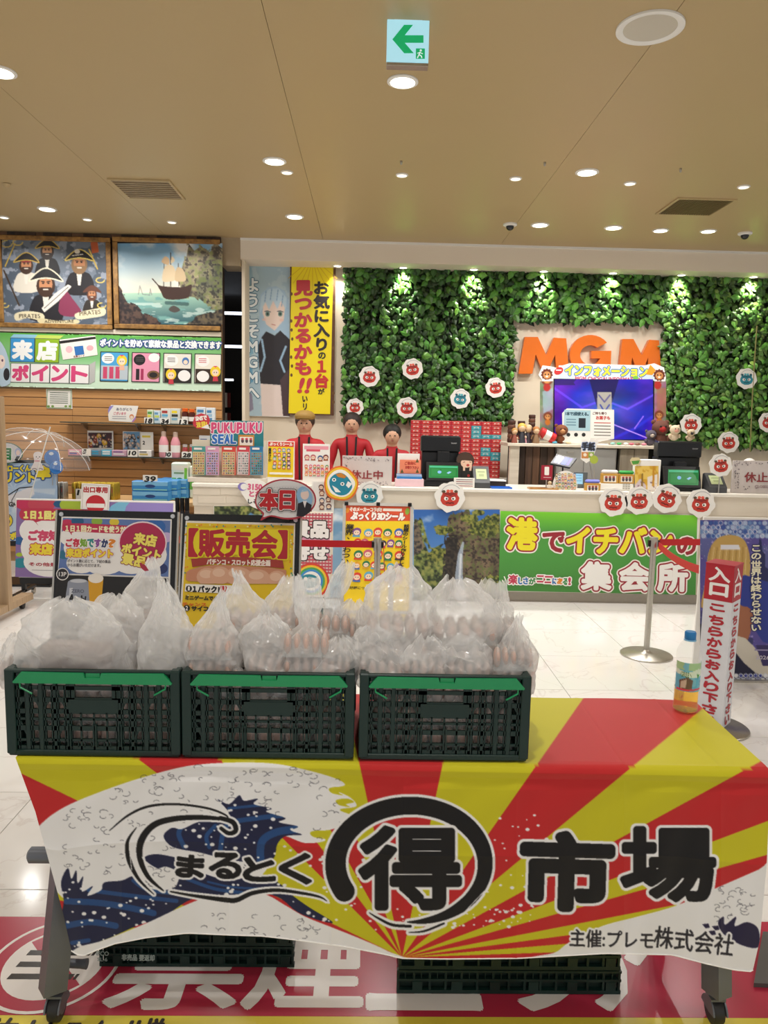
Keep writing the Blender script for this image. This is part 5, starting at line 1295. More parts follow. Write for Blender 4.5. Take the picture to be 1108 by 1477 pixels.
def counter_panel(x0, x1, label):
    c = Canvas(x0, 735, x1, 866, 1.0); scenery(c, 11)
    m = wavy(c, [(596, 848), (597, 770), (604, 752), (612, 782), (620, 800), (640, 790), (668, 800), (690, 866), (596, 866)], 3, 6); foliage(c, m, 12, ('#2c3a22', '#7a8a48', '#a9a85a', '#1c2417'), 8)
    m = wavy(c, [(596, 760), (602, 752), (607, 766), (612, 790), (596, 800)], 4, 3); foliage(c, m, 15, ('#3d3a3c', '#75685c', '#8f7c60', '#26242a'), 5)
    m = wavy(c, [(645, 866), (646, 790), (652, 745), (662, 740), (672, 738), (682, 760), (722, 770), (722, 866)], 5, 5); foliage(c, m, 16, ('#4a3e33', '#87705a', '#5f7038', '#2b241f'), 6)
    for (a, b, r) in ((640, 765, 14), (700, 762, 24), (676, 748, 12), (712, 750, 14), (630, 800, 16), (712, 840, 20), (690, 740, 8)):
        foliage(c, ((c.gx-a)/r)**2+((c.gy-b)/(r*.55))**2+(c.noise(5, int(a))-.5)*1.6 < 1, int(a), ('#39471f', '#7f8a3a', '#a5a04c', '#20290f'), 5)
    foliage(c, wavy(c, [(640, 866), (644, 775), (660, 775), (662, 866)], 8, 3), 21, ('#1c1917', '#3b312a', '#4a3f34', '#141210'), 5)
    c.put(c.smask([(668, 783), (664, 800), (662, 830), (664, 858)], [3, 7, 11, 16])*.8, '#b4c4da'); c.put((c.smask([(665, 800), (662, 850)], 3))*.6, '#f6fafe'); c.put(np.clip(1-np.hypot((c.gx-668)/22, (c.gy-856)/10), 0, 1), '#f1e8ea')
    X0, X1, Z0, Z1 = panel_px(x0, 727, x1, 866)
    Z0 = .085
    t = thing('counter_picture', label, 'wall panel', ((X0+X1)/2, YP, Z0)); MB().box(X0, X1, YP-.006, YK+.011, Z0, zFa-.001).build('backing', m_paper, t)
    c2 = c.panel('waterfall_picture', onY(YP-.006), t); return t
def clampz(o, z1):
    me = o.data; 
    for v in me.vertices:
        if v.co.z+wloc(o).z > z1: v.co.z = z1-wloc(o).z
t = counter_panel(597, 721, 'printed waterfall and forest panel on the counter front')
X0, X1, Z0, Z1 = panel_px(470, 727, 597, 866)
t = thing('counter_picture', 'printed blue sea and cloud panel on the counter front, left of the poster stand', 'wall panel', ((X0+X1)/2, YP, .085)); MB().box(X0, X1-.001, YP-.006, YK+.011, .085, zFa-.001).build('backing', m_paper, t)
c = Canvas(470, 733, 597, 862, .8); scenery(c, 14, ('#6d9cc4', '#9db9cf')); c.put(c.gy > 826, '#2e7fa8'); c.put((c.gy > 826) & (c.noise(6, 2, 3, sx=3) > .56), '#6fb4cf'); c.panel('sea_picture', onY(YP-.006), t)
X0, X1, Z0, Z1 = panel_px(309, 728, 470, 866)
t = thing('counter_picture', 'printed forest pond panel on the counter front at its left end', 'wall panel', ((X0+X1)/2, YP, .085)); MB().box(X0, X1-.001, YP-.006, YK+.011, .085, zFa-.001).build('backing', m_paper, t)
c = Canvas(309, 730, 470, 858, .8); scenery(c, 17, ('#5c8fc0', '#a4c2d6')); foliage(c, c.gy < 738+10*c.noise(9, 5), 30, ('#3a4a28', '#8a9a4a', '#bcb76a', '#222b18'), 6); foliage(c, c.gx < 335+20*c.noise(9, 6), 31, ('#26301c', '#56683a', '#8a8f55', '#161c10'), 6); foliage(c, c.gy > 790, 33, ('#2f5664', '#4f7f86', '#7aa79d', '#213a40'), 7); c.panel('pond_picture', onY(YP-.006), t)
# green banner with big lettering
t = board('counter_banner', 722, 737, 1006, 852, YP-.012, 'long green banner with yellow and white Japanese lettering on the counter front', 'banner', d=.008)
c = Canvas(722, 736, 1006, 858, .6); k = np.clip((c.gy-737-(c.gx-722)*TILT)/28, 0, 1)[..., None]; c.a = c.c('#7bd32f')*(1-k)+c.c('#4c9b40')*k; k2 = np.clip((c.gy-790)/60, 0, 1)[..., None]; c.a = c.a*(1-k2*.12)
def clipmap(x0, y0, x1, y1, f): return f
gm = Canvas(722, 737, 1006, 852, .6); gm.a = c.a[int(1*c.k):int(1*c.k)+gm.h].copy()
gm.panel('green_ground', (lambda a, b: P(a-(b-737)*TILT, b+(a-722)*TILT, YP-.012)), t)
pr = Print(onY(YP-.012), lift=.002)
cr = '#9c2433'
pr.text('港', 733, 748, 41, 43, '#f2e426', 2.4, edges=[(6.5, '#f4efe6'), (4.6, cr)])
pr.text('で', 784, 768, 31, 27, cr, 1.6, edges=[(3.6, '#f4efe6')])
pr.text('イチバン', 818, 760, 150, 36, '#f2e426', 2.0, edges=[(6.2, '#f4efe6'), (4.4, cr)], skew=.05)
pr.text('の', 978, 775, 25, 24, cr, 1.4, edges=[(3.4, '#f4efe6')])
for i, ch in enumerate('集会所'): pr.text(ch, 840+55*i, 811+1.1*i, 41, 38, '#f4f2ee', 2.0, edges=[(6.0, '#f4efe6'), (4.2, cr)])
for i, (ch, col) in enumerate(zip('楽しさがココにある!', ('#c43352', '#2a72b8', '#2a72b8', '#3a8f4e', '#c43352', '#c43352', '#2a72b8', '#e0872a', '#3a8f4e', '#c43352'))): pr.text(ch, 734+(0, 14, 21, 29, 41, 52, 63, 70, 78, 86)[i], 829+(0, 4, 4, 5, 1, 2, 5, 5, 5, 4)[i], (13, 7, 7, 9, 11, 11, 7, 8, 8, 3)[i], (13, 9, 9, 8, 10, 10, 8, 8, 9, 10)[i], col, .6, edges=[(2.2, '#f6f3ee')])
pr.line([(727, 831), (730, 838)], 1.5, '#f6f3ee'); pr.line([(724, 836), (728, 842)], 1.5, '#f6f3ee')
pr.build('lettering', t)
# badges on the counter front
YBd = YK-.03
for x, y, r, red, lb, rot in ((649, 717, 21, 1, 'red face badge on the counter above the waterfall panel', 0), (885, 724, 20, 1, 'red face badge on the counter, first of the row of four', .05), (922, 722, 19.5, 1, 'red face badge on the counter, second of the row of four', 0),
        (962, 719, 20.5, 1, 'red face badge on the counter, tilted third of the row of four', .35), (1011, 726, 20, 1, 'red face badge on the counter, last of the row and nearest the closed sign', .05), (533, 714, 19, 0, 'teal face badge on the counter behind the poster stand', 0)):
    badge(x, y, r, YBd, lb, bool(red), rot)
_b = badge(1040, 671, 16, YK+.02, 'red face badge on a short stem beside the right payment terminal', True, -.1)
MB().box(_b.location.x-.004, _b.location.x+.004, YK+.0245, YK+.03, zK+.0004, _b.location.z).build('stem', m_alu, _b)
# rainbow lion badge
def blob_sign(x, y, pts, Y, name, label, cat, col='#f2efe9', d=.005):
    p = P(x, y, Y); t = thing(name, label, cat, tuple(p)); MB().slab([P(a, b, Y) for a, b in pts], (0, d, 0)).build('board', M('c'+col[1:], col, .45, var=.02), t); return t
t = blob_sign(491, 698, sm([(468, 694), (472, 682), (484, 673), (500, 674), (514, 688), (517, 700), (510, 716), (496, 722), (476, 718), (469, 707)], 3), YK-.035, 'rainbow_sign', 'teal dragon-face cut-out ringed by a rainbow above the poster stand', 'sign', '#e8742a')
pr = Print(onY(YK-.035))
pr.poly(sm([(470, 694), (474, 683), (485, 675), (499, 676), (512, 689), (515, 700), (508, 714), (496, 720), (478, 716), (471, 706)], 3), '#f0c531'); pr.poly(sm([(472, 694), (476, 685), (486, 678), (498, 679), (510, 691), (512, 700), (505, 712), (494, 717), (480, 713), (474, 705)], 3), '#f3f1ec')
pr.poly(sm([(475, 695), (479, 687), (488, 682), (497, 684), (505, 693), (508, 703), (500, 713), (488, 714), (478, 706)], 3), '#1f86a0')
pr.ell(482, 692, 3, 2.6, '#f3f1ec'); pr.ell(482, 692, 1.3, 1.3, '#142b30'); pr.ell(494, 698, 3, 2.6, '#f3f1ec'); pr.ell(494, 698, 1.3, 1.3, '#142b30')
pr.poly([(484, 684), (492, 682), (500, 687), (497, 690), (488, 688)], '#c8802e'); pr.poly([(479, 700), (486, 704), (492, 710), (484, 710)], '#f3f1ec'); pr.poly([(502, 694), (508, 698), (503, 704), (499, 700)], '#f3f1ec')
pr.build('face', t)

# ------------------------------------------------------------------ things standing on the counter
def zc(): return zK+.0005
def stand_px(name, label, cat, x0, y0, x1, Y, d=.02, mat=None, group=None, z0=None, part='board', bev=.001):
    """upright board resting on a top: pixel left/right and top edge"""
    z0 = zc() if z0 is None else z0
    a, b = P(x0, y0, Y), P(x1, y0+(x1-x0)*TILT, Y)
    t = thing(name, label, cat, ((a[0]+b[0])/2, Y, z0), group)
    MB().box(a[0], b[0], Y, Y+d, z0, (a[2]+b[2])/2, bev=bev).build(part, mat or m_paper, t); return t
# sticker display
Yd = YK+.12
a, b = P(272, 688, Yd), P(400, 691, Yd)
t = thing('sticker_display', 'teal display board reading PUKUPUKU SEAL on a white base at the counter left end', 'display', ((a[0]+b[0])/2, Yd, zc()))
MB().box(a[0], b[0], Yd-.03, Yd+.12, zc(), a[2], bev=.003).build('base', M('display_white', '#ddd4c8', .5), t)
X0, X1, Z0, Z1 = frame_px(303, 606, 380, 643, Yd+.05)
MB().box(X0, X1, Yd+.05, Yd+.056, Z0, Z1).build('header_board', M('teal_board', '#2b7f86', .45, var=.02), t)
MB().box(a[0]+.02, b[0]-.1, Yd+.057, Yd+.065, a[2], Z0+.05).build('back_board', m_wall, t)
pr = Print(onY(Yd+.05))
for i, ch in enumerate('PUKUPUKU'): pr.text(ch, 305.5+9.2*i, 610, 7.4, 14, '#d24a78', .9, edges=[(2.0, '#f3dfe4')])
for i, ch in enumerate('SEAL'): pr.text(ch, 306.5+9*i, 627, 7, 12.5, '#2d6fc0', .8, edges=[(1.9, '#e6eef5')])
pr.rect(344, 627, 23, 16, '#c98a3a'); pr.rect(346, 630, 19, 12, '#f2eee2')
for k in range(3): pr.ell(350+6*k, 636, 2.2, 3, '#5a4a52', 8); pr.ell(350+6*k, 633, 2.2, 1.5, '#d24a5a', 8)
pr.build('lettering', t)
for i, (x0, x1, hc_, bc) in enumerate(((277, 296.5, '#4f9a96', '#cdb98a'), (297, 316, '#d69ab8', '#b9a5c6'), (320, 340, '#d2483c', '#c9b58a'), (342, 360, '#cf4450', '#cfcac6'), (361, 379.5, '#2f78a8', '#5f97a5'))):
    y0 = 643.5; Yp = Yd+.0-.004*i; X0, X1, Z0, Z1 = frame_px(x0, y0, x1, 685, Yp)
    t = thing('sticker_pack', ('tan', 'lilac', 'red-topped tan', 'red-edged white', 'blue')[i]+' sticker sheet pack hanging below the teal display board', 'sticker pack', ((X0+X1)/2, Yp, Z0), 'sticker packs')
    MB().box(X0, X1, Yp, Yp+.004, Z0, Z1).build('pack', M('pk%d' % i, hc_, .35), t)
    MB().box(X0+.002, X1-.002, Yp+.004, Yp+.02, Z0+.01, Z0+.03).build('clip', m_white, t)
    pr = Print(onY(Yp)); pr.rect(x0+1, y0+8, x1-x0-2, 33, bc)
    rgp = random.Random(i+3)
    for r in range(9):
        for q in range(5): pr.ell(x0+3.2+q*(x1-x0-6.4)/4+rgp.uniform(-.4, .4), y0+11+r*3.5, 1.15, 1.1, rgp.choice(('#7c4a33', '#c95c66', '#44584a', '#6c5a86', '#b0843a') if i != 3 else ('#8a8288', '#d0aab0', '#4c464c')), 6)
    pr.rect(x0+3, y0+2, x1-x0-8, 3, '#efe6e0'); pr.build('sheet_print', t)
o = blob_sign(291, 610, [(278, 610), (281, 600), (290, 596), (300, 599), (303, 606), (301, 614), (295, 619), (284, 618), (279, 614)], Yd+.04, 'speech_bubble', 'red round bubble sign left of the teal display board', 'sign', '#c93a48')
pr = Print(onY(Yd+.04)); pr.text('SNSで', 282, 601, 16, 6, '#f6efe8', .5, t=-.1, edges=[]); pr.text('注目!', 283, 609, 15, 7.5, '#f3d84a', .5, t=-.1); pr.poly([(290, 617), (303, 619), (300, 612)], '#f2efe9'); pr.build('lettering', o)
MB().beam(P(298, 614, Yd+.046), P(306, 622, Yd+.046), .006, .004).build('arm', m_white, o)
# yellow mini poster and character sheet
def mini_people(pr, x0, y0, x1, y1, nx, ny, seed, cols=('#d8432f', '#2f7a4a', '#e3a32a', '#3d66b0', '#7d4a8c', '#c9606f', '#3c3a40', '#62a8c0')):
    rgp = random.Random(seed); r = min((x1-x0)/nx, (y1-y0)/ny)*.56
    for j in range(ny):
        for i in range(nx):
            x = x0+(x1-x0)*(i+.5)/nx+rgp.uniform(-.2, .2)*r; y = y0+(y1-y0)*(j+.5)/ny+rgp.uniform(-.2, .2)*r; hc_ = rgp.choice(cols)
            pr.poly([(x-r*.7, y+r*1.0), (x-r*.5, y+.2*r), (x+r*.5, y+.2*r), (x+r*.7, y+r)], rgp.choice(cols)); pr.ell(x, y, r*.8, r*.75, hc_, 12); pr.ell(x, y+r*.18, r*.55, r*.48, '#f3d6bd', 10)
            pr.ell(x-r*.2, y+r*.15, r*.08, r*.12, '#2c2224', 6); pr.ell(x+r*.2, y+r*.15, r*.08, r*.12, '#2c2224', 6)
t = stand_px('mini_poster', 'small yellow poster of little figures standing on the counter', 'poster', 386, 636, 425, YK+.06, .01); 
pr = Print(onY(YK+.06)); pr.rect(387, 637, 37, 51, '#f1cf22'); pr.rect(387, 637, 37, 7, '#d2432f'); pr.text('ぷっくりシール', 389, 638, 33, 4.5, '#f6efe4', .3); mini_people(pr, 393, 646, 420, 676, 4, 5, 3); pr.vtext('業界ざわ', 387.5, 646, 4, 20, '#2a2422', .2); pr.rect(389, 681, 33, 3, '#f4efe2'); pr.build('poster_print', t)
t = stand_px('mini_poster', 'white and pink character sheet standing on the counter before the staff', 'poster', 437, 640, 476, YK+.06, .008)
pr = Print(onY(YK+.06)); pr.rect(439, 643, 35, 5, '#e79aa8'); pr.rect(442, 648, 20, 3, '#d9556a'); mini_people(pr, 439, 652, 475, 668, 4, 1, 4, ('#7d3a3a', '#3d5a8c', '#a0522d', '#c06a70')); mini_people(pr, 439, 670, 474, 686, 6, 3, 7, ('#d8432f', '#e3a32a', '#e86a3a', '#3f9a5a', '#d14a8c')); pr.build('sheet_print', t)
# long clear card below (character strip) hanging on the counter front
t = board('hanging_card', 450, 694, 482, 738, YK-.02, 'translucent character card hanging over the counter edge above the gingham poster', 'card', d=.004)
pr = Print(onY(YK-.02)); pr.rect(452, 696, 28, 40, '#e3ddd8'); mini_people(pr, 458, 698, 480, 734, 2, 4, 9, ('#6b4a4a', '#58617c', '#8c5a4a')); pr.build('card_print', t)
t = blob_sign(364, 710, sm([(347, 708), (352, 695), (365, 691), (378, 694), (386, 702), (384, 722), (376, 734), (362, 730), (356, 722)], 3), YK-.03, 'bubble_card', 'white scalloped card with pink writing left of the round day sign', 'sign')
pr = Print(onY(YK-.03)); pr.text('3150', 358, 698, 20, 8, '#d8668a', .7, t=.05); pr.text('とれ', 360, 708, 18, 8, '#d8668a', .6); pr.text('しる', 358, 720, 14, 6, '#333333', .4); pr.ell(350, 702, 7, 6, '#8a7ec2'); pr.ell(352, 702, 5, 4.5, '#f2efe9'); pr.build('lettering', o if False else t)
# pink strip tag between (small teal and pink people on strip)
# closed signs
m_deco = M('ornate_board', '#cfc6c2', .4, var=.04)
def closed(x0, y0, x1, Y, label, txt, tx, ty, tw, th):
    t = stand_px('closed_sign', label, 'sign', x0, y0, x1, Y, .012, m_deco)
    pr = Print(onY(Y)); rgp = random.Random(x0)
    zb = 0
    for k in range(70):
        e = rgp.random(); side = rgp.randrange(3); px = x0+2+rgp.random()*(x1-x0-4); py = y0+rgp.random()*40
        if side == 0: py = y0+2+rgp.random()*5
        elif side == 1: px = x0+2+rgp.random()*6
        else: py = y0+36+rgp.random()*6
        py += (px-x0)*TILT; pr.ell(px, py, rgp.uniform(.6, 1.6), rgp.uniform(.4, 1.1), rgp.choice(('#8a8184', '#a09598', '#6f676a')), 7, rgp.random()*3)
    pr.text(txt, tx, ty, tw, th, '#8c2f33', .35); pr.text('CLOSED', tx+tw*.3, ty+th*1.35, tw*.4, th*.25, '#a08a8c', .2); pr.build('lettering', t)
closed(494, 657, 566, YK+.10, 'ornate grey closed sign with red characters, left of the pink card tray', '休止中', 506, 678, 46, 12.5)
closed(1058, 664, 1150, YK+.08, 'ornate grey closed sign with red characters at the right edge', '休止中', 1074, 681, 50, 14)
p = P(1085, 662, YK+.12); t = thing('plush_toy', 'black and white plush head peeking over the right closed sign', 'toy', (p[0], YK+.16, zc()))
MB().ball((p[0], YK+.16, p[2]-.07), (.065, .055, .075), 16, 10).build('head', M('plush_white', '#eae6df', .9), t, smooth=True)
MB().box(p[0]-.05, p[0]+.05, YK+.12, YK+.2, zc(), p[2]-.11, bev=.02).build('body', m_black, t)
for sx in (-1, 1): MB().ball((p[0]+sx*.058, YK+.16, p[2]-.035), (.024, .02, .018), 10, 6).build('ear', m_black, t, smooth=True)
# pink card tray
Yt = YK+.10
a, b = P(570, 690, Yt), P(611, 691, Yt)
t = thing('card_tray', 'pink tray of blue and white cards with an orange notice, left of the register', 'tray', ((a[0]+b[0])/2, Yt, zc()))
MB().box(a[0], b[0], Yt-.04, Yt+.06, zc(), a[2], bev=.003).build('tray', M('pale_pink', '#e6c3cb', .4), t)
for i in range(5): MB().box(a[0]+.012, b[0]-.015, Yt-.032+.016*i, Yt-.024+.016*i, zc()+.02, a[2]+.022+.004*i).build('card', M('card%d' % (i % 2), ('#3f86c8', '#eef0f2')[i % 2], .3), t)
X0, X1, Z0, Z1 = frame_px(577, 663, 607, 683, Yt+.06)
MB().box(X0, X1, Yt+.061, Yt+.067, zc(), Z1).build('notice_board', M('orange_card', '#e9805c', .5, var=.02), t)
pr = Print(onY(Yt+.061)); pr.rect(577, 663, 30, 20, '#ee8a66'); pr.text('ご自由に', 584, 666, 16, 4.5, '#b03326', .3, t=-.02); pr.text('お取り下さい', 585, 672, 19, 4, '#b03326', .3, t=.05)
for x, y in ((580, 679), (602, 664), (602, 679)): pr.poly([(x-2.4, y+3), (x, y-3), (x+2.4, y+3)], '#5d5a2e')
pr.rect(577, 684, 30, 4, '#c9c6cc'); pr.build('notice_print', t)
MB().box(X0-.02, X1-.01, Yt+.075, Yt+.1, zc(), P(590, 655, Yt)[2]).build('leaflet_stack', m_paper, t)
# registers
m_reg = M('register_black', '#17181a', .3, var=.05)
def register(ox, label, topbox, scr, wide):
    Y = YK+.10; q = lambda a, b, yy=Y: P(a, b, yy)
    a, b = q(scr[0]-4, 700), q(scr[2]+4, 700)
    t = thing('cash_register', label, 'cash register', ((a[0]+b[0])/2, Y, zc()))
    zl = q(scr[0], scr[3]+2)[2]; zt = q(scr[0], scr[1]-2)[2]
    MB().box(a[0]-.02, b[0]+.01, Y+.02, Y+.30, zc(), zl-.01, bev=.008).build('base', m_reg, t)
    # tilted screen
    p0, p1 = np.array([a[0], Y-.0, zl-.012]), np.array([b[0], Y-.0, zl-.012]); p2, p3 = np.array([b[0], Y+.06, zt+.012]), np.array([a[0], Y+.06, zt+.012])
    MB().slab([p0, p1, p2, p3], (0, .035, .0)).build('screen_body', m_reg, t)
    MB().box((a[0]+b[0])/2-.05, (a[0]+b[0])/2+.05, Y+.08, Y+.12, zl-.01, q(0, topbox[1])[2]-.06, bev=.004).build('neck', m_reg, t)
    nrm = np.cross(p1-p0, p3-p0); nrm = nrm/np.linalg.norm(nrm); nrm = -nrm if nrm[1] > 0 else nrm
    mp = on_plane(p0, nrm); pr = Print(mp, nrm, lift=.0008)
    x0, y0, x1, y1 = scr; w = x1-x0; h = y1-y0
    pr.rect(x0, y0, w, h, '#2c8a4c'); pr.rect(x0+1, y0+h*.2, w-2, h*.77, '#1f7a3e'); pr.rect(x0+w*.08, y0+h*.28, w*.84, h*.58, '#2f7f40'); pr.rect(x0+w*.1, y0+h*.3, w*.8, h*.54, '#2a8546')
    pr.rect(x0+1, y0+1, w-2, h*.12, '#48b58a'); pr.ell(x0+w*.36, y0+h*.55, w*.07, h*.12, '#7fb4ea', 10); pr.poly([(x0+w*.6, y0+h*.62), (x0+w*.7, y0+h*.5), (x0+w*.77, y0+h*.55), (x0+w*.67, y0+h*.7)], '#8fc2f0'); pr.line([(x0+w*.36, y0+h*.42), (x0+w*.42, y0+h*.36)], .7, '#1b3a26')
    pr.build('lit_display', t, REG)
    # customer display / printer head above
    a, b = P(topbox[0], topbox[1], Y+.14), P(topbox[2], topbox[3], Y+.14)
    MB().box(a[0], b[0], Y+.14, Y+.24, b[2], a[2], bev=.012).build('display_head', m_reg, t)
    MB().box(a[0]+.01, b[0]-.01, Y+.15, Y+.28, zl-.01, b[2]+.001, bev=.004).build('printer_body', m_reg, t)
    pr = Print(onY(Y+.14)); tx = topbox[2]-13; ty = topbox[1]+(topbox[3]-topbox[1])*.42; pr.text('SHARP', tx, ty, 8, 1.6, '#a6a6a6', .1); pr.build('mark', t); return t
REG = attr_mat('register_display', .25, .08)
register(0, 'black cash register with green lit screen, left, in front of the red boxes', (608, 628, 664, 653), (619, 671, 661, 689), 0)
register(1, 'black cash register with green lit screen, right, in front of the leaf wall', (950, 636, 1012, 661), (964, 677, 1008, 699), 0)
def terminal(x0, y0, x1, y1, label):
    Y = YK+.07; a, b = P(x0, y1, Y), P(x1, y1, Y); zt = P(x0, y0, Y+.1)[2]
    t = thing('payment_terminal', label, 'payment terminal', ((a[0]+b[0])/2, Y, zc()))
    w = b[0]-a[0]; zf = zc()+.045
    m = MB(); prof = [(Y-.03, zc()), (Y-.03, zf), (Y+.09, zt), (Y+.12, zt-.01), (Y+.12, zc())]
    m.add([(a[0], y, z) for y, z in prof]+[(b[0], y, z) for y, z in prof], [(0, 1, 2, 3, 4), (9, 8, 7, 6, 5)]+[(i, i+5, (i+1) % 5+5, (i+1) % 5) for i in range(5)]); m.build('body', M('terminal_grey', '#4a4b4d', .35), t)
    p0 = np.array([a[0]+w*.12, Y-.03+.02, zf+.008]); p1 = np.array([b[0]-w*.12, Y-.01, zf+.008]); dz = zt-zf; k = .8
    n = np.cross(np.array([1, 0, 0]), np.array([0, .12, dz])); n = n/np.linalg.norm(n); n = -n if n[1] > 0 else n
    v = np.array([0, .12, dz])*.72; q0 = np.array([a[0]+w*.12, Y-.03, zf])+np.array([0, .12, dz])*.16
    mp = lambda u, s_: q0+np.array([w*.76*u, 0, 0])+v*(1-s_)
    pr = Print(mp, n, lift=.001, tilt=0); pr.poly([(0, 0), (1, 0), (1, 1), (0, 1)], '#3a3c3e'); pr.poly([(.06, .08), (.94, .08), (.94, .92), (.06, .92)], '#b3bd8c'); pr.poly([(.2, .3), (.8, .3), (.8, .36), (.2, .36)], '#6c7650'); pr.poly([(.3, .5), (.7, .5), (.7, .7), (.3, .7)], '#98a374'); pr.build('display', t)
    return t
terminal(683, 672, 706, 703, 'grey card payment terminal between the cut-out girl and the blue pen tray')
terminal(1021, 682, 1046, 712, 'grey card payment terminal right of the right register')
# cut-out girl
Y = YK+.16; t = thing('cutout_figure', 'cardboard cut-out of a dark-haired child praying beside the left register', 'cut-out', tuple(P(670, 700, Y)[:2])+(zc(),))
z0 = zc()
MB().slab([P(a, b, Y) for a, b in sm([(662, 676), (658, 664), (662, 655), (672, 652), (681, 656), (684, 666), (681, 674), (683, 690), (679, 704), (664, 703)], 3)], (0, .006, 0)).build('board', M('dark_card', '#2b2723', .5), t)
pr = Print(onY(Y)); pr.ell(671, 663, 12, 10.5, '#4a3428'); pr.ell(673, 668, 8.4, 6.6, '#f0c9ae'); pr.poly([(662, 664), (668, 660), (684, 661), (683, 665), (672, 664)], '#4a3428'); pr.ell(675, 671, 2.2, 1.8, '#c2413c'); pr.line([(668, 667), (671, 666)], .8, '#3b2a22'); pr.line([(677, 666), (680, 667)], .8, '#3b2a22')
pr.poly([(663, 676), (682, 676), (682, 688), (666, 688)], '#25221f'); pr.poly([(668, 670), (671, 670), (671, 679), (668, 679)], '#f0c9ae'); pr.poly([(678, 670), (681, 671), (680, 679), (677, 679)], '#f0c9ae'); pr.ell(676, 686, 2, 2, '#b3302c'); pr.build('figure_print', t)
t = stand_px('speech_card', 'white rounded card of small writing leaning before the cut-out figure', 'card', 655, 689, 685, YK+.03, .006, bev=.002)
pr = Print(onY(YK+.03)); 
for k in range(4): pr.rect(658, 691+3*k, 24, 1.2, '#a86f72' if k % 2 else '#8c8287')
pr.build('lettering', t)
# trays and small things
def tray(x0, x1, py, d, col, name, label, h=.012):
    Y = YK+.02; a, b = P(x0, py, Y), P(x1, py, Y); t = thing(name, label, 'tray', ((a[0]+b[0])/2, Y+d/2, zc()))
    MB().box(a[0], b[0], Y, Y+d, zc(), zc()+.004).build('bottom', M('t'+col[1:], col, .35), t)
    MB().box(a[0], b[0], Y, Y+.005, zc()+.004, zc()+h).box(a[0], b[0], Y+d-.005, Y+d, zc()+.004, zc()+h).box(a[0], a[0]+.005, Y+.005, Y+d-.005, zc()+.004, zc()+h).box(b[0]-.005, b[0], Y+.005, Y+d-.005, zc()+.004, zc()+h).build('rim', M('t'+col[1:], col, .35), t); return t
tray(709, 739, 706, .12, '#2f6fd0', 'coin_tray', 'flat blue coin tray right of the left payment terminal')
t = tray(764, 806, 709, .10, '#b98d58', 'wooden_tray', 'shallow wooden tray below the red number sign')
t = thing('cash_box', 'black and white drawer box behind the blue coin tray', 'box', tuple(P(718, 700, YK+.2)[:2])+(zc(),)); a = P(706, 694, YK+.2); b = P(730, 694, YK+.2); MB().box(a[0], b[0], YK+.2, YK+.32, zc(), a[2], bev=.003).build('body', M('dark_brown', '#2d2320', .5), t); MB().box(a[0]-.003, b[0]+.003, YK+.195, YK+.325, a[2]-.0005, a[2]+.008, bev=.002).build('lid', m_paper, t)
# red number sign on a stem
Y = YK+.08; X0, X1, Z0, Z1 = frame_px(781, 671, 797, 692, Y)
t = thing('number_sign', 'small dark red sign with a white number one on a stem', 'sign', ((X0+X1)/2, Y, zc()))
MB().box(X0, X1, Y, Y+.006, Z0, Z1).build('plate', M('dark_red', '#a01f35', .4), t); MB().lathe([(.02, zc()), (.02, zc()+.004), (.005, zc()+.006), (.005, Z0+.0005)], ((X0+X1)/2, Y+.003, 0), 12).build('stem', m_alu, t, smooth=True)
pr = Print(onY(Y)); pr.text('1', 786.5, 674, 5, 10.5, '#f4efe9', .8); pr.rect(784, 688, 11, 1, '#e0b9bd'); pr.build('number', t)
# figure cluster stand
Y = YK+.07; t = thing('character_stand', 'acrylic stand of many tiny round printed faces beside the number sign', 'figurine', tuple(P(815, 706, Y)[:2])+(zc(),))
pts = sm([(800, 705), (799, 692), (806, 682), (818, 679), (828, 684), (832, 694), (830, 706)], 3)
MB().slab([P(a, b, Y) for a, b in pts], (0, .005, 0)).build('acrylic_plate', m_paper, t)
pr = Print(onY(Y)); mini_people(pr, 801, 682, 831, 706, 7, 5, 12, ('#d8905a', '#c95c66', '#6c9a5a', '#5a7ab0', '#e3c04a', '#8a5a46')); pr.build('faces', t)
t = thing('figurine', 'small white cat-like figurine left of the acrylic face stand', 'figurine', tuple(P(793, 706, Y)[:2])+(zc(),)); p = P(793, 700, Y)
MB().lathe([(.018, zc()), (.022, zc()+.02), (.012, zc()+.04)], (p[0], Y, 0), 14).build('body', M('fig_white', '#e6ddcc', .5), t, smooth=True); MB().ball((p[0], Y, zc()+.052), .017).build('head', M('fig_tan', '#c9b08a', .5), t, smooth=True)
# wallet / tablet on a stand
Y = YK+.22
a, b, c_, d_ = [np.array(P(x, y, yy)) for x, y, yy in ((794, 668, Y), (822, 674, Y), (832, 661, Y+.10), (803, 655, Y+.10))]
t = thing('tablet', 'dark tablet with blue striped screen tilted on a stand behind the number sign', 'tablet', ((a[0]+c_[0])/2, Y, zc()))
MB().slab([a, b, c_, d_], (0, .004, -.014)).build('body', M('navy_case', '#1b1d2c', .3), t)
mid = (a+b+c_+d_)/4; MB().tube([(mid[0], mid[1], zc()), (mid[0], mid[1]+.01, mid[2]-.012)], .008, 8).build('stand', m_black, t)
n = np.cross(b-a, d_-a); n /= np.linalg.norm(n); n = n if n[2] > 0 else -n
pr = Print(lambda u, v: a+(b-a)*u+(d_-a)*v, n, lift=.001, tilt=0); pr.poly([(.08, .1), (.92, .1), (.92, .9), (.08, .9)], '#27305c')
for u0, u1, cc_ in ((.12, .3, '#3b3f55'), (.34, .42, '#b9c2e6'), (.5, .72, '#3046b8'), (.76, .88, '#4a3f8c')): pr.poly([(u0, .12), (u1, .12), (u1, .88), (u0, .88)], cc_)
pr.build('screen', t, attr_mat('tablet_lit', .25, .25))
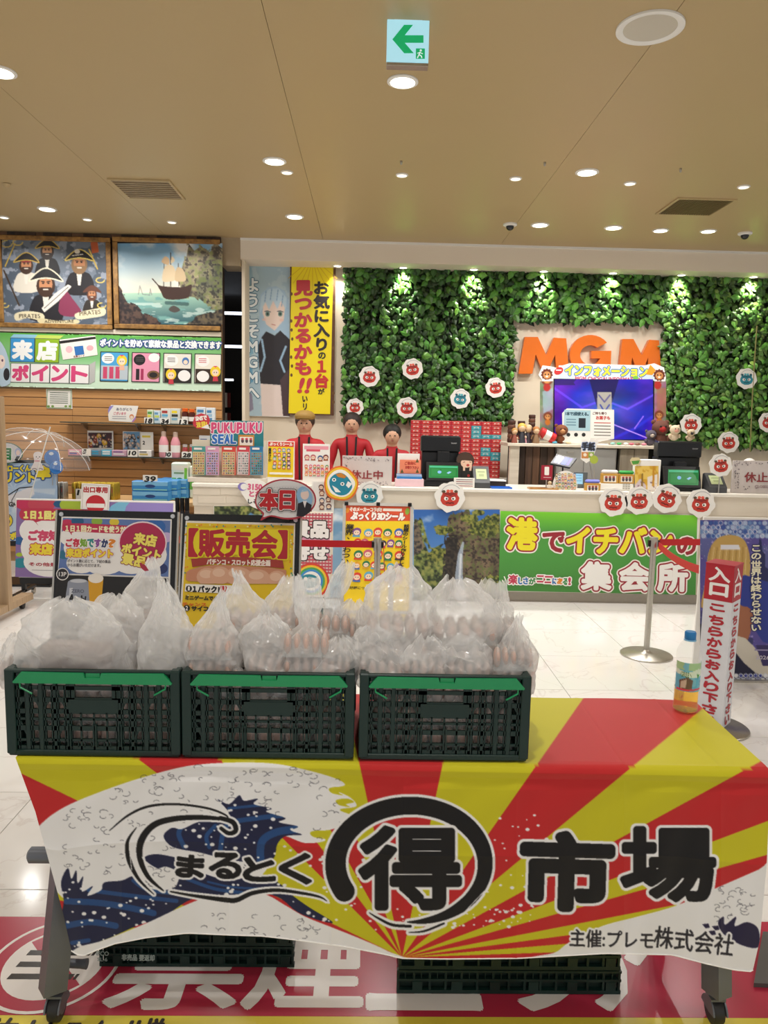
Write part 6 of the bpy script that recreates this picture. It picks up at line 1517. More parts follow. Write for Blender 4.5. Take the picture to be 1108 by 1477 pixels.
# small monitor
t = stand_px('small_monitor', 'small grey monitor with a pale-blue screen behind the purple box', 'monitor', 829, 681, 848, YK+.25, .02, mat=M('monitor_grey', '#5c6468', .4), part='casing')
pr = Print(onY(YK+.25)); pr.rect(830, 683, 11, 15, '#8fc0dd'); 
for k in range(3): pr.rect(831, 685+4*k, 8, 1, '#5a8fb5')
pr.build('screen', t, attr_mat('mon_lit', .3, .4))
# hanging hand-written pop on a rod
Y = YK+.12; t = thing('pop_sign', 'hand-drawn black and white hands-shaped sign on a rod above the counter', 'sign', tuple(P(852, 700, Y)[:2])+(zc(),))
MB().tube([P(856, 700, Y+.01)*np.array([1, 1, 0])+np.array([0, 0, zc()]), P(851, 668, Y+.01)], .004, 6).build('rod', m_alu, t)
MB().slab([P(a, b, Y) for a, b in ((838, 641), (840, 634), (845, 633), (849, 638), (852, 632), (858, 634), (862, 632), (864, 636), (859, 650), (855, 662), (846, 668), (838, 662), (839, 650))], (0, .005, 0)).build('board', m_paper, t)
pr = Print(onY(Y)); pr.text('手紙', 840, 638, 18, 11, '#26282e', .7, edges=[(1.6, '#8fa3c8')], t=.05); pr.rect(839, 652, 10, 9, '#cf8a4a'); pr.rect(849, 652, 8, 8, '#8fae4a'); pr.ell(844, 656, 2.5, 2.5, '#f0e4d0'); pr.ell(853, 656, 2.3, 2.3, '#f0e4d0'); pr.build('lettering', t)
t = thing('pop_sign', 'small lime-green round tag below the hands-shaped sign', 'sign', tuple(P(857, 700, YK+.1)[:2])+(zc(),))
MB().slab([P(857+6*math.cos(k*PI/8), 663+6*math.sin(k*PI/8), YK+.1) for k in range(16)], (0, .004, 0)).build('board', M('lime', '#a9b845', .5), t); MB().tube([P(857, 669, YK+.103), P(858, 700, YK+.103)*np.array([1, 1, 0])+np.array([0, 0, zc()])], .003, 6).build('rod', m_alu, t)
# candy boxes with figure windows
def candy(x0, x1, y0, y1, Y, label, lid=None, z0=None):
    a, b = P(x0, y1, Y), P(x1, y1, Y); z1 = P(x0, y0, Y)[2]; z0 = zc() if z0 is None else z0
    t = thing('candy_box', label, 'box', ((a[0]+b[0])/2, Y, z0), 'yellow-framed boxes on the counter')
    MB().box(a[0], b[0], Y, Y+.05, z0, z1, bev=.003).build('box', M('ochre_box', '#c9983f', .45), t)
    pr = Print(onY(Y)); w = x1-x0; h = y1-y0; pr.rect(x0+w*.12, y0+h*.22, w*.76, h*.66, '#e9e2d4')
    for k in range(3): pr.ell(x0+w*(.28+.22*k), y0+h*.58, w*.09, h*.24, '#4c4450', 8); pr.ell(x0+w*(.28+.22*k), y0+h*.36, w*.09, h*.1, '#a8423c', 8)
    pr.build('box_print', t)
    if lid: MB().box(a[0]+.004, b[0]-.004, Y+.004, Y+.046, z1, z1+.03, bev=.01).build('lid', M('lid'+lid[1:], lid, .35), t)
    return t
candy(844.5, 866, 697, 710, YK+.02, 'yellow-framed box with a violet bow on its top, lowest on the counter', '#7f86e0')
zz = P(870, 697, YK+.1)[2]
t = thing('white_stand', 'white riser carrying two yellow-framed boxes, right of the hands-shaped sign', 'stand', tuple(P(892, 700, YK+.12)[:2])+(zc(),)); a, b = P(868, 697, YK+.09), P(914, 698, YK+.09)
MB().box(a[0]-.01, b[0], YK+.09, YK+.2, zc(), zz-.001, bev=.003).build('riser', m_white, t)
for i in range(6):
    for j in range(3):
        if i >= 3: MB().box(b[0]-.09+.022*(i-3), b[0]-.074+.022*(i-3), YK+.086, YK+.09, zc()+.012+.018*j, zc()+.024+.018*j).build('key', M('key_grey', '#b8b4ac', .5), t)
candy(868, 892, 683, 697, YK+.1, 'yellow-framed box with a white lid on the riser', '#ece8e0', z0=zz)
candy(893, 915, 684, 697, YK+.1, 'yellow-framed box with a green lid on the riser', '#3aa34a', z0=zz)
# gold bag
Y = YK+.09; a, b = P(915, 708, Y), P(951, 709, Y); zt = P(930, 663, Y)[2]
t = thing('gift_bag', 'white and gold gift bag with a bottle print beside the right register', 'bag', ((a[0]+b[0])/2, Y, zc()))
MB().box(a[0]+.01, b[0], Y, Y+.10, zc(), zt, bev=.004).build('bag_body', m_paper, t)
c = Canvas(916, 672, 950, 708, 1.0, '#d3a32e'); c.put(c.noise(8, 4) > .55, '#e6c35c'); c.poly([(934, 688), (948, 684), (948, 708), (934, 708)], '#e8dfd8'); c.poly([(916, 700), (924, 690), (932, 700), (932, 708), (916, 708)], '#cfc0c8'); c.stroke([(926, 708), (927, 684)], 2.5, '#8a6a1c'); c.stroke([(942, 700), (943, 672)], 3, '#c98f1e'); c.put((c.noise(3, 5) > .68) & (c.gy > 694), '#7d5d6a'); c.panel('bag_print', onY(Y), t)
o = blob_sign(916, 666, [(909, 664), (912, 660), (922, 660), (925, 665), (922, 671), (912, 671)], Y-.012, 'round_tag', 'small green and tan tag on the corner of the gold gift bag', 'tag', '#d8c89a'); pr = Print(onY(Y-.012)); pr.poly([(911, 665), (923, 664), (921, 669), (913, 670)], '#4f9a3c'); pr.build('tag_print', o)

# ------------------------------------------------------------------ things on the back counter
z2 = zc2+.0006
def cup(px, ytop, r, Y, col, label, k=5):
    p = P(px, 640, Y); zt = P(px, ytop, Y)[2]; t = thing('token_stack', label, 'cup', (p[0], Y, z2), 'brown stacks on the back counter'); h = (zt-z2)/k
    for i in range(k): MB().lathe([(r*.86, z2+i*h), (r, z2+(i+.25)*h), (r, z2+(i+.8)*h), (r*.88, z2+(i+.98)*h)], (p[0], Y, 0), 18).build('ring', M('brown_%d' % (i % 2), ('#4a2c22', '#6b4432')[i % 2], .5), t, smooth=True)
cup(737, 606, .038, 7.15, 0, 'dark brown ring stack at the left end of the back counter', 5)
cup(751, 607, .036, 7.2, 0, 'dark brown ring stack behind the small figures', 5)
cup(766, 598, .033, 7.2, 0, 'tallest dark brown ring stack right of the small figures', 7)
def figurine(px, ytop, Y, cols, label, s=1.0, z0=None):
    z0 = z2 if z0 is None else z0
    p = P(px, 640, Y); zt = P(px, ytop, Y)[2]; H = zt-z0; x = p[0]; t = thing('figurine', label, 'figurine', (x, Y, z0), 'small figures on the back counter')
    MB().lathe([(.55*H*.4, z0), (.5*H*.4, z0+.1*H), (.3*H*.4, z0+.5*H), (.22*H*.4, z0+.56*H)], (x, Y, 0), 12).build('body', M('f'+cols[0][1:], cols[0], .5), t, smooth=True)
    MB().ball((x, Y, z0+.74*H), (.19*H, .18*H, .2*H), 12, 8).build('head', M('f'+cols[1][1:], cols[1], .5), t, smooth=True)
    MB().ball((x, Y+.03*H, z0+.82*H), (.22*H, .18*H, .18*H), 12, 8).build('hair', M('f'+cols[2][1:], cols[2], .5), t, smooth=True)
    for sx in (-1, 1): MB().beam((x+sx*.18*H, Y, z0+.5*H), (x+sx*.3*H, Y-.06*H, z0+.25*H), .06*H, .06*H).build('arm', M('f'+cols[0][1:], cols[0], .5), t)
for i, (px, yt, cols, lb) in enumerate(((742, 617, ('#8c4a3a', '#e0b890', '#b98a4a'), 'small figure in brown beside the leftmost ring stack'), (752, 610, ('#2a2a32', '#e6c29c', '#d8b04a'), 'small black-clad figure with yellow hair on the back counter'), (761, 612, ('#3a3038', '#d9b48c', '#c9b08a'), 'small dark figure with pale hair right of the yellow-haired one'),
        (773, 615, ('#8a6a4a', '#e6c29c', '#b0743a'), 'small tan figure left of the red drum'), (758, 627, ('#c98a94', '#ecd0b4', '#6c4a3a'), 'tiny pink figure in front of the black-clad ones'), (776, 630, ('#d9d0c4', '#e6c8a8', '#8a6a8c'), 'tiny white figure in front of the red drum'), (746, 630, ('#e0d8c8', '#e6c8a8', '#c9b08a'), 'tiny cream figure at the front left of the back counter'))):
    figurine(px, yt, 7.06+.02*(i % 3), cols, lb)
p = P(790, 620, 7.1); t = thing('toy_drum', 'red and white toy drum leaning among the small figures', 'toy', (p[0], 7.1, z2))
q0 = np.array([p[0]-.07, 7.1, z2+.11]); q1 = np.array([p[0]+.07, 7.1, z2+.045])
MB().tube([q0, q0*.7+q1*.3], .05, 18).tube([q0*.3+q1*.7, q1], .05, 18).build('red_ends', M('drum_red', '#c92a2c', .4), t, smooth=True); MB().tube([q0*.72+q1*.28, q0*.28+q1*.72], .047, 18).build('white_body', m_paper, t, smooth=True)
def plush(px, ytop, Y, col, face, label, z0=None, s=.07):
    z0 = z2 if z0 is None else z0
    p = P(px, 630, Y); x = p[0]; t = thing('plush_toy', label, 'toy', (x, Y, z0)); m_ = M('pl'+col[1:], col, .9); zt = P(px, ytop, Y)[2]; H = zt-z0
    MB().ball((x, Y, z0+.26*H), (.3*H, .26*H, .27*H)).build('body', m_, t, smooth=True); MB().ball((x, Y-.02, z0+.7*H), (.34*H, .28*H, .3*H), 14, 10).build('head', m_, t, smooth=True)
    MB().ball((x, Y-.02-.22*H, z0+.65*H), (.15*H, .09*H, .12*H)).build('muzzle', M('pf'+face[1:], face, .8), t, smooth=True)
    for sx in (-1, 1): MB().ball((x+sx*.26*H, Y, z0+.92*H), (.1*H, .07*H, .1*H), 8, 6).build('ear', m_, t, smooth=True); MB().ball((x+sx*.1*H, Y-.02-.27*H, z0+.76*H), .035*H, 8, 6).build('eye', m_black, t, smooth=True)
    for sx in (-1, 1): MB().ball((x+sx*.3*H, Y-.1*H, z0+.3*H), (.1*H, .12*H, .14*H), 8, 6).build('paw', m_, t, smooth=True)
plush(809, 612, 7.12, '#7d4a30', '#c98f5e', 'brown plush bear at the left foot of the lit screen')
plush(951, 606, 7.12, '#6b4438', '#b02a28', 'brown plush bear at the right foot of the lit screen')
plush(938, 620, 7.09, '#5c5560', '#c9b8a8', 'small grey plush toy left of the brown bear at the screen right foot')
plush(972, 614, 7.0, '#d8c4a4', '#e0a08a', 'cream plush toy with pink muzzle on the register head', z0=P(960, 636.5, YK+.14)[2]) if False else None
Yg = YK+.19; zg = P(975, 636, YK+.14)[2]+.001
plush(972, 613, Yg, '#d6c3a6', '#dfa08e', 'cream plush toy lying on top of the right register', z0=zg); plush(995, 619, Yg, '#c9b496', '#3a3438', 'second cream plush toy with dark muzzle on the right register', z0=zg)
for i, (px, col) in enumerate(((893, '#3fae5a'), (903, '#e6e2da'), (911, '#c9606f'), (920, '#8a5a46'), (929, '#d88a9a'), (884, '#8fc2b8'), (800, '#4aa8c8'), (820, '#d9c9a0'))):
    p = P(px, 634, 7.08); o = MB().ball((p[0], 7.07, z2+.013), (.026, .02, .0125), 10, 6).build('small_trinket', M('tr'+col[1:], col, .4), None, smooth=True)
    tag(o, ('green', 'white', 'pink-red', 'brown', 'light pink', 'pale teal', 'blue', 'tan')[i]+' small trinket lying on the back counter before the screen', 'trinket', 'trinkets on the back counter')
# ------------------------------------------------------------------ framed signs in front, poster stands
def tilted_board(name, label, cat, px, Yb, Yt, mat_edge, col_edge_w, d=.012, leg=True, foot=None):
    """px: TL,TR,BR,BL pixel corners; bottom edge at depth Yb, top edge at Yt"""
    TL, TR = P(*px[0], Yt), P(*px[1], Yt); BL, BR = P(*px[3], Yb), P(*px[2], Yb)
    return TL, TR, BR, BL
def black_sign(px, label, Yb, Yt, zlow):
    TL, TR, BR, BL = tilted_board('', '', '', px, Yb, Yt, None, 0)
    TL[2] = TR[2] = (TL[2]+TR[2])/2; U = (TR-TL); down = ((BL+BR)-(TL+TR))/2; down[0] = 0; down = down/abs(down[2])*(TL[2]-zlow)
    t = thing('sign_board', label, 'sign', ((TL[0]+TR[0])/2, Yb, 0), 'black-framed boards behind the stall')
    n = np.cross(U, down); n /= np.linalg.norm(n); n = n if n[1] < 0 else -n
    q = [TL, TR, TR+down, TL+down]
    MB().slab(q, -n*.012).build('black_frame', M('frame_black', '#131212', .25, var=.1), t)
    # silver edge strip and corner studs
    e = MB(); w = U/np.linalg.norm(U); e.slab([TL-w*.008, TL-w*.0005, TL+down-w*.0005, TL+down-w*.008], -n*.014).build('edge_strip', m_alu, t); e = MB().slab([TR+w*.0005, TR+w*.008, TR+down+w*.008, TR+down+w*.0005], -n*.014).build('edge_strip', m_alu, t)
    dn = down/np.linalg.norm(down)
    for c_ in (TL+w*.018+dn*.018, TR-w*.018+dn*.018, TL+down+w*.018-dn*.018, TR+down-w*.018-dn*.018):
        s_ = MB(); s_.tube([c_+n*.0005, c_+n*.006], .009, 14); s_.build('stud', M('pale_stud', '#c9ccd0', .3, .5), t, smooth=True)
    # easel legs to the floor behind
    for k in (.12, .88):
        a_ = TL+U*k+down*.9-n*.03; MB().tube([a_, (a_[0], Yb-.02, .012)], .009, 8).build('leg', m_black, t); 
    a_ = TL+U*.5+down*.2-n*.03; MB().tube([a_, (a_[0], Yt+.38, .012)], .009, 8).build('leg', m_black, t)
    return t, TL, n
t, pt, n = black_sign(((83, 735), (256, 739), (256, 905), (64, 900)), 'black-framed board with pink point notice and a beer can picture', 3.0, 3.09, .45)
pr = Print(on_plane(pt, n), n, lift=.001)
pr.poly([(89, 745), (248, 749), (243, 930), (77, 925)], '#ece9e6'); pr.poly([(91, 747), (246, 751), (243, 832), (84, 827)], '#5f7ab4'); pr.clip = [(91, 747), (246, 751), (243, 832), (84, 827)]
for k, (a, b, r, col) in enumerate(((97, 757, 10, '#c9305c'), (112, 752, 9, '#1f5a88'), (140, 752, 8, '#8fb540'), (165, 753, 7, '#e0c93a'), (225, 760, 14, '#2f66b0'), (240, 775, 9, '#c9b4e0'), (92, 800, 8, '#2a6f8c'), (232, 820, 10, '#28386e'))): pr.ell(a, b, r, r*.8, col)
for a, b, rx2, ry2 in ((112, 790, 20, 16), (140, 788, 26, 20), (165, 800, 24, 22), (118, 812, 22, 15), (150, 815, 28, 14), (190, 812, 26, 16), (100, 775, 14, 12), (185, 785, 25, 25), (215, 800, 26, 22), (120, 775, 20, 16), (155, 778, 24, 18)): pr.ell(a, b, rx2, ry2, '#f2f0ee')
pr.poly(sm([(90, 762), (92, 756), (120, 755), (160, 757), (190, 759), (194, 764), (190, 770), (150, 769), (108, 767), (104, 772), (100, 767), (92, 766)], 3), '#c02a50')
pr.text('１日１回カードを使うだけ', 95, 757.5, 94, 9, '#f6f3c8', .5)
pr.ell(206, 783, 35, 31, '#f1dbe2', 32); pr.ell(206, 783, 33, 29, '#b02552', 32)
pr.text('来店', 195, 768, 32, 16, '#f4e56a', 1.0, edges=[(2.0, '#8c1f3c')], t=.15); pr.text('ポイント', 178, 783, 55, 14, '#f4e56a', 1.0, edges=[(2.0, '#8c1f3c')], t=.2); pr.text('景品', 178, 798, 34, 14, '#f4e56a', 1.0, edges=[(2.0, '#8c1f3c')], t=.2)
for i, (ch, col) in enumerate(zip('ご存知ですか?', ('#c9304a', '#c9304a', '#7aa832', '#2a8a8c', '#8a4a9c', '#2a3a6c', '#e0872a'))): pr.text(ch, 96+10.3*i, 777+.2*i, 9, 11, col, .8, edges=[(2.0, '#f8f4f4')])
pr.text('来店ポイント', 97, 791, 66, 12, '#f0d83a', .9, edges=[(2.4, '#f8f4f4'), (1.7, '#c02a50')])
pr.text('ポイント数に応じて、下記の景品', 98, 806.5, 62, 4.5, '#4a4448', .1); pr.text('からお選びいただけます。', 98, 812.5, 48, 4.5, '#4a4448', .1)
pr.clip = None; pr.poly([(83, 829), (243, 834), (240, 935), (76, 930)], '#1a191b'); pr.ell(91, 828, 9, 9, '#e9e6e4'); pr.ell(91, 828, 7.8, 7.8, '#25232a'); pr.text('13P', 86, 825, 10.5, 6, '#e9e6e4', .15)
pr.poly(sm([(98, 845), (100, 838), (108, 835), (119, 835), (127, 838), (129, 846), (128, 875), (97, 874)], 3), '#8f96a6'); pr.poly([(101, 848), (106, 848), (104, 874), (100, 874)], '#c9cdd6'); pr.ell(114, 838, 12, 2.6, '#c4c8d0'); pr.text('ZERO', 104, 850, 18, 4.5, '#5a5f70', .2); pr.text('Asahi', 101, 857, 24, 10, '#15151a', .7, t=.12)
pr.poly([(128, 833), (150, 834), (147, 870), (130, 870)], '#d9a01e'); pr.ell(139, 834, 11, 7, '#efe9df'); pr.build('poster_print', t)
t, pt, n = black_sign(((264, 741), (433, 744), (430, 905), (249, 898)), 'black-framed board with yellow sale notice above the middle crate', 2.98, 3.07, .45)
pr = Print(on_plane(pt, n), n, lift=.001)
pr.poly([(268, 751), (426, 755), (422, 915), (258, 908)], '#e9e4d8'); pr.poly([(270, 754), (424, 758), (420, 912), (261, 905)], '#e6c31c')
rgp = random.Random(8)
for k in range(60):
    a = rgp.choice((rgp.uniform(267, 273), rgp.uniform(418, 423), rgp.uniform(272, 420))); b = rgp.uniform(758, 880) if not 274 < a < 417 else 757+rgp.random()*3; pr.ell(a, b, 1.3, 1.3, rgp.choice(('#c9a012', '#e8892a', '#3f9a8c', '#f2e69a')), 7)
pr.poly(sm([(271, 764), (276, 761), (400, 764), (414, 768), (415, 795), (408, 802), (280, 798), (270, 794)], 3), '#e9d61c')
pr.text('【販売会】', 274, 763, 140, 39, '#b3202e', 1.6, edges=[(3.4, '#e9d61c')])
pr.poly([(276, 806), (320, 803), (360, 804), (408, 808), (410, 820), (360, 815), (310, 813), (278, 818)], '#a33a30'); pr.text('パチンコ・スロット応援企画', 299, 806, 91, 8.5, '#f4e6da', .45)
pr.clip = [(272, 800), (415, 804), (412, 842), (268, 842)]; cpx = sm([(272, 838), (274, 822), (310, 815), (360, 817), (412, 822), (413, 842)], 2); pr.poly(cpx, '#c98a6a')
for a, b, r in ((300, 832, 16), (318, 830, 15), (344, 831, 20), (372, 834, 18), (400, 836, 14)): pr.ell(a, b, r, 13, '#d9a88c'); pr.ell(a-2, b-4, r*.6, 6, '#e6c0a6')
pr.clip = None; pr.poly([(268, 842), (350, 845), (349, 857), (267, 853)], '#f2efe8'); pr.ell(273, 849, 4.5, 4.5, '#1b1918'); pr.text('1', 271.8, 846, 2.4, 5.5, '#f2efe8', .2); pr.text('１パック10', 279, 845, 44, 9, '#1b1918', .7); pr.text('個入', 318, 845, 12, 9, '#c22a34', .5)
pr.text('ミニゲームでパック', 268, 859, 60, 6, '#3a3210', .5); pr.text('チャンス', 264, 869, 34, 5, '#d8701c', .4); pr.ell(270, 877, 4.5, 4.5, '#1b1918'); pr.text('2', 268.6, 874, 3, 6, '#f2efe8', .2); pr.text('サイコロを振って', 277, 874, 66, 7, '#1b1918', .5)
pr.build('poster_print', t)
# round day sign clipped on the yellow board
t = blob_sign(412, 718, sm([(368, 720), (374, 706), (392, 694), (414, 691), (436, 696), (452, 708), (456, 724), (448, 738), (430, 748), (410, 749), (390, 745), (376, 751), (379, 742), (370, 732)], 4), 3.02, 'day_sign', 'white oval sign with two red characters clipped on the yellow board', 'sign', '#b83a48')
pr = Print(onY(3.02)); pr.poly(sm([(370, 720), (376, 707), (393, 696), (414, 693), (435, 698), (450, 709), (454, 724), (446, 736), (430, 745), (410, 746.5), (392, 743), (380, 746), (381, 740), (372, 731)], 4), '#e3e1e2')
for a in range(374, 432, 4):
    for b in range(699, 744, 4): 
        if ((a-408)/38)**2+((b-719)/22)**2 < .8: pr.ell(a+(b//4 % 2)*2, b, .7, .7, '#c6c4c8', 5)
pr.text('本', 376, 706, 26, 29, '#c2222c', 1.6, edges=[(3.6, '#45312f'), (2.6, '#f2efee')]); pr.text('日', 405, 708, 20, 26, '#c2222c', 1.6, edges=[(3.6, '#45312f'), (2.6, '#f2efee')])
pr.poly(sm([(432, 728), (428, 712), (434, 702), (442, 703), (450, 712), (450, 726), (440, 732)], 3), '#8fb8dc'); pr.ell(440, 713, 6, 7.5, '#efd6cc'); pr.poly([(434, 710), (440, 704), (448, 712), (444, 708), (438, 709)], '#9cc4e4'); pr.poly([(428, 744), (430, 726), (440, 722), (450, 728), (448, 738), (438, 745)], '#26222c'); pr.poly([(437, 722), (443, 722), (440, 732)], '#e9e4e6'); pr.build('lettering', t)
MB().box(*(lambda a, b: (a[0]-.012, a[0]+.012, 3.026, 3.06, b, b+.03))(P(412, 745, 3.02), P(412, 752, 3.04)[2])).build('clip', m_black, t)
# rear pink board on castors
Yq = 5.9; TLq = P(22, 719, Yq); TRq = P(252, 725, Yq); zb = P(25, 833, Yq)[2]; zt = TLq[2]
t = thing('wheeled_board', 'wheeled board with pink point notice standing behind the black-framed boards', 'sign', ((TLq[0]+TRq[0])/2, Yq, 0))
MB().box(TLq[0], TRq[0], Yq, Yq+.02, zb, zt, bev=.003).build('panel', m_paper, t)
MB().box(TLq[0]+.01, TRq[0], Yq-.002, Yq+.024, zb-.05, zb).box(TLq[0]+.02, TLq[0]+.05, Yq+.0, Yq+.03, .05, zb-.05).box(TRq[0]-.05, TRq[0]-.02, Yq, Yq+.03, .05, zb-.05).build('frame', m_black, t)
MB().beam((TLq[0]+.035, Yq-.16, .06), (TLq[0]+.035, Yq+.2, .06), .03, .02).build('foot', m_black, t); MB().beam((TRq[0]-.035, Yq-.16, .06), (TRq[0]-.035, Yq+.2, .06), .03, .02).build('foot', m_black, t)
for X in (TLq[0]+.035, TRq[0]-.035):
    for yy in (Yq-.14, Yq+.18):
        MB().lathe([(.016, -.012), (.024, -.010), (.024, .010), (.016, .012)], (X, yy, .0245), 18, axis='x').build('castor', m_alu, t, smooth=True)
pr = Print(onY(Yq)); pr.clip = [(24, 721), (250, 726), (248, 837), (22, 832)]; pr.rect(24, 721, 226, 111, '#8a6fa8'); 
for a, b, r, col in ((36, 727, 14, '#c9305c'), (60, 727, 20, '#c9485c'), (85, 727, 8, '#1f5a88'), (104, 728, 18, '#a9c23a'), (185, 740, 30, '#7ec0e0'), (220, 738, 40, '#9a8ad0'), (29, 780, 10, '#2a5f9c'), (30, 812, 12, '#2a8a9c'), (28, 800, 5, '#a9c23a')): pr.ell(a, b, r, r*.6, col)
for a, b, rx2, ry2 in ((60, 765, 32, 22), (55, 790, 25, 25), (72, 810, 38, 22), (90, 780, 40, 40)): pr.ell(a, b, rx2, ry2, '#f2f0ee', 28)
pr.poly(sm([(28, 744), (30, 736), (40, 733), (120, 735), (150, 737), (150, 752), (60, 751), (56, 758), (48, 751), (34, 750)], 3), '#c23450'); pr.text('１日１回カードを', 35, 737, 80, 11, '#f5ee8a', .9)
pr.text('ご存知ですか', 42, 765, 90, 14, '#d0486c', 1.2, edges=[(3.2, '#f8f4f4')]); pr.text('来店ポイント', 44, 784, 95, 15, '#f0d83a', 1.2, edges=[(3.4, '#f8f4f4'), (2.5, '#c02a50')]); pr.text('その他景品', 42, 811, 50, 5, '#b03a48', .3); pr.line([(46, 822), (90, 823)], .6, '#8a8488'); pr.build('poster_print', t)
# exit only sign, propped on the wheeled board
t = blob_sign(139, 716, [(118, 697), (159, 699), (157, 736), (116, 734)], Yq-.03, 'exit_only_sign', 'white exit-only notice with a red disc behind the pink board', 'sign')
pr = Print(onY(Yq-.03)); pr.poly([(119.5, 698.5), (157.5, 700.5), (156, 735), (118, 733)], '#cfc9c4'); pr.poly([(120.5, 699.5), (156.5, 701.5), (155, 735), (119, 733)], '#f1eeea'); pr.text('出口専用', 121, 702, 34, 8, '#b02a30', .5, t=.03); pr.ell(138, 727, 14, 13, '#c22430', 26); pr.rect(125, 726, 26, 6, '#f1eeea'); pr.build('notice_print', t)
MB().beam(P(138, 728, Yq+.0), P(138, 738, Yq-.012), .02, .004).build('clip', m_black, t)
# poster stand with little figures
Yb_, Yt_ = 5.45, 5.62
t = thing('poster_stand', 'silver poster stand with orange-topped yellow poster of little figures', 'poster stand', tuple(F(560, 940, 0)[:2])+(0,)); t.location = (P(555, 850, Yb_)[0], Yb_, 0)
TL, TR = P(497, 729, Yt_), P(594, 726.5, Yt_); TL[2] = TR[2] = (TL[2]+TR[2])/2; BL = P(515, 868, Yb_+.0); dn = np.array([0, Yb_-.03-Yt_, 0.06-TL[2]]); U = TR-TL
n = np.cross(U, dn); n /= np.linalg.norm(n); n = n if n[1] < 0 else -n
sh = (P(613, 866, 5.47)[0]-TR[0])/(TR[2]-P(613, 866, 5.47)[2])*(TL[2]-.06)*.5
MB().slab([TL, TR, TR+dn, TL+dn], -n*.008).build('back_sheet', m_white, t)
w_ = .022; uu_ = U/np.linalg.norm(U); dd_ = dn/np.linalg.norm(dn)
for a_, b_, nm in ((TL, TR, 'frame_top'), (TL+dn, TR+dn, 'frame_bottom'), (TL, TL+dn, 'frame_side'), (TR, TR+dn, 'frame_side')):
    MB().beam(a_+n*.004, b_+n*.004, w_, .014, up=n).build(nm, M('silver_frame', '#c9c6c0', .3, .4), t)
MB().tube([TL+uu_*.03-n*.01, (TL[0]+.03, Yt_+.3, .012)], .009, 6).build('leg', m_alu, t); MB().tube([TR-uu_*.03-n*.01, (TR[0]-.03, Yt_+.3, .012)], .009, 6).build('leg', m_alu, t)
for k in (.03, .5, .97): p_ = TL+U*k+n*.014; MB().box(p_[0]-.014, p_[0]+.014, p_[1]-.01, p_[1]+.008, p_[2]-.012, p_[2]+.016, bev=.003).build('clip', m_black, t)
mpx = quad((502, 733), (591, 731), (611, 866), (517, 868), TL+uu_*.012+dd_*.012, TR-uu_*.012+dd_*.012, TR-uu_*.012+dd_*(.012+.82), TL+uu_*.012+dd_*(.012+.82))
H_ = P(560, 731, Yt_)[2]-P(560, 866, Yb_+.03)[2]; L_ = H_/abs(dd_[2])
mpx = quad((502, 733), (591, 731), (606, 866), (517, 868), TL+uu_*.012+dd_*.012, TR-uu_*.012+dd_*.012, TR-uu_*.012+dd_*L_, TL+uu_*.012+dd_*L_)
pr = Print(mpx, n, lift=.002, tilt=-.02)
pr.poly([(502, 733), (591, 731), (624, 985), (532, 988)], '#f2cf1c') if False else pr.poly([(502, 733), (591, 731), (617, 945), (525, 948)], '#f2cf1c')
pr.poly([(502, 733), (591, 731), (594, 752), (505, 756)], '#d8512c'); pr.text('そのメーカーコラボ!!', 508, 735, 44, 6, '#f3e9dc', .4); pr.rect(554, 735, 26, 4, '#efe6da'); pr.text('ぷっくり3Dシール', 511, 742, 74, 11, '#f6f1ea', .9, edges=[(1.8, '#b0301e')]); pr.ell(505, 740, 2.5, 4, '#e8922a'); pr.ell(588, 738, 3, 5, '#8ab03a')
[mini_people(pr, 516+2*k_, 756+16*k_, 586+2*k_, 784+16*k_, (5, 6, 5, 6, 5)[k_], 1, 21+k_) for k_ in range(5)]
pr.vtext('業界、ざわついてます', 506, 760, 11, 84, '#231e14', .3); pr.vtext('話題のシール作りました!!', 586, 757, 7, 76, '#231e14', .3); pr.text('ご好評につき', 518, 850, 30, 4, '#3a3210', .2); pr.build('poster_print', t)
# gingham poster stand left of it
Yg_ = 5.55; X0, X1, Z0, Z1 = frame_px(424, 738, 480, 860, Yg_)
t = thing('poster_stand', 'pink gingham poster stand half hidden behind the yellow sale board', 'poster stand', ((X0+X1)/2, Yg_, 0))
X0 -= .08; MB().box(X0, X1, Yg_, Yg_+.012, .25, Z1, bev=.003).build('board', M('orange_edge', '#e8dcc8', .5), t); MB().box(X0, X1, Yg_-.1, Yg_+.12, 0, .02, bev=.004).build('foot', m_alu, t); MB().box((X0+X1)/2-.02, (X0+X1)/2+.02, Yg_+.013, Yg_+.03, .02, Z1-.1).build('post', m_alu, t)
pr = Print(onY(Yg_)); pr.rect(418, 740, 60, 120, '#f1eae6')
for k in range(14): pr.rect(418+k*4.6, 740, 2.3, 26, '#d9848c'); 
for k in range(6): pr.rect(418, 741+k*4.6, 60, 2.3, '#c4505e')
pr.rect(418, 766, 58, 34, '#dd94b4')
for k in range(14): pr.rect(418+k*4.6, 800, 2.3, 26, '#d9848c')
for k in range(6): pr.rect(418, 801+k*4.6, 60, 2.3, '#c4505e')
pr.clip = [(418, 738), (479, 739), (478, 858), (418, 858)]; pr.text('景品', 421, 752, 52, 22, '#f6f2f0', 1.6, edges=[(3.2, '#3a2c2e')]); pr.text('寄せ', 421, 787, 52, 19, '#f6f2f0', 1.6, edges=[(3.2, '#3a2c2e')])
for r, col in ((26, '#d8432f'), (23, '#f0c531'), (20, '#4fa85a'), (17, '#3f8fd0'), (14, '#f3f1ec')): pr.ell(449, 838, r, r, col, 28)
pr.ell(446, 838, 14, 10, '#2e8b9c'); pr.ell(441, 835, 3, 3, '#f3f1ec'); pr.ell(452, 836, 3, 3, '#f3f1ec'); pr.ell(452, 836, 1.3, 1.3, '#142b30'); pr.build('poster_print', t)

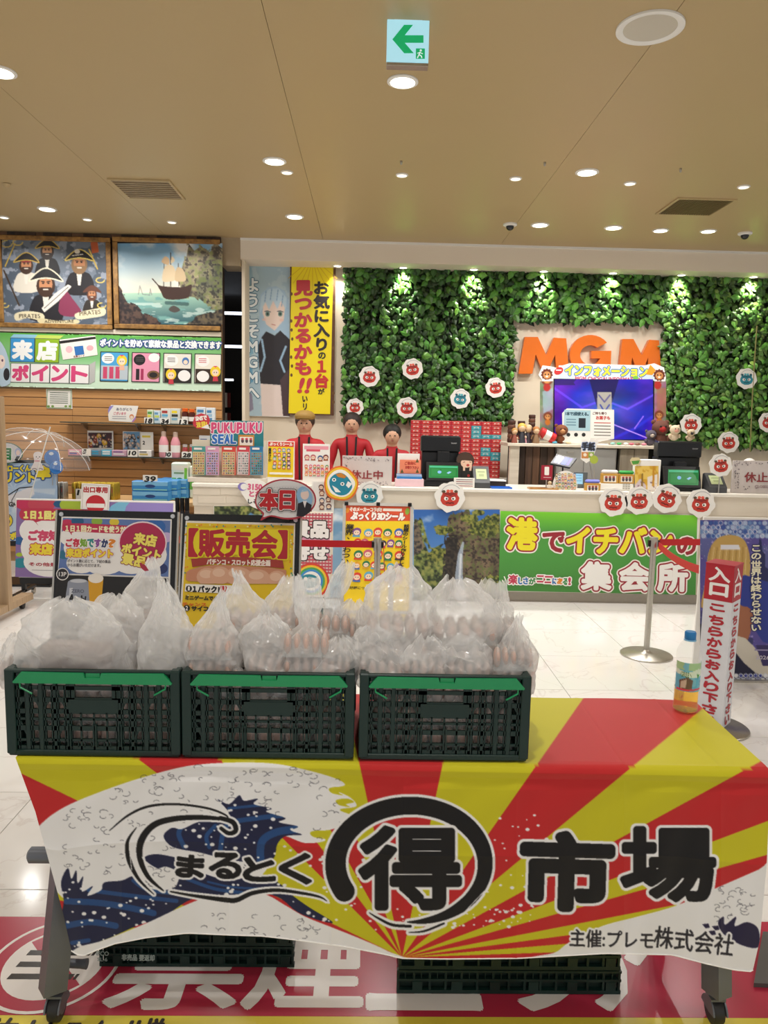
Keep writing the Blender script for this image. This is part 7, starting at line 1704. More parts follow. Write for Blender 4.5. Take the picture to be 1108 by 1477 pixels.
# ------------------------------------------------------------------ belt posts
m_belt = M('red_belt', '#c01a24', .5, var=.04)
def post(x, y, label, top, base=True, r=.019, rb=.165):
    t = thing('belt_post', label, 'barrier post', (x, y, 0), 'belt barrier posts')
    MB().lathe([(rb, 0), (rb, .008), (rb*.97, .012), (rb*.3, .018), (.025, .03), (r, .04)], (x, y, 0), 40).build('base', m_alu, t, smooth=True)
    MB().lathe([(r, .036), (r, top-.075)], (x, y, 0), 20).build('pole', m_alu, t, smooth=True)
    MB().lathe([(r*1.35, top-.078), (r*1.35, top-.004), (r*1.2, top)], (x, y, 0), 20).build('head', m_alu, t, smooth=True)
    MB().box(x-r*1.9, x+r*1.9, y-.012, y+.012, top-.06, top-.018, bev=.003).build('belt_slot', m_black, t); return t
def belt(a, b, sag, label, w=.042):
    n = 14; m = MB(); pts = [np.array(a)*(1-i/n)+np.array(b)*i/n+np.array([0, 0, -sag*4*(i/n)*(1-i/n)]) for i in range(n+1)]
    for p0, p1 in zip(pts[:-1], pts[1:]): m.beam(p0, p1, .0018, w)
    o = m.build('barrier_belt', m_belt, None); tag(o, label, 'belt', 'red barrier belts'); return o
pR = F(930, 945); tR = P(943, 775, pR[1])[2]
post(pR[0]+.01, pR[1], 'steel belt post with round base standing on the white floor', tR)
pL = P(545, 780, 4.45); tL = P(545, 776, 4.45)[2]
post(pL[0], 4.45, 'steel belt post in front of the yellow poster stand', tL)
post(P(565, 820, 4.9)[0], 4.95, 'short dark-headed belt post behind the first, mostly hidden by bags', P(565, 822, 4.95)[2])
belt((P(240, 780, 4.5)[0], 4.5, tL-.04), (pL[0]-.036, 4.452, tL-.04), .004, 'red belt running left from the middle post')
belt((pL[0]+.036, 4.452, tL-.04), (P(562, 830, 4.93)[0]-.03, 4.93, P(562, 832, 4.95)[2]-.03), .02, 'short red belt slanting down right of the middle post')
belt((pR[0]+.046, pR[1]+.002, tR-.032), (3.4, pR[1]+.25, tR-.02), .006, 'upper red belt running level to the right edge')
# entrance pillar: printed sleeve over a post
ec = F(1058, 1050); Yc = F(1050, 1052)[1]-.03
A_, B_, C_ = P(1013, 813, Yc), P(1053, 818, Yc), P(1066, 812, Yc+.14)
Yc = Yc-.03; xa, xb = P(1013, 900, Yc+.08)[0], P(1064, 900, Yc+.08)[0]; sx = .155; zt = P(1035, 817, Yc)[2]
t = thing('entrance_pillar', 'square red and white entrance pillar lettered in Japanese at the right', 'sign pillar', ((xa+xb)/2, Yc+sx/2, 0))
MB().lathe([(.165, 0), (.165, .008), (.16, .012), (.05, .018), (.03, .03)], ((xa+xb)/2+.01, Yc+sx/2, 0), 40).build('base', m_alu, t, smooth=True)
rot = math.radians(-43)
def rc(x, y):
    cx_, cy_ = (xa+xb)/2, Yc+sx/2; c_, s_ = math.cos(rot), math.sin(rot); return (cx_+(x)*c_-(y)*s_, cy_+(x)*s_+(y)*c_)
hs = .066
q = [rc(-hs, -hs), rc(hs, -hs), rc(hs, hs), rc(-hs, hs)]
m_ = MB(); m_.slab([(a, b, .03) for a, b in q], (0, 0, zt-.03-.0)).build('sleeve', M('sleeve_white', '#dcdde2', .4), t)
MB().slab([(a, b, zt) for a, b in [rc(-hs*1.03, -hs*1.03), rc(hs*1.03, -hs*1.03), rc(hs*1.03, hs*1.03), rc(-hs*1.03, hs*1.03)]], (0, 0, .006)).build('cap', M('cap_red', '#b02434', .4), t)
def face(q0, q1, nrm, name, dx0):
    q0 = np.array([*q0, 0.]); q1 = np.array([*q1, 0.]); pr = Print(lambda u, v: q0*(1-u)+q1*u+np.array([0, 0, zt-v]), nrm, lift=.0006, tilt=0)
    zr = .155*1.0
    pr.poly([(0, 0), (1, 0), (1, zr*1.12), (0, zr*1.12)], '#b3202f')
    def tx(ch, u0, u1, v0, v1, col, b):
        gq, tr, _, _ = glyph(ch); qq = np.stack([u0+gq[:, 0]*(u1-u0), v0+gq[:, 1]*(v1-v0)], 1)
        for k in range(9):
            a = 2*PI*k/8; o_ = (0, 0) if k == 8 else (b*math.cos(a)/sx/.94, b*math.sin(a)); pr.h += .00001
            pr._put([(a_+o_[0], b_+o_[1]) for a_, b_ in qq], [tuple(f) for f in tr.tolist()], col)
        pr.h += pr.step
    tx('入', .14, .86, .012, .078, '#f2f0ee', .003); tx('口', .2, .82, .092, .148, '#f2f0ee', .004)
    H = (zt-.03-zr*1.12-.03)
    st = 'こちらからお入り下さい'
    for i, ch in enumerate(st):
        v0 = zr*1.12+.02+i*.056; tx(ch, .26, .76, v0, v0+(.042 if ch not in 'こ' else .03), '#b3202f', .0032)
    pr.build(name, t)
n0 = np.array([q[1][1]-q[0][1], -(q[1][0]-q[0][0]), 0]); n0 = n0/np.linalg.norm(n0); face(q[0], q[1], n0, 'front_lettering', 0)
n1 = np.array([q[2][1]-q[1][1], -(q[2][0]-q[1][0]), 0]); n1 = n1/np.linalg.norm(n1); face(q[1], q[2], n1, 'side_lettering', 0)
belt((pR[0]+.03, pR[1]-.03, tR-.045), (q[0][0]+.01, q[3][1]-.0, zt-.05), .02, 'lower red belt running from the round-based post to the entrance pillar')

# large anime-style panel at the right: plain stand-in
Ya = 4.2; X0, X1, Z0, Z1 = frame_px(1006, 745, 1190, 993, Ya)
Z0 = .012
t = thing('picture_stand', 'dark blue poster panel with gold shapes and white vertical lettering behind the pillar', 'poster stand', ((X0+X1)/2, Ya, 0))
MB().box(X0, X1, Ya, Ya+.015, Z0, Z1, bev=.003).build('panel', m_paper, t); MB().box(X0, X1, Ya-.03, Ya+.05, 0, .012).build('foot', m_alu, t)
c = Canvas(1010, 750, 1170, 985, .8, '#3d4590')
k = np.clip((c.gy-750)/230, 0, 1)[..., None]; c.a = c.c('#6a6fae')*(1-k)+c.c('#2b2a5c')*k; nz = c.noise(30, 41); c.put(nz > .58, '#5a4f9c'); c.put(c.noise(3, 42) > .74, '#b9a8e0')
for r_ in range(4):
    for q_ in range(26):
        x, y = 1012+q_*7+(r_ % 2)*3.5, 755+r_*6.2; c.ell(x, y, 3.4, 3.4, random.choice(('#c9d3e6', '#8fb4d8', '#4a6fb0', '#dfe6f2', '#2f4a9c'))); c.ell(x, y, 2.4, 2.4, random.choice(('#6f8fc4', '#3a5aa8', '#aebfdd')))
c.poly([(1095, 778), (1098, 778), (1100, 796), (1104, 800), (1104, 818), (1110, 822), (1110, 842), (1086, 842), (1086, 822), (1090, 818), (1090, 800), (1094, 796)], '#23275c')
c.poly(sm([(1018, 840), (1022, 800), (1034, 778), (1055, 772), (1074, 780), (1082, 805), (1081, 835), (1074, 862), (1064, 876), (1030, 870), (1012, 876)], 4), '#c9a45a')
for k_ in range(12): c.stroke([(1026+k_*4.6, 790), (1020+k_*5, 830), (1018+k_*5.2, 866)], 1.3, ('#a8823c', '#e0c486')[k_ % 2])
c.poly([(1040, 786), (1066, 786), (1068, 793), (1040, 793)], '#e6e6ee'); c.poly(sm([(1060, 850), (1080, 850), (1088, 880), (1078, 925), (1060, 930), (1056, 890)], 3), '#a5684a'); c.poly(sm([(1064, 830), (1110, 840), (1170, 850), (1170, 930), (1100, 925), (1085, 880), (1066, 870)], 3), '#2a3a94')
c.poly(sm([(1010, 900), (1060, 920), (1120, 965), (1170, 970), (1170, 985), (1010, 985)], 3), '#191a3a'); c.poly(sm([(1052, 925), (1075, 920), (1112, 960), (1150, 985), (1090, 970)], 3), '#d6cfc0'); c.poly([(1090, 930), (1170, 930), (1170, 960), (1100, 960)], '#3a2f66')
for r_ in range(2):
    for q_ in range(24): x, y = 1013+q_*7+(r_ % 2)*3.5, 974+r_*6.2; c.ell(x, y, 3.3, 3.3, '#dfe3ee'); c.ell(x, y, 2.1, 2.1, random.choice(('#f4f4f6', '#2f3a9c', '#cfd6e6')))
c.panel('poster_picture', onY(Ya), t)
pr = Print(onY(Ya), lift=.002); pr.vtext('この世界は終わらせない', 1083, 785, 15, 126, '#f2ecd0', .5, edges=[(1.8, '#2a2f66')]); pr.text('2026年春', 1090, 944, 40, 7, '#cfc8d8', .2); pr.rect(1088, 936, 60, 2, '#9a92b8'); pr.build('lettering', t)

# ------------------------------------------------------------------ staff (faces are blurred away in the photo)
def person(x, y, H, label, hair_col, cap=None, lean=0.0, arms=((.10, .22), (.10, .22)), skin='#c99c80', turn=0.0, shirt='#b3202a'):
    t = thing('person', label, 'person', (x, y, 0)); s = H/1.68
    bm = bmesh.new(); sk = bm.verts.layers.skin.verify()
    def V(px, py, pz, r, r2=None):
        v = bm.verts.new((px*s, py*s, pz*s)); v[sk].radius = (r*s, (r2 or r)*s); return v
    L = lean
    pel = V(0, 0, .92, .125, .10); ab = V(0, -L*.2, 1.08, .115, .09); ch = V(0, -L*.6, 1.27, .145, .10); nb = V(0, -L, 1.405, .075, .065); nk = V(0, -L*1.15, 1.455, .056, .056); hd = V(0, -L*1.35-.005, 1.54, .078, .088); tp = V(0, -L*1.4, 1.61, .055, .06)
    for a, b in ((pel, ab), (ab, ch), (ch, nb), (nb, nk), (nk, hd), (hd, tp)): bm.edges.new((a, b))
    for sx, (ay, az) in zip((-1, 1), arms):
        sh = V(sx*.165, -L*.75, 1.36, .06); el = V(sx*.235, -L-.03, 1.10, .043); wr = V(sx*.19, -L-ay-.14, 1.02, .028); hn = V(sx*.17, -L-ay-.20, 1.02, .03, .018)
        bm.edges.new((ch, sh)); bm.edges.new((sh, el)); bm.edges.new((el, wr)); bm.edges.new((wr, hn))
        for k in range(4):
            f0 = V(sx*(.17+.018*(k-1.5)), -L-ay-.235, 1.018, .009); f1 = V(sx*(.17+.022*(k-1.5)), -L-ay-.275+abs(k-1.5)*.006, 1.005, .0075); bm.edges.new((hn, f0)); bm.edges.new((f0, f1))
        th = V(sx*.137, -L-ay-.205, 1.02, .0095); th2 = V(sx*.127, -L-ay-.235, 1.015, .008); bm.edges.new((hn, th)); bm.edges.new((th, th2))
        hp = V(sx*.09, 0, .86, .088); kn = V(sx*.10, -.01, .48, .058); an = V(sx*.10, .01, .09, .038); ft = V(sx*.11, -.09, .045, .036, .035)
        bm.edges.new((pel, hp)); bm.edges.new((hp, kn)); bm.edges.new((kn, an)); bm.edges.new((an, ft))
    me = bpy.data.meshes.new('body'); bm.to_mesh(me); bm.free()
    o = link_mesh('body', me, t); md = o.modifiers.new('skin', 'SKIN'); me.skin_vertices[0].data[0].use_root = True; o.modifiers.new('sub', 'SUBSURF').levels = 2; o.modifiers['sub'].render_levels = 2
    dg = bpy.context.evaluated_depsgraph_get(); m2 = bpy.data.meshes.new_from_object(o.evaluated_get(dg)); o.modifiers.clear(); o.data = m2
    mats = [M('skin'+skin[1:], skin, .5), M('red_happi'+shirt[1:], shirt, .6, var=.1), M('black_trousers', '#1d1c20', .7)]
    m2.materials.clear(); [m2.materials.append(m_) for m_ in mats]
    for p_ in m2.polygons:
        c_ = p_.center/s; p_.use_smooth = True
        if c_.z > 1.44 or (abs(c_.x) > .1 and c_.y < -L-.16 and .93 < c_.z < 1.12): p_.material_index = 0
        elif c_.z > .80: p_.material_index = 1
        else: p_.material_index = 2
    hy = -L*1.35*s
    hc_ = M('hair'+hair_col[1:], hair_col, .6)
    hm = MB(); hm.ball((x, y+hy+.018*s, 1.58*s), (.10*s, .108*s, .10*s), 18, 12); hm.build('hair', hc_, t, smooth=True)
    MB().ball((x, y+hy-.016*s, 1.545*s), (.078*s, .088*s, .098*s), 18, 12).build('face', mats[0], t, smooth=True)
    for sx in (-1, 1):
        MB().ball((x+sx*.026*s, y+hy-.099*s, 1.553*s), (.010*s, .006*s, .006*s), 8, 6).build('eye', m_black, t, smooth=True); MB().ball((x+sx*.072*s, y+hy, 1.545*s), (.018*s, .018*s, .025*s), 8, 6).build('ear', mats[0], t, smooth=True)
    MB().ball((x, y+hy-.106*s, 1.53*s), (.010*s, .014*s, .016*s), 8, 6).build('nose', mats[0], t, smooth=True); MB().ball((x, y+hy-.096*s, 1.50*s), (.018*s, .006*s, .005*s), 8, 6).build('mouth', M('lips', '#a85a52', .5), t, smooth=True)
    if cap:
        MB().ball((x, y+hy+.006*s, 1.62*s), (.104*s, .112*s, .065*s), 18, 10).box(x-.06*s, x+.06*s, y+hy-.16*s, y+hy-.07*s, 1.605*s, 1.614*s).build('cap', M('cap'+cap[1:], cap, .6), t, smooth=True)
    lap = MB()
    for sx in (-1, 1): lap.beam((x+sx*.05*s, y-L*.9*s-.075*s, 1.42*s), (x+sx*.035*s, y-.128*s-L*.3*s, .98*s), .02*s, .006*s, up=(0, -1, 0))
    lap.build('collar_band', M('black_band', '#1a181a', .7), t)
    return t
def person_at(px, ptop, Y, **k):
    p = P(px, ptop, Y); return person(p[0], Y, p[2], **k)
person_at(440, 592, 6.95, label='person in red happi coat and tan cap standing behind the counter, leftmost of the staff', hair_col='#3a2b22', cap='#9a7a3c')
person_at(508, 594, 7.34, label='person with dark hair in red happi coat, middle of the three staff', hair_col='#2e2320', arms=((.08, .2), (.14, .2)))
person_at(566, 611, 6.98, label='person with black hair in red happi coat, rightmost staff member before the red boxes', hair_col='#15120f', lean=.04)
# ================================================================== left wall: pictures, banner, shelves, goods
YSf = YS-.016                                        # front face of the slats
m_gilt = wood('gilt_frame', '#6e4e28', '#a87c3e', .5, 25, 25)
def framed(x0, y0, x1, y1, label, canv, cut_right=False):
    X0, X1, Z0, Z1 = frame_px(x0, y0, x1, y1, YSf-.03); X1 = min(X1, xS-.002)
    t = thing('framed_picture', label, 'picture', ((X0+X1)/2, YSf, Z0))
    MB().box(X0, X1, YSf-.024, YSf-.002, Z0, Z1).build('backing', m_dark, t)
    f = .045
    for b_ in ((X0, X1, Z1-f, Z1), (X0, X1, Z0, Z0+f), (X0, X0+f, Z0+f, Z1-f))+(() if cut_right else ((X1-f, X1, Z0+f, Z1-f),)):
        MB().box(b_[0], b_[1], YSf-.045, YSf-.0245, b_[2], b_[3], bev=.006).build('frame_rail', m_gilt, t)
    canv.panel('painting', onY(YSf-.0255), t); return t
# pirates: own generic crew
c = Canvas(3, 344, 157, 468, 1.1, '#4b5664'); k = c.noise(24, 61); c.put(k > .55, '#6b7684'); c.put(c.noise(9, 62) > .63, '#8a92a0')
def pirate(x, y, s, hat='#18161a', trim='#c9a84a', skin='#b97f58', beard='#3a2418', coat='#16141a', scarf=None):
    c.poly(sm([(x-1.6*s, y+3.6*s), (x-1.3*s, y+1.5*s), (x-.5*s, y+1.0*s), (x+.5*s, y+1.0*s), (x+1.4*s, y+1.5*s), (x+1.7*s, y+3.6*s)], 3), coat)
    c.poly([(x-.35*s, y+1.0*s), (x+.35*s, y+1.0*s), (x+.15*s, y+2.6*s), (x-.15*s, y+2.6*s)], '#d8d2c6')
    c.ell(x, y+.15*s, .95*s, 1.15*s, beard); c.ell(x, y, .68*s, .9*s, skin)
    c.poly(sm([(x-.6*s, y+.35*s), (x-.2*s, y+.3*s), (x+.2*s, y+.3*s), (x+.6*s, y+.35*s), (x+.35*s, y+1.1*s), (x, y+1.3*s), (x-.35*s, y+1.1*s)], 3), beard)
    c.stroke([(x-.22*s, y+.52*s), (x+.22*s, y+.52*s)], .13*s, '#e8e0d4')
    for sx in (-1, 1): c.ell(x+sx*.27*s, y-.12*s, .12*s, .08*s, '#1a1210'); c.stroke([(x+sx*.45*s, y-.32*s), (x+sx*.12*s, y-.26*s)], .1*s, '#1a1210')
    if scarf: c.poly([(x-.7*s, y-.35*s), (x+.7*s, y-.35*s), (x+.6*s, y-.6*s), (x-.6*s, y-.6*s)], scarf)
    hp_ = sm([(x-1.7*s, y-.35*s), (x-1.2*s, y-.95*s), (x-.5*s, y-1.5*s), (x+.1*s, y-1.65*s), (x+.7*s, y-1.4*s), (x+1.3*s, y-.9*s), (x+1.75*s, y-.3*s), (x+.8*s, y-.55*s), (x, y-.65*s), (x-.8*s, y-.55*s)], 4)
    c.poly(hp_, hat); c.stroke(hp_+[hp_[0]], .14*s, trim)
for a in (('p', 38, 378, 10), ('p', 68, 360, 9.5), ('p', 116, 378, 10.5)): pass
pirate(68, 362, 10, skin='#b9865c', beard='#2c1c14'); pirate(38, 382, 10.5, scarf='#8c2f2c', coat='#cfc8ba'); pirate(114, 380, 12, hat='#121014', trim='#d9c060', beard='#8a6a48')
c.ell(111, 363, 4, 3.4, '#d9d2c2'); c.stroke([(104, 369), (119, 367)], 1.2, '#d9d2c2')
pirate(66, 410, 14, trim='#e0d8c0', coat='#1b1a20'); pirate(132, 424, 7.5, beard='#5a3222', coat='#2a2420', hat='#5a3222', trim='#5a3222')
c.poly(sm([(84, 448), (92, 418), (104, 430), (118, 452), (98, 456)], 3), '#7c2f4c'); c.poly([(60, 444), (78, 424), (98, 410), (103, 413), (84, 434), (64, 450)], '#dcd8cc'); c.stroke([(64, 444), (98, 414)], 1, '#3a3038'); c.stroke([(6, 390), (28, 440)], 2.2, '#3a2a1c'); c.stroke([(8, 384), (22, 352)], 1.6, '#d0b048'); c.stroke([(128, 360), (140, 388)], 1.8, '#d0b048')
c.poly(sm([(22, 452), (40, 448), (62, 452), (62, 462), (40, 458), (24, 462)], 3), '#d9cfae'); c.poly(sm([(56, 458), (84, 462), (110, 460), (112, 466), (84, 468), (58, 466)], 3), '#cfc49c'); c.poly(sm([(108, 452), (130, 446), (150, 444), (150, 454), (130, 458), (112, 460)], 3), '#d9cfae')
c.put(c.tmask('PIRATES', 28, 452, 30, 6, 0), '#2a2018'); c.put(c.tmask('ADVENTURE', 64, 461, 42, 4, 0), '#2a2018'); c.put(c.tmask('PIRATES', 114, 449, 30, 6, -.1), '#2a2018')
for x, y, r in ((10, 352, 8), (26, 350, 7), (144, 404, 6), (146, 440, 6), (8, 440, 5)): c.stroke([(x+r*math.cos(a), y+r*.6*math.sin(a)) for a in (i*.6 for i in range(9))], 1.6, '#d0b860')
c.poly([(130, 350), (140, 348), (142, 364), (132, 366)], '#b5562c')
framed(-3, 339, 161, 472, 'framed cartoon picture of a crew of pirates, left of the two wall pictures', c)
# ship in a rocky bay
c = Canvas(168, 351, 321, 468, 1.1); k = np.clip((c.gy-351)/72, 0, 1)[..., None]; c.a = c.c('#6fa3cc')*(1-k)+c.c('#e2d9c0')*k
n = c.noise(30, 71, 5, sx=1.6); c.put(np.clip((n-.5)*5, 0, 1)*.85*(c.gy < 425), '#efe6da'); c.put(c.gy > 422+0*c.gx, '#8fb8a4'); k = np.clip((c.gy-422)/46, 0, 1)[..., None]; c.a = np.where((c.gy > 422)[..., None], c.c('#a4c8b0')*(1-k)+c.c('#2c5560')*k, c.a); c.put((c.gy > 424) & (c.noise(6, 72, 3, sx=4) > .57), '#6fa09a'); c.put((c.gy > 436) & (c.noise(5, 73, 3, sx=4) > .6), '#d6e2d8', .6)
m = wavy(c, [(258, 425), (262, 400), (268, 375), (272, 352), (280, 362), (290, 355), (300, 366), (312, 352), (321, 360), (321, 440), (290, 430)], 74, 3); foliage(c, m, 75, ('#6c6454', '#b3a484', '#8f9a5a', '#3f3a34'), 8)
m = wavy(c, [(284, 428), (286, 398), (296, 380), (308, 376), (321, 384), (321, 452), (300, 440)], 76, 3); foliage(c, m, 77, ('#54584a', '#a39a78', '#6f7c40', '#2e2e28'), 7)
m = wavy(c, [(168, 410), (176, 420), (184, 436), (196, 440), (206, 452), (226, 458), (232, 468), (168, 468)], 78, 2); foliage(c, m, 79, ('#241a1c', '#4a3630', '#5c463a', '#171214'), 6)
m = wavy(c, [(270, 468), (284, 456), (300, 452), (321, 446), (321, 468)], 80, 2); foliage(c, m, 81, ('#2e2a28', '#5c5244', '#6f6248', '#1c1a1a'), 6)
c.poly(sm([(226, 408), (232, 412), (262, 414), (276, 410), (274, 422), (268, 430), (240, 431), (232, 420)], 3), '#3a241c'); c.stroke([(228, 411), (220, 402)], 1.4, '#3a241c'); c.stroke([(246, 412), (246, 365)], 1.2, '#3a2c24'); c.stroke([(258, 412), (257, 380)], 1.2, '#3a2c24'); c.stroke([(236, 412), (237, 372)], 1, '#3a2c24')
c.poly(sm([(234, 404), (238, 384), (250, 384), (254, 402), (244, 406)], 3), '#d8c3a0'); c.poly(sm([(252, 403), (255, 386), (264, 389), (268, 404), (258, 406)], 3), '#c9b18c'); c.poly(sm([(233, 378), (238, 370), (244, 374), (243, 382)], 3), '#cfae88'); c.poly(sm([(246, 380), (248, 370), (252, 376)], 3), '#d8c3a0'); c.stroke([(240, 436), (270, 438)], 5, '#1f3a3c', .6); c.poly(sm([(243, 446), (250, 440), (260, 446), (252, 450)], 3), '#4a4440'); c.put(c.smask([(200, 424), (202, 412), (206, 424), (216, 425), (217, 416), (219, 425)], 1.2)*.6, '#6c6a6c')
framed(164, 342, 330, 474, 'framed painting of a sailing ship in a rocky bay, right of the two wall pictures', c, True)
# ledge + green banner
X0, X1, Z0, Z1 = frame_px(-60, 474, 330, 480, YSf)
struct('trim_3', MB().box(-7, xS, YSf-.02, YSf-.0005, P(160, 482, YSf)[2], P(160, 475.5, YSf)[2], bev=.003), m_wwash)
Yb = YSf-.02
z1, z0 = P(160, 483.5, Yb)[2], P(160, 561, Yb)[2]; xl = -5.5
t = thing('wall_banner', 'long green banner about visit points with comic panels below the pictures', 'banner', ((xl+xS)/2, Yb, z0)); MB().box(xl, xS, Yb, Yb+.008, z0, z1).build('panel', M('banner_green', '#8fc79a', .45), t)
c = Canvas(0, 480, 322, 568, .55); yy = (c.gy-480-(c.gx-160)*TILT-3.5)/78; k = np.clip(yy*1.5, 0, 1)[..., None]; c.a = c.c('#58a845')*(1-k)+c.c('#cfe8cf')*k
k3 = np.clip(1-np.abs(yy-.42)/.25, 0, 1)[..., None]; c.a = c.a*(1-k3*.6)+c.c('#5fae62')*k3*.6
zmap = lambda a, b: (lambda p: np.array([min(p[0], xS-.001), p[1], min(max(p[2], z0), z1)]))(P(a, b, Yb-.0005))
c.panel('green_ground', zmap, t, off=(0, -.0008, 0))
pr = Print(onY(Yb-.0005), lift=.002)
tl = lambda x: (x-160)*TILT
def blk(x, y, w, h, col, ch, cc, b=1.4): pr.rect(x, y, w, h, '#3a4a44'); pr.rect(x+.8, y+.8, w-1.6, h-1.6, col); pr.text(ch, x+w*.12, y+h*.14, w*.76, h*.72, cc, b)
pr.poly([(15, 487), (50, 488), (54, 483), (20, 482)], '#8fc4dc'); pr.poly([(50, 488), (86, 489), (92, 484), (54, 483)], '#c2d860')
blk(15, 487, 35.5, 35, '#3a94cf', '来', '#f6f6f4', 1.8); blk(50.5, 488, 35.5, 35, '#8fb524', '店', '#f6f6f4', 1.8)
for i, ch in enumerate('ポイント'): blk(15.5+28.4*i, 523.5+.6*i, 28.4, 28, '#f1eeec', ch, '#d8487c', 1.5)
pr.poly([(129, 526), (138, 521), (137, 550), (129, 554)], '#b9b9b6'); pr.poly([(86, 490), (138, 484), (141, 512), (91, 519)], '#efe9e2'); pr.poly([(86, 492), (138, 485.5), (138.4, 489), (86.6, 496)], '#1f1c1c'); pr.poly([(107, 500), (120, 498.5), (122, 511), (109, 513)], '#2f6fb5'); pr.ell(100, 504, 5, 5, '#e9b9c0'); pr.ell(130, 502, 5, 4, '#e9a9b0'); pr.text('会員カード', 106, 513, 16, 3, '#7c3a2c', .1, t=-.1)
pr.text('ポイントを貯めて素敵な景品と交換できます', 145, 489, 174, 10.5, '#f2f4f0', .6, edges=[(2.2, '#2c4a8c')])
for i, x in enumerate((145, 190.5, 236, 281)):
    y = 507+tl(x)-tl(145); w = 41 if i < 3 else 39; pr.rect(x, y, w, 43, '#1c1a1c'); pr.rect(x+1.2, y+1.2, w-2.4, 40.6, ('#4aa3d8', '#e79ab4', '#e9e4d8', '#ece6d8')[i])
    if i == 0: pr.rect(x+1.2, y+20, w-2.4, 20, '#b9c4cc'); [pr.rect(x+4+9*k_, y+22, 6, 17, '#c9486c') for k_ in range(3)]; pr.ell(x+11, y+10, 9, 7.5, '#f6f4f0')
    if i == 1: pr.ell(x+11, y+11, 8.5, 8, '#1d1a1e'); pr.ell(x+32, y+8, 8, 6.5, '#f6f4f0'); pr.rect(x+6, y+24, 5, 16, '#2a2026'); pr.rect(x+13, y+24, 4, 16, '#a8305a'); pr.ell(x+31, y+33, 9, 6.5, '#7c5a3a'); pr.ell(x+31, y+33, 6, 4, '#26201e')
    if i >= 2: pr.rect(x+1.2, y+22, w-2.4, 20, '#2a2422' if i == 2 else '#38281e'); pr.ell(x+12, y+11, 9.5, 8, '#f6f4f0'); pr.ell(x+(30 if i == 2 else 12), y+33, 9, 8, '#f6f4f0')
    hx_, hy_ = ((x+31, y+13), (x+30, y+22), (x+11, y+31), (x+30, y+26))[i]
    if i != 1: pr.ell(hx_, hy_, 7.5, 8, '#f0cf2a'); pr.ell(hx_, hy_+1.6, 4.8, 4.8, '#f6dcc2'); pr.ell(hx_-1.7, hy_+1.4, .7, 1, '#2a3a5a', 8); pr.ell(hx_+1.7, hy_+1.4, .7, 1, '#2a3a5a', 8); pr.poly([(hx_-3, hy_-8), (hx_+3, hy_-8), (hx_, hy_-5.5)], '#d8486c'); pr.poly([(hx_-4, hy_+14), (hx_-3, hy_+7), (hx_+3, hy_+7), (hx_+4, hy_+14)], '#e8b49a' if i == 0 else '#c93a4a')
    if i == 2: pr.ell(x+32, y+12, 5, 5.5, '#4a7ab8'); pr.ell(x+32, y+13.5, 3.2, 3.2, '#f6dcc2')
    for k_ in range(3): pr.rect(x+6, y+7+2.6*k_, 11, .9, '#5a5456' if i != 3 else '#c9304a')
pr.poly(sm([(-2, 495), (6, 500), (12, 515), (15, 535), (15, 553), (-2, 553)], 3), '#b9cfe0'); pr.ell(2, 522, 6, 10, '#f0dcd2'); pr.ell(4, 520, 1.4, 2, '#6b4a6a'); pr.ell(10, 540, 4.5, 9, '#26242c')
pr.build('banner_print', t)
# notice with a green garland border
t = board('notice_sheet', 67, 561, 104, 589, YSf-.004, 'small white notice with a green leafy border pinned on the slat wall', 'notice', d=.003)
pr = Print(onY(YSf-.004)); pr.rect(67.6, 561.6, 35.8, 27, '#8fa87c'); pr.rect(68.8, 562.8, 33.4, 24.6, '#edeae2')
for k_ in range(6): pr.rect(72, 566+2.9*k_, 26, 1, '#4f6450')
for a in (70, 76, 95, 101): pr.ell(a, 586, 2.2, 1.6, '#7aa04c', 8)
pr.build('notice_print', t)
t = blob_sign(177, 596, [(160, 584), (199.5, 585.5), (196, 600), (190, 609), (157, 607), (156, 598)], YSf-.14, 'thanks_card', 'white handwritten card with lilac ribbons on the upper glass shelf', 'card')
pr = Print(onY(YSf-.14)); pr.poly([(158, 586), (164, 585), (156, 596), (156, 592)], '#9a8fd0'); pr.poly([(190, 608), (196, 600), (196, 604), (192, 609)], '#b07fc0'); pr.text('ありがとう', 168, 588, 22, 4, '#8a8a96', .2); pr.text('ございます', 164, 594, 18, 4, '#d88a96', .2)
for k_ in range(2): pr.rect(162, 600+3*k_, 20, .9, '#a9a6ae')
pr.ell(190, 601, 3.2, 3.6, '#d88a5a'); pr.ell(190, 602, 2.2, 2.4, '#f3dcc8'); pr.build('card_print', t)
# glass shelves on brackets
m_shelf = M('smoked_glass', '#3e4a44', .12, var=.02, alpha=.85)
def shelf(px0, py0, px1, d, label, brs):
    a = P(px0, py0, YSf-d); X1 = P(px1, py0, YSf-d)[0]; z = a[2]
    t = thing('glass_shelf', label, 'shelf', ((a[0]+X1)/2, YSf-d/2, z)); MB().box(a[0], X1, YSf-d, YSf-.006, z-.010, z, bev=.002).build('glass', m_shelf, t)
    for b_ in brs:
        x = P(b_, py0, YSf-d)[0]; MB().slab([(x-.006, YSf-d+.05, z-.0105), (x-.006, YSf-.001, z-.0105), (x-.006, YSf-.001, z-.075), (x-.006, YSf-.03, z-.07)], (.012, 0, 0)).build('bracket', m_alu, t)
    return z
zA = shelf(86, 608, 330, .20, 'upper smoked-glass shelf on the slat wall', (114, 193, 231))
zB = shelf(98, 657, 330, .20, 'lower smoked-glass shelf on the slat wall', (117, 199, 227))
Ysh = YSf-.15
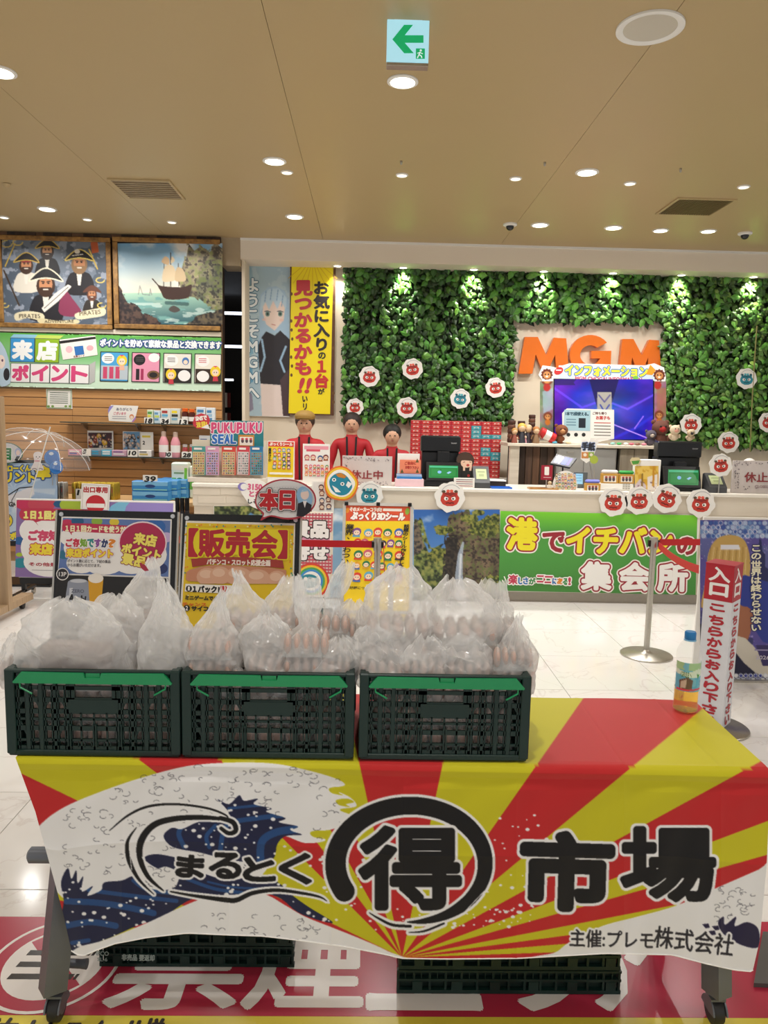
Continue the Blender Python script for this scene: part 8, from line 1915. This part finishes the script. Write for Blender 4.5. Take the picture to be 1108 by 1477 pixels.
def numcard(x, y, w, h, txt, Y, label, z0=None, ts=None):
    a, b = P(x, y, Y), P(x+w, y+w*TILT, Y); zb = P(x, y+h, Y)[2] if z0 is None else z0
    t = thing('number_card', label, 'price card', ((a[0]+b[0])/2, Y, zb), 'white number cards'); MB().box(a[0], b[0], Y, Y+.003, zb, (a[2]+b[2])/2).build('card', m_paper, t)
    pr = Print(onY(Y)); pr.text(txt, x+w*.12, y+h*.18, w*.72 if len(txt) > 1 else w*.32, h*.62, '#181818', .55, skew=.18); pr.build('number', t)
for x, y, w, h, s_, zz_ in ((208, 602, 13, 10, '18', zA), (231, 603, 14, 10, '34', zA), (257, 604, 14, 10, '13', zA)): numcard(x, y, w, h, s_, YSf-.196, 'white card numbered %s at the upper glass shelf edge' % {'18': 'eighteen', '34': 'thirty-four', '13': 'thirteen'}[s_], zz_+.0005)
for x, y, w, h, s_ in ((118, 647, 13, 9, '5'), (184, 649, 14, 9, '10'), (234, 651, 14, 9, '30'), (262, 652, 15, 9, '28')): numcard(x, y, w, h, s_, YSf-.196, 'white card numbered %s at the lower glass shelf edge' % {'5': 'five', '10': 'ten', '30': 'thirty', '28': 'twenty-eight'}[s_], zB+.0005)
def goods(name, label, cat, x0, y0, x1, Y, z0, cols, d=.05, group=None, stripes=3):
    a, b = P(x0, y0, Y), P(x1, y0, Y); t = thing(name, label, cat, ((a[0]+b[0])/2, Y, z0), group)
    MB().box(a[0]+.001, b[0]-.001, Y, Y+d, z0+.0006, a[2], bev=.003).build('pack', M('g'+cols[0][1:], cols[0], .4), t)
    yb = y0+(a[2]-z0)/ (Y/FPX); h = yb-y0; w = x1-x0; pr = Print(onY(Y)); rgp = random.Random(int(x0*3+y0))
    for k_ in range(stripes): pr.rect(x0+w*.12, y0+h*(.15+.7*k_/stripes), w*(.5+.26*rgp.random()), h*.5/stripes, cols[1+k_ % (len(cols)-1)])
    pr.build('label_print', t); return t
goods('tea_box', 'green and white stick box with blue side on the upper glass shelf', 'box', 212, 591, 221, Ysh, zA, ('#cfe0c0', '#5a9a4a', '#e8d84a'), group='small boxes on the glass shelves'); goods('tea_box', 'pale blue and white stick box beside card eighteen', 'box', 222, 592, 231, Ysh, zA, ('#d0e2ec', '#6aa0c8', '#c8d86a'), group='small boxes on the glass shelves')
goods('snack_pack', 'white and blue snack pack with yellow mark behind card thirty-four', 'box', 232, 589, 246, Ysh, zA, ('#e6e4dc', '#b03a3a', '#6ab4d8', '#6ab4d8')); goods('snack_pack', 'white snack pack with yellow and black mark left of the orange jars', 'box', 246, 589, 260, Ysh, zA, ('#dfe2da', '#f0d82a', '#3a3a30', '#8ab8d0'))
def jar(px, ytop, Y, z0, r, cc, bc, label, name='jar', cat='jar', group=None, neck=.2):
    p = P(px, ytop, Y); H = p[2]-z0; t = thing(name, label, cat, (p[0], Y, z0), group)
    MB().lathe([(r*.9, z0), (r, z0+.04*H), (r, z0+(.78-neck)*H), (r*.55, z0+.8*H)], (p[0], Y, 0), 20).build('body', M('j'+bc[1:], bc, .3), t, smooth=True)
    MB().lathe([(r*.85 if neck < .1 else r*.5, z0+.8*H), (r*.88 if neck < .1 else r*.5, z0+.98*H), (r*.7 if neck < .1 else r*.4, z0+H)], (p[0], Y, 0), 20).build('lid', M('j'+cc[1:], cc, .3), t, smooth=True)
    MB().lathe([(r*1.01, z0+.2*H), (r*1.01, z0+.48*H)], (p[0], Y, 0), 20, cap=False).build('label_band', m_paper, t, smooth=True)
jar(267, 589, Ysh, zA, .032, '#e8641a', '#5a2418', 'coffee jar with orange lid behind card thirteen', group='orange-lidded jars', neck=.05); jar(277, 590, Ysh, zA, .032, '#e8641a', '#5a2418', 'coffee jar with orange lid left of the round bubble sign', group='orange-lidded jars', neck=.05)
goods('yogurt_pack', 'white and blue twin pack at the right end of the upper glass shelf', 'box', 283, 587, 296, Ysh, zA, ('#dfe7ec', '#4a86b8', '#9cc0d8')); goods('yogurt_pack', 'white and blue twin pack behind the round bubble sign', 'box', 297, 588, 310, Ysh, zA, ('#dfe7ec', '#4a86b8', '#9cc0d8'))
def photo(x0, y0, x1, y1, Y, z0, label, seed, sky):
    a, b = P(x0, y0, Y), P(x1, y0, Y); t = thing('photo_frame', label, 'picture', ((a[0]+b[0])/2, Y, z0)); MB().box(a[0], b[0], Y, Y+.012, z0+.0006, a[2]).build('frame', m_paper, t)
    c = Canvas(x0+1.4, y0+(3 if seed == 5 else 1), x1-1.4, y1, 1.2, sky); rgp = random.Random(seed)
    for k_ in range(40): x, y = rgp.uniform(x0+2, x1-2), y0+6+(y1-y0-6)*rgp.random(); r = rgp.uniform(1.2, 2.6); c.ell(x, y, r*1.2, r*1.5, rgp.choice(('#e0b02a', '#8c3a2c', '#3a3a4c', '#d8d0c8', '#5c6f9c', '#2a2a2e') if seed == 5 else ('#2e3440', '#5a6a7c', '#d8c8bc', '#8fa0b0', '#20242c'))); c.ell(x, y-r*.6, r*.6, r*.6, '#e6c0a0')
    c.panel('photo', onY(Y), t)
photo(126, 621, 163, 646, YSf-.07, zB, 'framed group picture in warm colours on the lower glass shelf', 5, '#4a2c34'); photo(177, 622, 203, 648, YSf-.07, zB, 'group picture with blue sky on the lower glass shelf', 6, '#6fa0c8')
t = stand_px('mini_sign', 'small white sign with yellow mark right of the blue-sky picture', 'sign', 203, 623, 221, YSf-.10, .004, z0=zB+.0006); pr = Print(onY(YSf-.10)); pr.rect(205, 628, 12, 3, '#e0c94a'); pr.rect(199, 634, 9, 6, '#efece6') if False else None; pr.text('2', 206, 636, 3, 5, '#222222', .3); pr.build('mark', t)
for i, (x0, x1, cols) in enumerate(((98, 117, ('#d8889a', '#e8e0d8', '#5a5aa0')), (131, 146, ('#7a8a9c', '#3fa0c8')), (146, 161, ('#4fa8c8', '#dfe8ec')), (161, 182, ('#c9a0b4', '#8c6a9c', '#dfd8e0')), (199, 218, ('#e6e2dc', '#8a8a86', '#c9b060')))):
    goods('flat_box', ('pink and white', 'grey and teal', 'bright teal', 'lilac', 'white')[i]+' flat box lying on the lower glass shelf', 'box', x0, 648.5+.2*i, x1, YSf-.185, zB, cols, d=.1, group='flat boxes on the lower glass shelf', stripes=2)
jar(236, 622, Ysh-.01, zB, .045, '#c9b0a0', '#e09aa4', 'pink and clear bottle behind card thirty, left one', 'softener_bottle', 'bottle', 'pink bottles'); jar(253, 623, Ysh-.01, zB, .045, '#c9b0a0', '#e09aa4', 'pink and clear bottle behind card thirty, right one', 'softener_bottle', 'bottle', 'pink bottles')
jar(267, 641, Ysh-.01, zB, .026, '#b9b4b0', '#b04a4c', 'small red and grey can behind card twenty-eight', 'can', 'can', 'small cans on the lower shelf', .05); jar(277, 641, Ysh-.01, zB, .026, '#b9b4b0', '#b04a4c', 'small red and grey can right of the other behind card twenty-eight', 'can', 'can', 'small cans on the lower shelf', .05)
goods('yogurt_pack', 'blue and white tub at the right end of the lower glass shelf', 'box', 287, 628, 303, Ysh, zB, ('#e6e9ee', '#1f4f9c', '#1f4f9c'))

# display table before the slat wall
Yk = 6.7; zD = P(160, 722, Yk)[2]
xa_, xb_ = P(40, 720, Yk)[0], P(300, 720, Yk)[0]
t = thing('display_table', 'low wood-topped display table in front of the slat wall, holding cans and tissue boxes', 'table', ((xa_+xb_)/2, Yk+.25, 0))
MB().box(xa_, xb_, Yk-.02, Yk+.5, zD-.04, zD, bev=.004).build('table_top', wood('pale_oak', '#c9a06c', '#ddb884', .45, 3, 3), t)
for X in (xa_+.04, xb_-.08):
    for yy in (Yk+.02, Yk+.42): MB().box(X, X+.05, yy, yy+.05, 0, zD-.04).build('leg', m_black, t)
zD += .0006
def canpack(x0, x1, ytop, Y, n, rows, c1, c2, label, cap):
    a, b = P(x0, ytop, Y), P(x1, ytop, Y); r = (b[0]-a[0])/n/2; t = thing('can_pack', label, 'cans', ((a[0]+b[0])/2, Y+r*rows, zD)); H = a[2]-zD
    base = None
    for j in range(rows):
        for i in range(n):
            if base is None: base = MB().lathe([(r*.8, 0), (r*.96, .05*H), (r*.96, .88*H), (r*.78, .97*H), (r*.74, .985*H), (r*.7, .97*H), (.0, .968*H)], (0, 0, 0), 16, cap=False).mesh('can', M('can'+c1[1:], c1, .3, .6), smooth=True)
            o = link_mesh('can', base, t, (a[0]+r*(2*i+1)-t.location.x, Y+r*(2*j+1)-t.location.y, 0))
    pr = Print(onY(Y+r*.03), lift=.001)
    for i in range(n):
        x = x0+(x1-x0)*(i+.5)/n; yb_2 = ytop+(a[2]-zD)/(Y/FPX); h = yb_2-ytop
        pr.poly([(x-1.6, ytop+h*.25), (x+1.6, ytop+h*.25), (x+1.6, ytop+h*.8), (x-1.6, ytop+h*.8)], c2); pr.poly([(x-.5, ytop+h*.35), (x+.5, ytop+h*.35), (x+.5, ytop+h*.6), (x-.5, ytop+h*.6)], '#a83a3a')
    pr.build('can_labels', t)
canpack(50, 92, 695, Yk+.0, 7, 3, '#b4b2ae', '#6f6c6a', 'block of small silver cans behind card thirteen on the display table', 0)
canpack(102, 165, 696, Yk+.0, 9, 4, '#c0a23a', '#8a6f1c', 'block of small gold cans behind the exit-only notice', 0)
numcard(54, 704, 22, 11, '13', Yk-.012, 'large white card numbered thirteen before the silver cans', zD); numcard(109, 705, 20, 11, '15', Yk-.012, 'white number card partly hidden by the exit-only notice', zD)
# tissue boxes
m_tis = M('tissue_blue', '#3f8fd0', .4, var=.08, scale=10)
src = None
def tissue(x, y, z, w, h, d, label):
    global src
    if src is None:
        src = thing('tissue_pack', label, 'tissue box', (0, 0, 0), 'blue tissue packs')
        MB().box(-w/2, w/2, 0, d, .0005, h-.0005, bev=.006).build('pack', m_tis, src)
        pr = Print(lambda a, b: np.array([a*w, 0, b*h]), lift=.0008, tilt=0); pr.poly([(-.48, .55), (.48, .55), (.48, .93), (-.48, .93)], '#7fbfe6'); pr.ell(0, .5, .14, .17, '#1f3f7c', 18); pr.text('NEPIA', -.09, .42, .18, .14, '#e9c9a0', .0) if False else None; pr.poly([(-.46, .1), (.46, .1), (.46, .2), (-.46, .2)], '#8fd0c8'); pr.build('pack_print', src)
        src.location = (x, y, z)
    else: dup(src, (x, y, z), label)
xt0, xt1 = P(190, 700, Yk)[0], P(243, 700, Yk)[0]; w_ = xt1-xt0; zt_ = P(216, 694, Yk)[2]; h_ = (zt_-zD)/2
lbt = [['blue tissue pack at the front, %s of its two layers, left column' % s_ for s_ in ('lower', 'upper')], ['blue tissue pack second from the front, %s layer' % s_ for s_ in ('lower', 'upper')], ['blue tissue pack third from the front, %s layer' % s_ for s_ in ('lower', 'upper')], ['blue tissue pack at the back right, %s layer' % s_ for s_ in ('lower', 'upper')]]
for i in range(4):
    for j in range(2): tissue((xt0+xt1)/2+.055*i, Yk+.0+.118*i, zD+h_*j, w_, h_, .112, lbt[i][j])
numcard(206, 685, 21, 12, '39', Yk-.01, 'large white card numbered thirty-nine on the blue tissue packs', zt_+.0006)
for i, (x0, x1, y0, lb) in enumerate(((247, 272, 667, 'green and white paper towel pack right of the tissue packs'), (273, 296, 672, 'green and white paper towel pack beside the counter end'))):
    Y = Yk+.30; a, b = P(x0, y0, Y), P(x1, y0, Y); t = thing('towel_pack', lb, 'paper towels', ((a[0]+b[0])/2, Y, zD), 'paper towel packs')
    z_ = zD
    MB().box(a[0], b[0]-.003, Y, Y+.12, z_, a[2], bev=.012).build('pack', M('towel_pack', '#dfe8d4', .35), t, smooth=False)
    pr = Print(onY(Y)); pr.rect(x0+1, y0+4, x1-x0-2, 7, '#e9e2cc'); pr.rect(x0+1, y0+22, 6, 12, '#6ab84a'); pr.rect(x1-6, y0+8, 4, 34, '#7ac23a'); pr.ell(x0+12, y0+26, 5, 4, '#2f8a5c'); pr.rect(x0+4, y0+14, 14, 2.4, '#7a9a6a'); pr.build('pack_print', t)
# black can column beside counter
for i in range(3):
    Y = 6.45; x = P(256+7*i, 740, Y)[0]; zt = P(256, 718, Y)[2]; t = thing('can_column', 'column of black cans %s beside the counter end' % ('left', 'middle', 'right')[i], 'cans', (x, Y, 0)); k_ = 7; h = zt/k_
    for j in range(k_): MB().lathe([(.018, h*j), (.020, h*j+.006), (.020, h*(j+1)-.01), (.017, h*(j+1)-.0005)], (x, Y, 0), 14).build('can', M('can_black%d' % (j % 2), ('#1c1c20', '#3a3a42')[j % 2], .3, .4), t, smooth=True)

# blue poster stand far left, bubble, balloons, cloth doll
Yq2 = 6.4; X0, X1, Z0, Z1 = frame_px(-60, 661, 84, 786, Yq2)
t = thing('poster_stand', 'pale blue poster with yellow lettering and umbrella print at the far left', 'poster stand', ((X0+X1)/2, Yq2, 0))
MB().box(X0, X1, Yq2+.001, Yq2+.016, Z0, Z1, bev=.003).build('frame', m_black, t); MB().box(X0+.1, X0+.14, Yq2+.016, Yq2+.05, 0, Z1-.2).box(X1-.14, X1-.10, Yq2+.016, Yq2+.05, 0, Z1-.2).build('legs', m_black, t); MB().box(X0+.05, X1-.05, Yq2-.1, Yq2+.2, 0, .02).build('foot', m_black, t)
c = Canvas(-8, 668, 83, 780, .8, '#8fb4d8'); nn = c.noise(16, 91, 3); c.put(nn > .5, '#b4cce6'); c.poly([(0, 690), (84, 686), (84, 725), (40, 716), (0, 730)], '#a9c4e4')
for k_ in range(9): a = k_*.7; c.poly([(20, 705), (20+60*math.cos(a), 705+40*math.sin(a)), (20+60*math.cos(a+.22), 705+40*math.sin(a+.22))], '#d9e6f4', .7)
c.poly([(-8, 740), (84, 735), (84, 780), (-8, 780)], '#c3d6ea'); c.poly([(2, 718), (30, 708), (48, 700), (50, 712), (26, 736)], '#e6e4ea')
c.panel('poster_ground', onY(Yq2), t)
pr = Print(onY(Yq2), lift=.0018); pr.text('イチローくん', -6, 671, 50, 9, '#f2dc2a', .7, edges=[(2.2, '#1f5a9c')], t=.0); pr.text('プリント', -10, 681, 60, 14, '#f2dc2a', 1.1, edges=[(2.8, '#1f4a8c')], t=0); pr.text('傘', 51, 672, 23, 19, '#f2dc2a', 1.1, edges=[(2.8, '#1f4a8c')], t=0)
pr.line([(0, 722), (28, 704), (48, 702)], 1.4, '#26262c'); pr.line([(26, 706), (17, 722), (18, 730)], .9, '#26262c'); pr.text('MGM', 8, 722, 17, 6, '#26262c', .3, t=.25); pr.ell(8, 751, 11, 11, '#2a3a6c'); pr.ell(8, 751, 10, 10, '#f0d42a'); pr.text('15', 0, 744, 14, 12, '#1f2c5c', 1.0); pr.text('来店ポイント', -6, 768, 60, 10, '#f2dc2a', .8, edges=[(2.2, '#1f5a9c')], t=0); pr.build('lettering', t)
t = blob_sign(10, 656, sm([(-20, 656), (-16, 644), (0, 639), (16, 639), (29, 646), (33, 656), (28, 664), (16, 668), (8, 671), (-8, 668)], 3), Yq2-.03, 'bubble_sign', 'grey oval sign with green character clipped at the far left', 'sign', '#4c6f5c')
pr = Print(onY(Yq2-.03)); pr.poly(sm([(-19, 656), (-15, 645), (0, 640), (16, 640), (28, 647), (31.5, 656), (27, 663), (15, 667), (-8, 667)], 3), '#d6d5d8'); pr.text('目', 6, 647, 9.5, 16, '#1f7a44', 1.0, edges=[(2, '#f2f2ee')]); pr.text('注', -10, 647, 12, 16, '#1f7a44', 1.0, edges=[(2, '#f2f2ee')]); pr.ell(26, 652, 4.5, 6, '#a9b4dc'); pr.ell(26, 653, 3, 4, '#ecd2ca'); pr.poly([(21, 664), (24, 658), (29, 658), (30, 662), (26, 666)], '#26262c'); pr.build('lettering', t)
MB().beam(P(8, 668, Yq2-.02), P(8, 668, Yq2+.0), .02, .02).build('clip', m_black, t)
for i, (x, y, r, yy) in enumerate(((75, 660, 11.5, Yq2-.015), (81, 674, 10, Yq2-.03))):
    p = P(x, y, yy); t = thing('balloon_cutout', ('larger upper blue balloon cut-out above the silver cans', 'smaller lower blue balloon cut-out above the silver cans')[i], 'cut-out', (p[0], yy, p[2])); MB().slab([P(x+r*math.cos(k_*PI/12), y+r*math.sin(k_*PI/12), yy) for k_ in range(24)], (0, .005, 0)).build('disc', M('balloon_blue', '#1f6fc4', .3), t)
    pr = Print(onY(yy)); pr.ell(x, y, r*.88, r*.88, '#3f8fe0', 24); pr.ell(x, y, r*.78, r*.78, '#2576cc', 24); pr.ell(x-1, y-r*.5, r*.3, r*.2, '#dbe8f6'); pr.build('shine', t)
    MB().tube([P(x, y+r, yy+.003), P(x+1, 700, yy+.003)], .003, 5).build('stick', m_alu, t)
p = P(54, 668, Yq2-.03); t = thing('cloth_doll', 'white hanging cloth doll cut-out with pink ribbon before the blue poster', 'cut-out', tuple(p))
MB().slab([P(a, b, Yq2-.03) for a, b in sm([(48, 656), (51, 652), (58, 652), (61, 657), (59, 662), (58, 666), (63, 677), (56, 679), (50, 678), (44, 677), (49, 667), (49, 662)], 3)], (0, .004, 0)).build('body', M('doll_white', '#efe6e6', .5), t)
pr = Print(onY(Yq2-.03)); pr.ell(52.5, 659, .8, 1, '#2a2426', 8); pr.ell(57, 659, .8, 1, '#2a2426', 8); pr.ell(55, 661, 1, .6, '#b0484a', 8); pr.rect(50, 664, 9, 1.6, '#d88a9c'); pr.line([(46, 677), (50, 675.5), (54, 677.5), (58, 675.5), (62, 677)], .8, '#4a4446'); pr.build('face', t)
# clear umbrella
Yu = 6.15; Pu = P(58, 655, Yu); tipu = P(74, 615, Yu); t = thing('clear_umbrella', 'clear plastic umbrella with a printed black mark open at the far left', 'umbrella', tuple(Pu))
m_clear = bpy.data.materials.new('clear_vinyl'); m_clear.use_nodes = True; _n = m_clear.node_tree; _p = _n.nodes['Principled BSDF']; _p.inputs['Roughness'].default_value = .12; _p.inputs['Base Color'].default_value = (.9, .9, .9, 1); _p.inputs['Alpha'].default_value = .10; _p.inputs['Specular IOR Level'].default_value = 1.0
Ru = 70*Yu/FPX; ax = Vector((.36, -.1, 1)).normalized(); e1 = ax.cross(Vector((0, 1, 0))).normalized(); e2 = ax.cross(e1); apex = Vector(tuple(P(70, 624, Yu)))
n_, k_ = 48, 12; vs = []
def up(th, f):
    sc = 1-.055*(1-abs(math.cos(th*4)))*f; r = Ru*math.sin(f*1.22)/math.sin(1.22)*sc; h = -(Ru*.44)*(1-math.cos(f*1.22))/(1-math.cos(1.22)); return apex+e1*(r*math.cos(th))+e2*(r*math.sin(th))+ax*h
for j in range(k_+1):
    for i in range(n_): vs.append(tuple(up(2*PI*i/n_, .02+.98*j/k_)))
m = MB(); m.add(vs, [(j*n_+i, j*n_+(i+1) % n_, j*n_+n_+(i+1) % n_, j*n_+n_+i) for j in range(k_) for i in range(n_)]); m.build('canopy', m_clear, t, smooth=True, fix=False)
for i in range(8): MB().tube([up(2*PI*i/8, .03+.97*j/8)+ax*(-.004) for j in range(9)], .0022, 5).build('rib', m_white, t)
MB().tube([apex+ax*.05, apex-ax*.62], .005, 8).build('shaft', m_white, t)
MB().tube([apex-ax*.62, apex-ax*.66+e1*.03, apex-ax*.70+e1*.045, apex-ax*.74+e1*.02], .010, 8).build('handle', m_white, t)
sg = MB()
for q_ in range(5):
    a0 = math.radians(95+q_*6); 
    sg.add([tuple(up(th, f)+ax*.004) for th, f in ((a0+PI, .45), (a0+PI+.07, .45), (a0+PI+.075, .58), (a0+PI+.005, .58))], [(0, 1, 2, 3)])
# wooden screen at the far left edge
Yv = 5.3; m_oak = wood('grey_oak', '#9c8264', '#b89c78', .5, 20, 2)
a, b = P(-8, 640, Yv), P(6, 640, Yv)
t = thing('wooden_stand', 'wooden display stand post with a slanting foot on castors at the left edge', 'stand', (b[0], Yv, 0))
MB().box(a[0], b[0], Yv-.03, Yv+.03, .06, P(5, 572, Yv)[2], bev=.004).build('post', m_oak, t)
f0, f1 = F(2, 858, .1), F(40, 838, .1)
MB().beam((b[0]-.06, Yv-.35, .085), (b[0]-.06+.02, Yv+.35, .085), .09, .05).build('foot_beam', m_oak, t)
for yy in (Yv-.28, Yv+.28): MB().lathe([(.018, -.014), (.029, -.012), (.029, .012), (.018, .014)], (b[0]-.05, yy, .0295), 18, axis='x').build('castor', m_black, t, smooth=True)
MB().box(a[0]-.35, a[0], Yv-.02, Yv+.02, P(5, 600, Yv)[2], P(5, 588, Yv)[2]).box(a[0]-.35, a[0], Yv-.25, Yv+.1, P(5, 640, Yv)[2], P(5, 636, Yv)[2]).build('shelf_boards', m_oak, t)
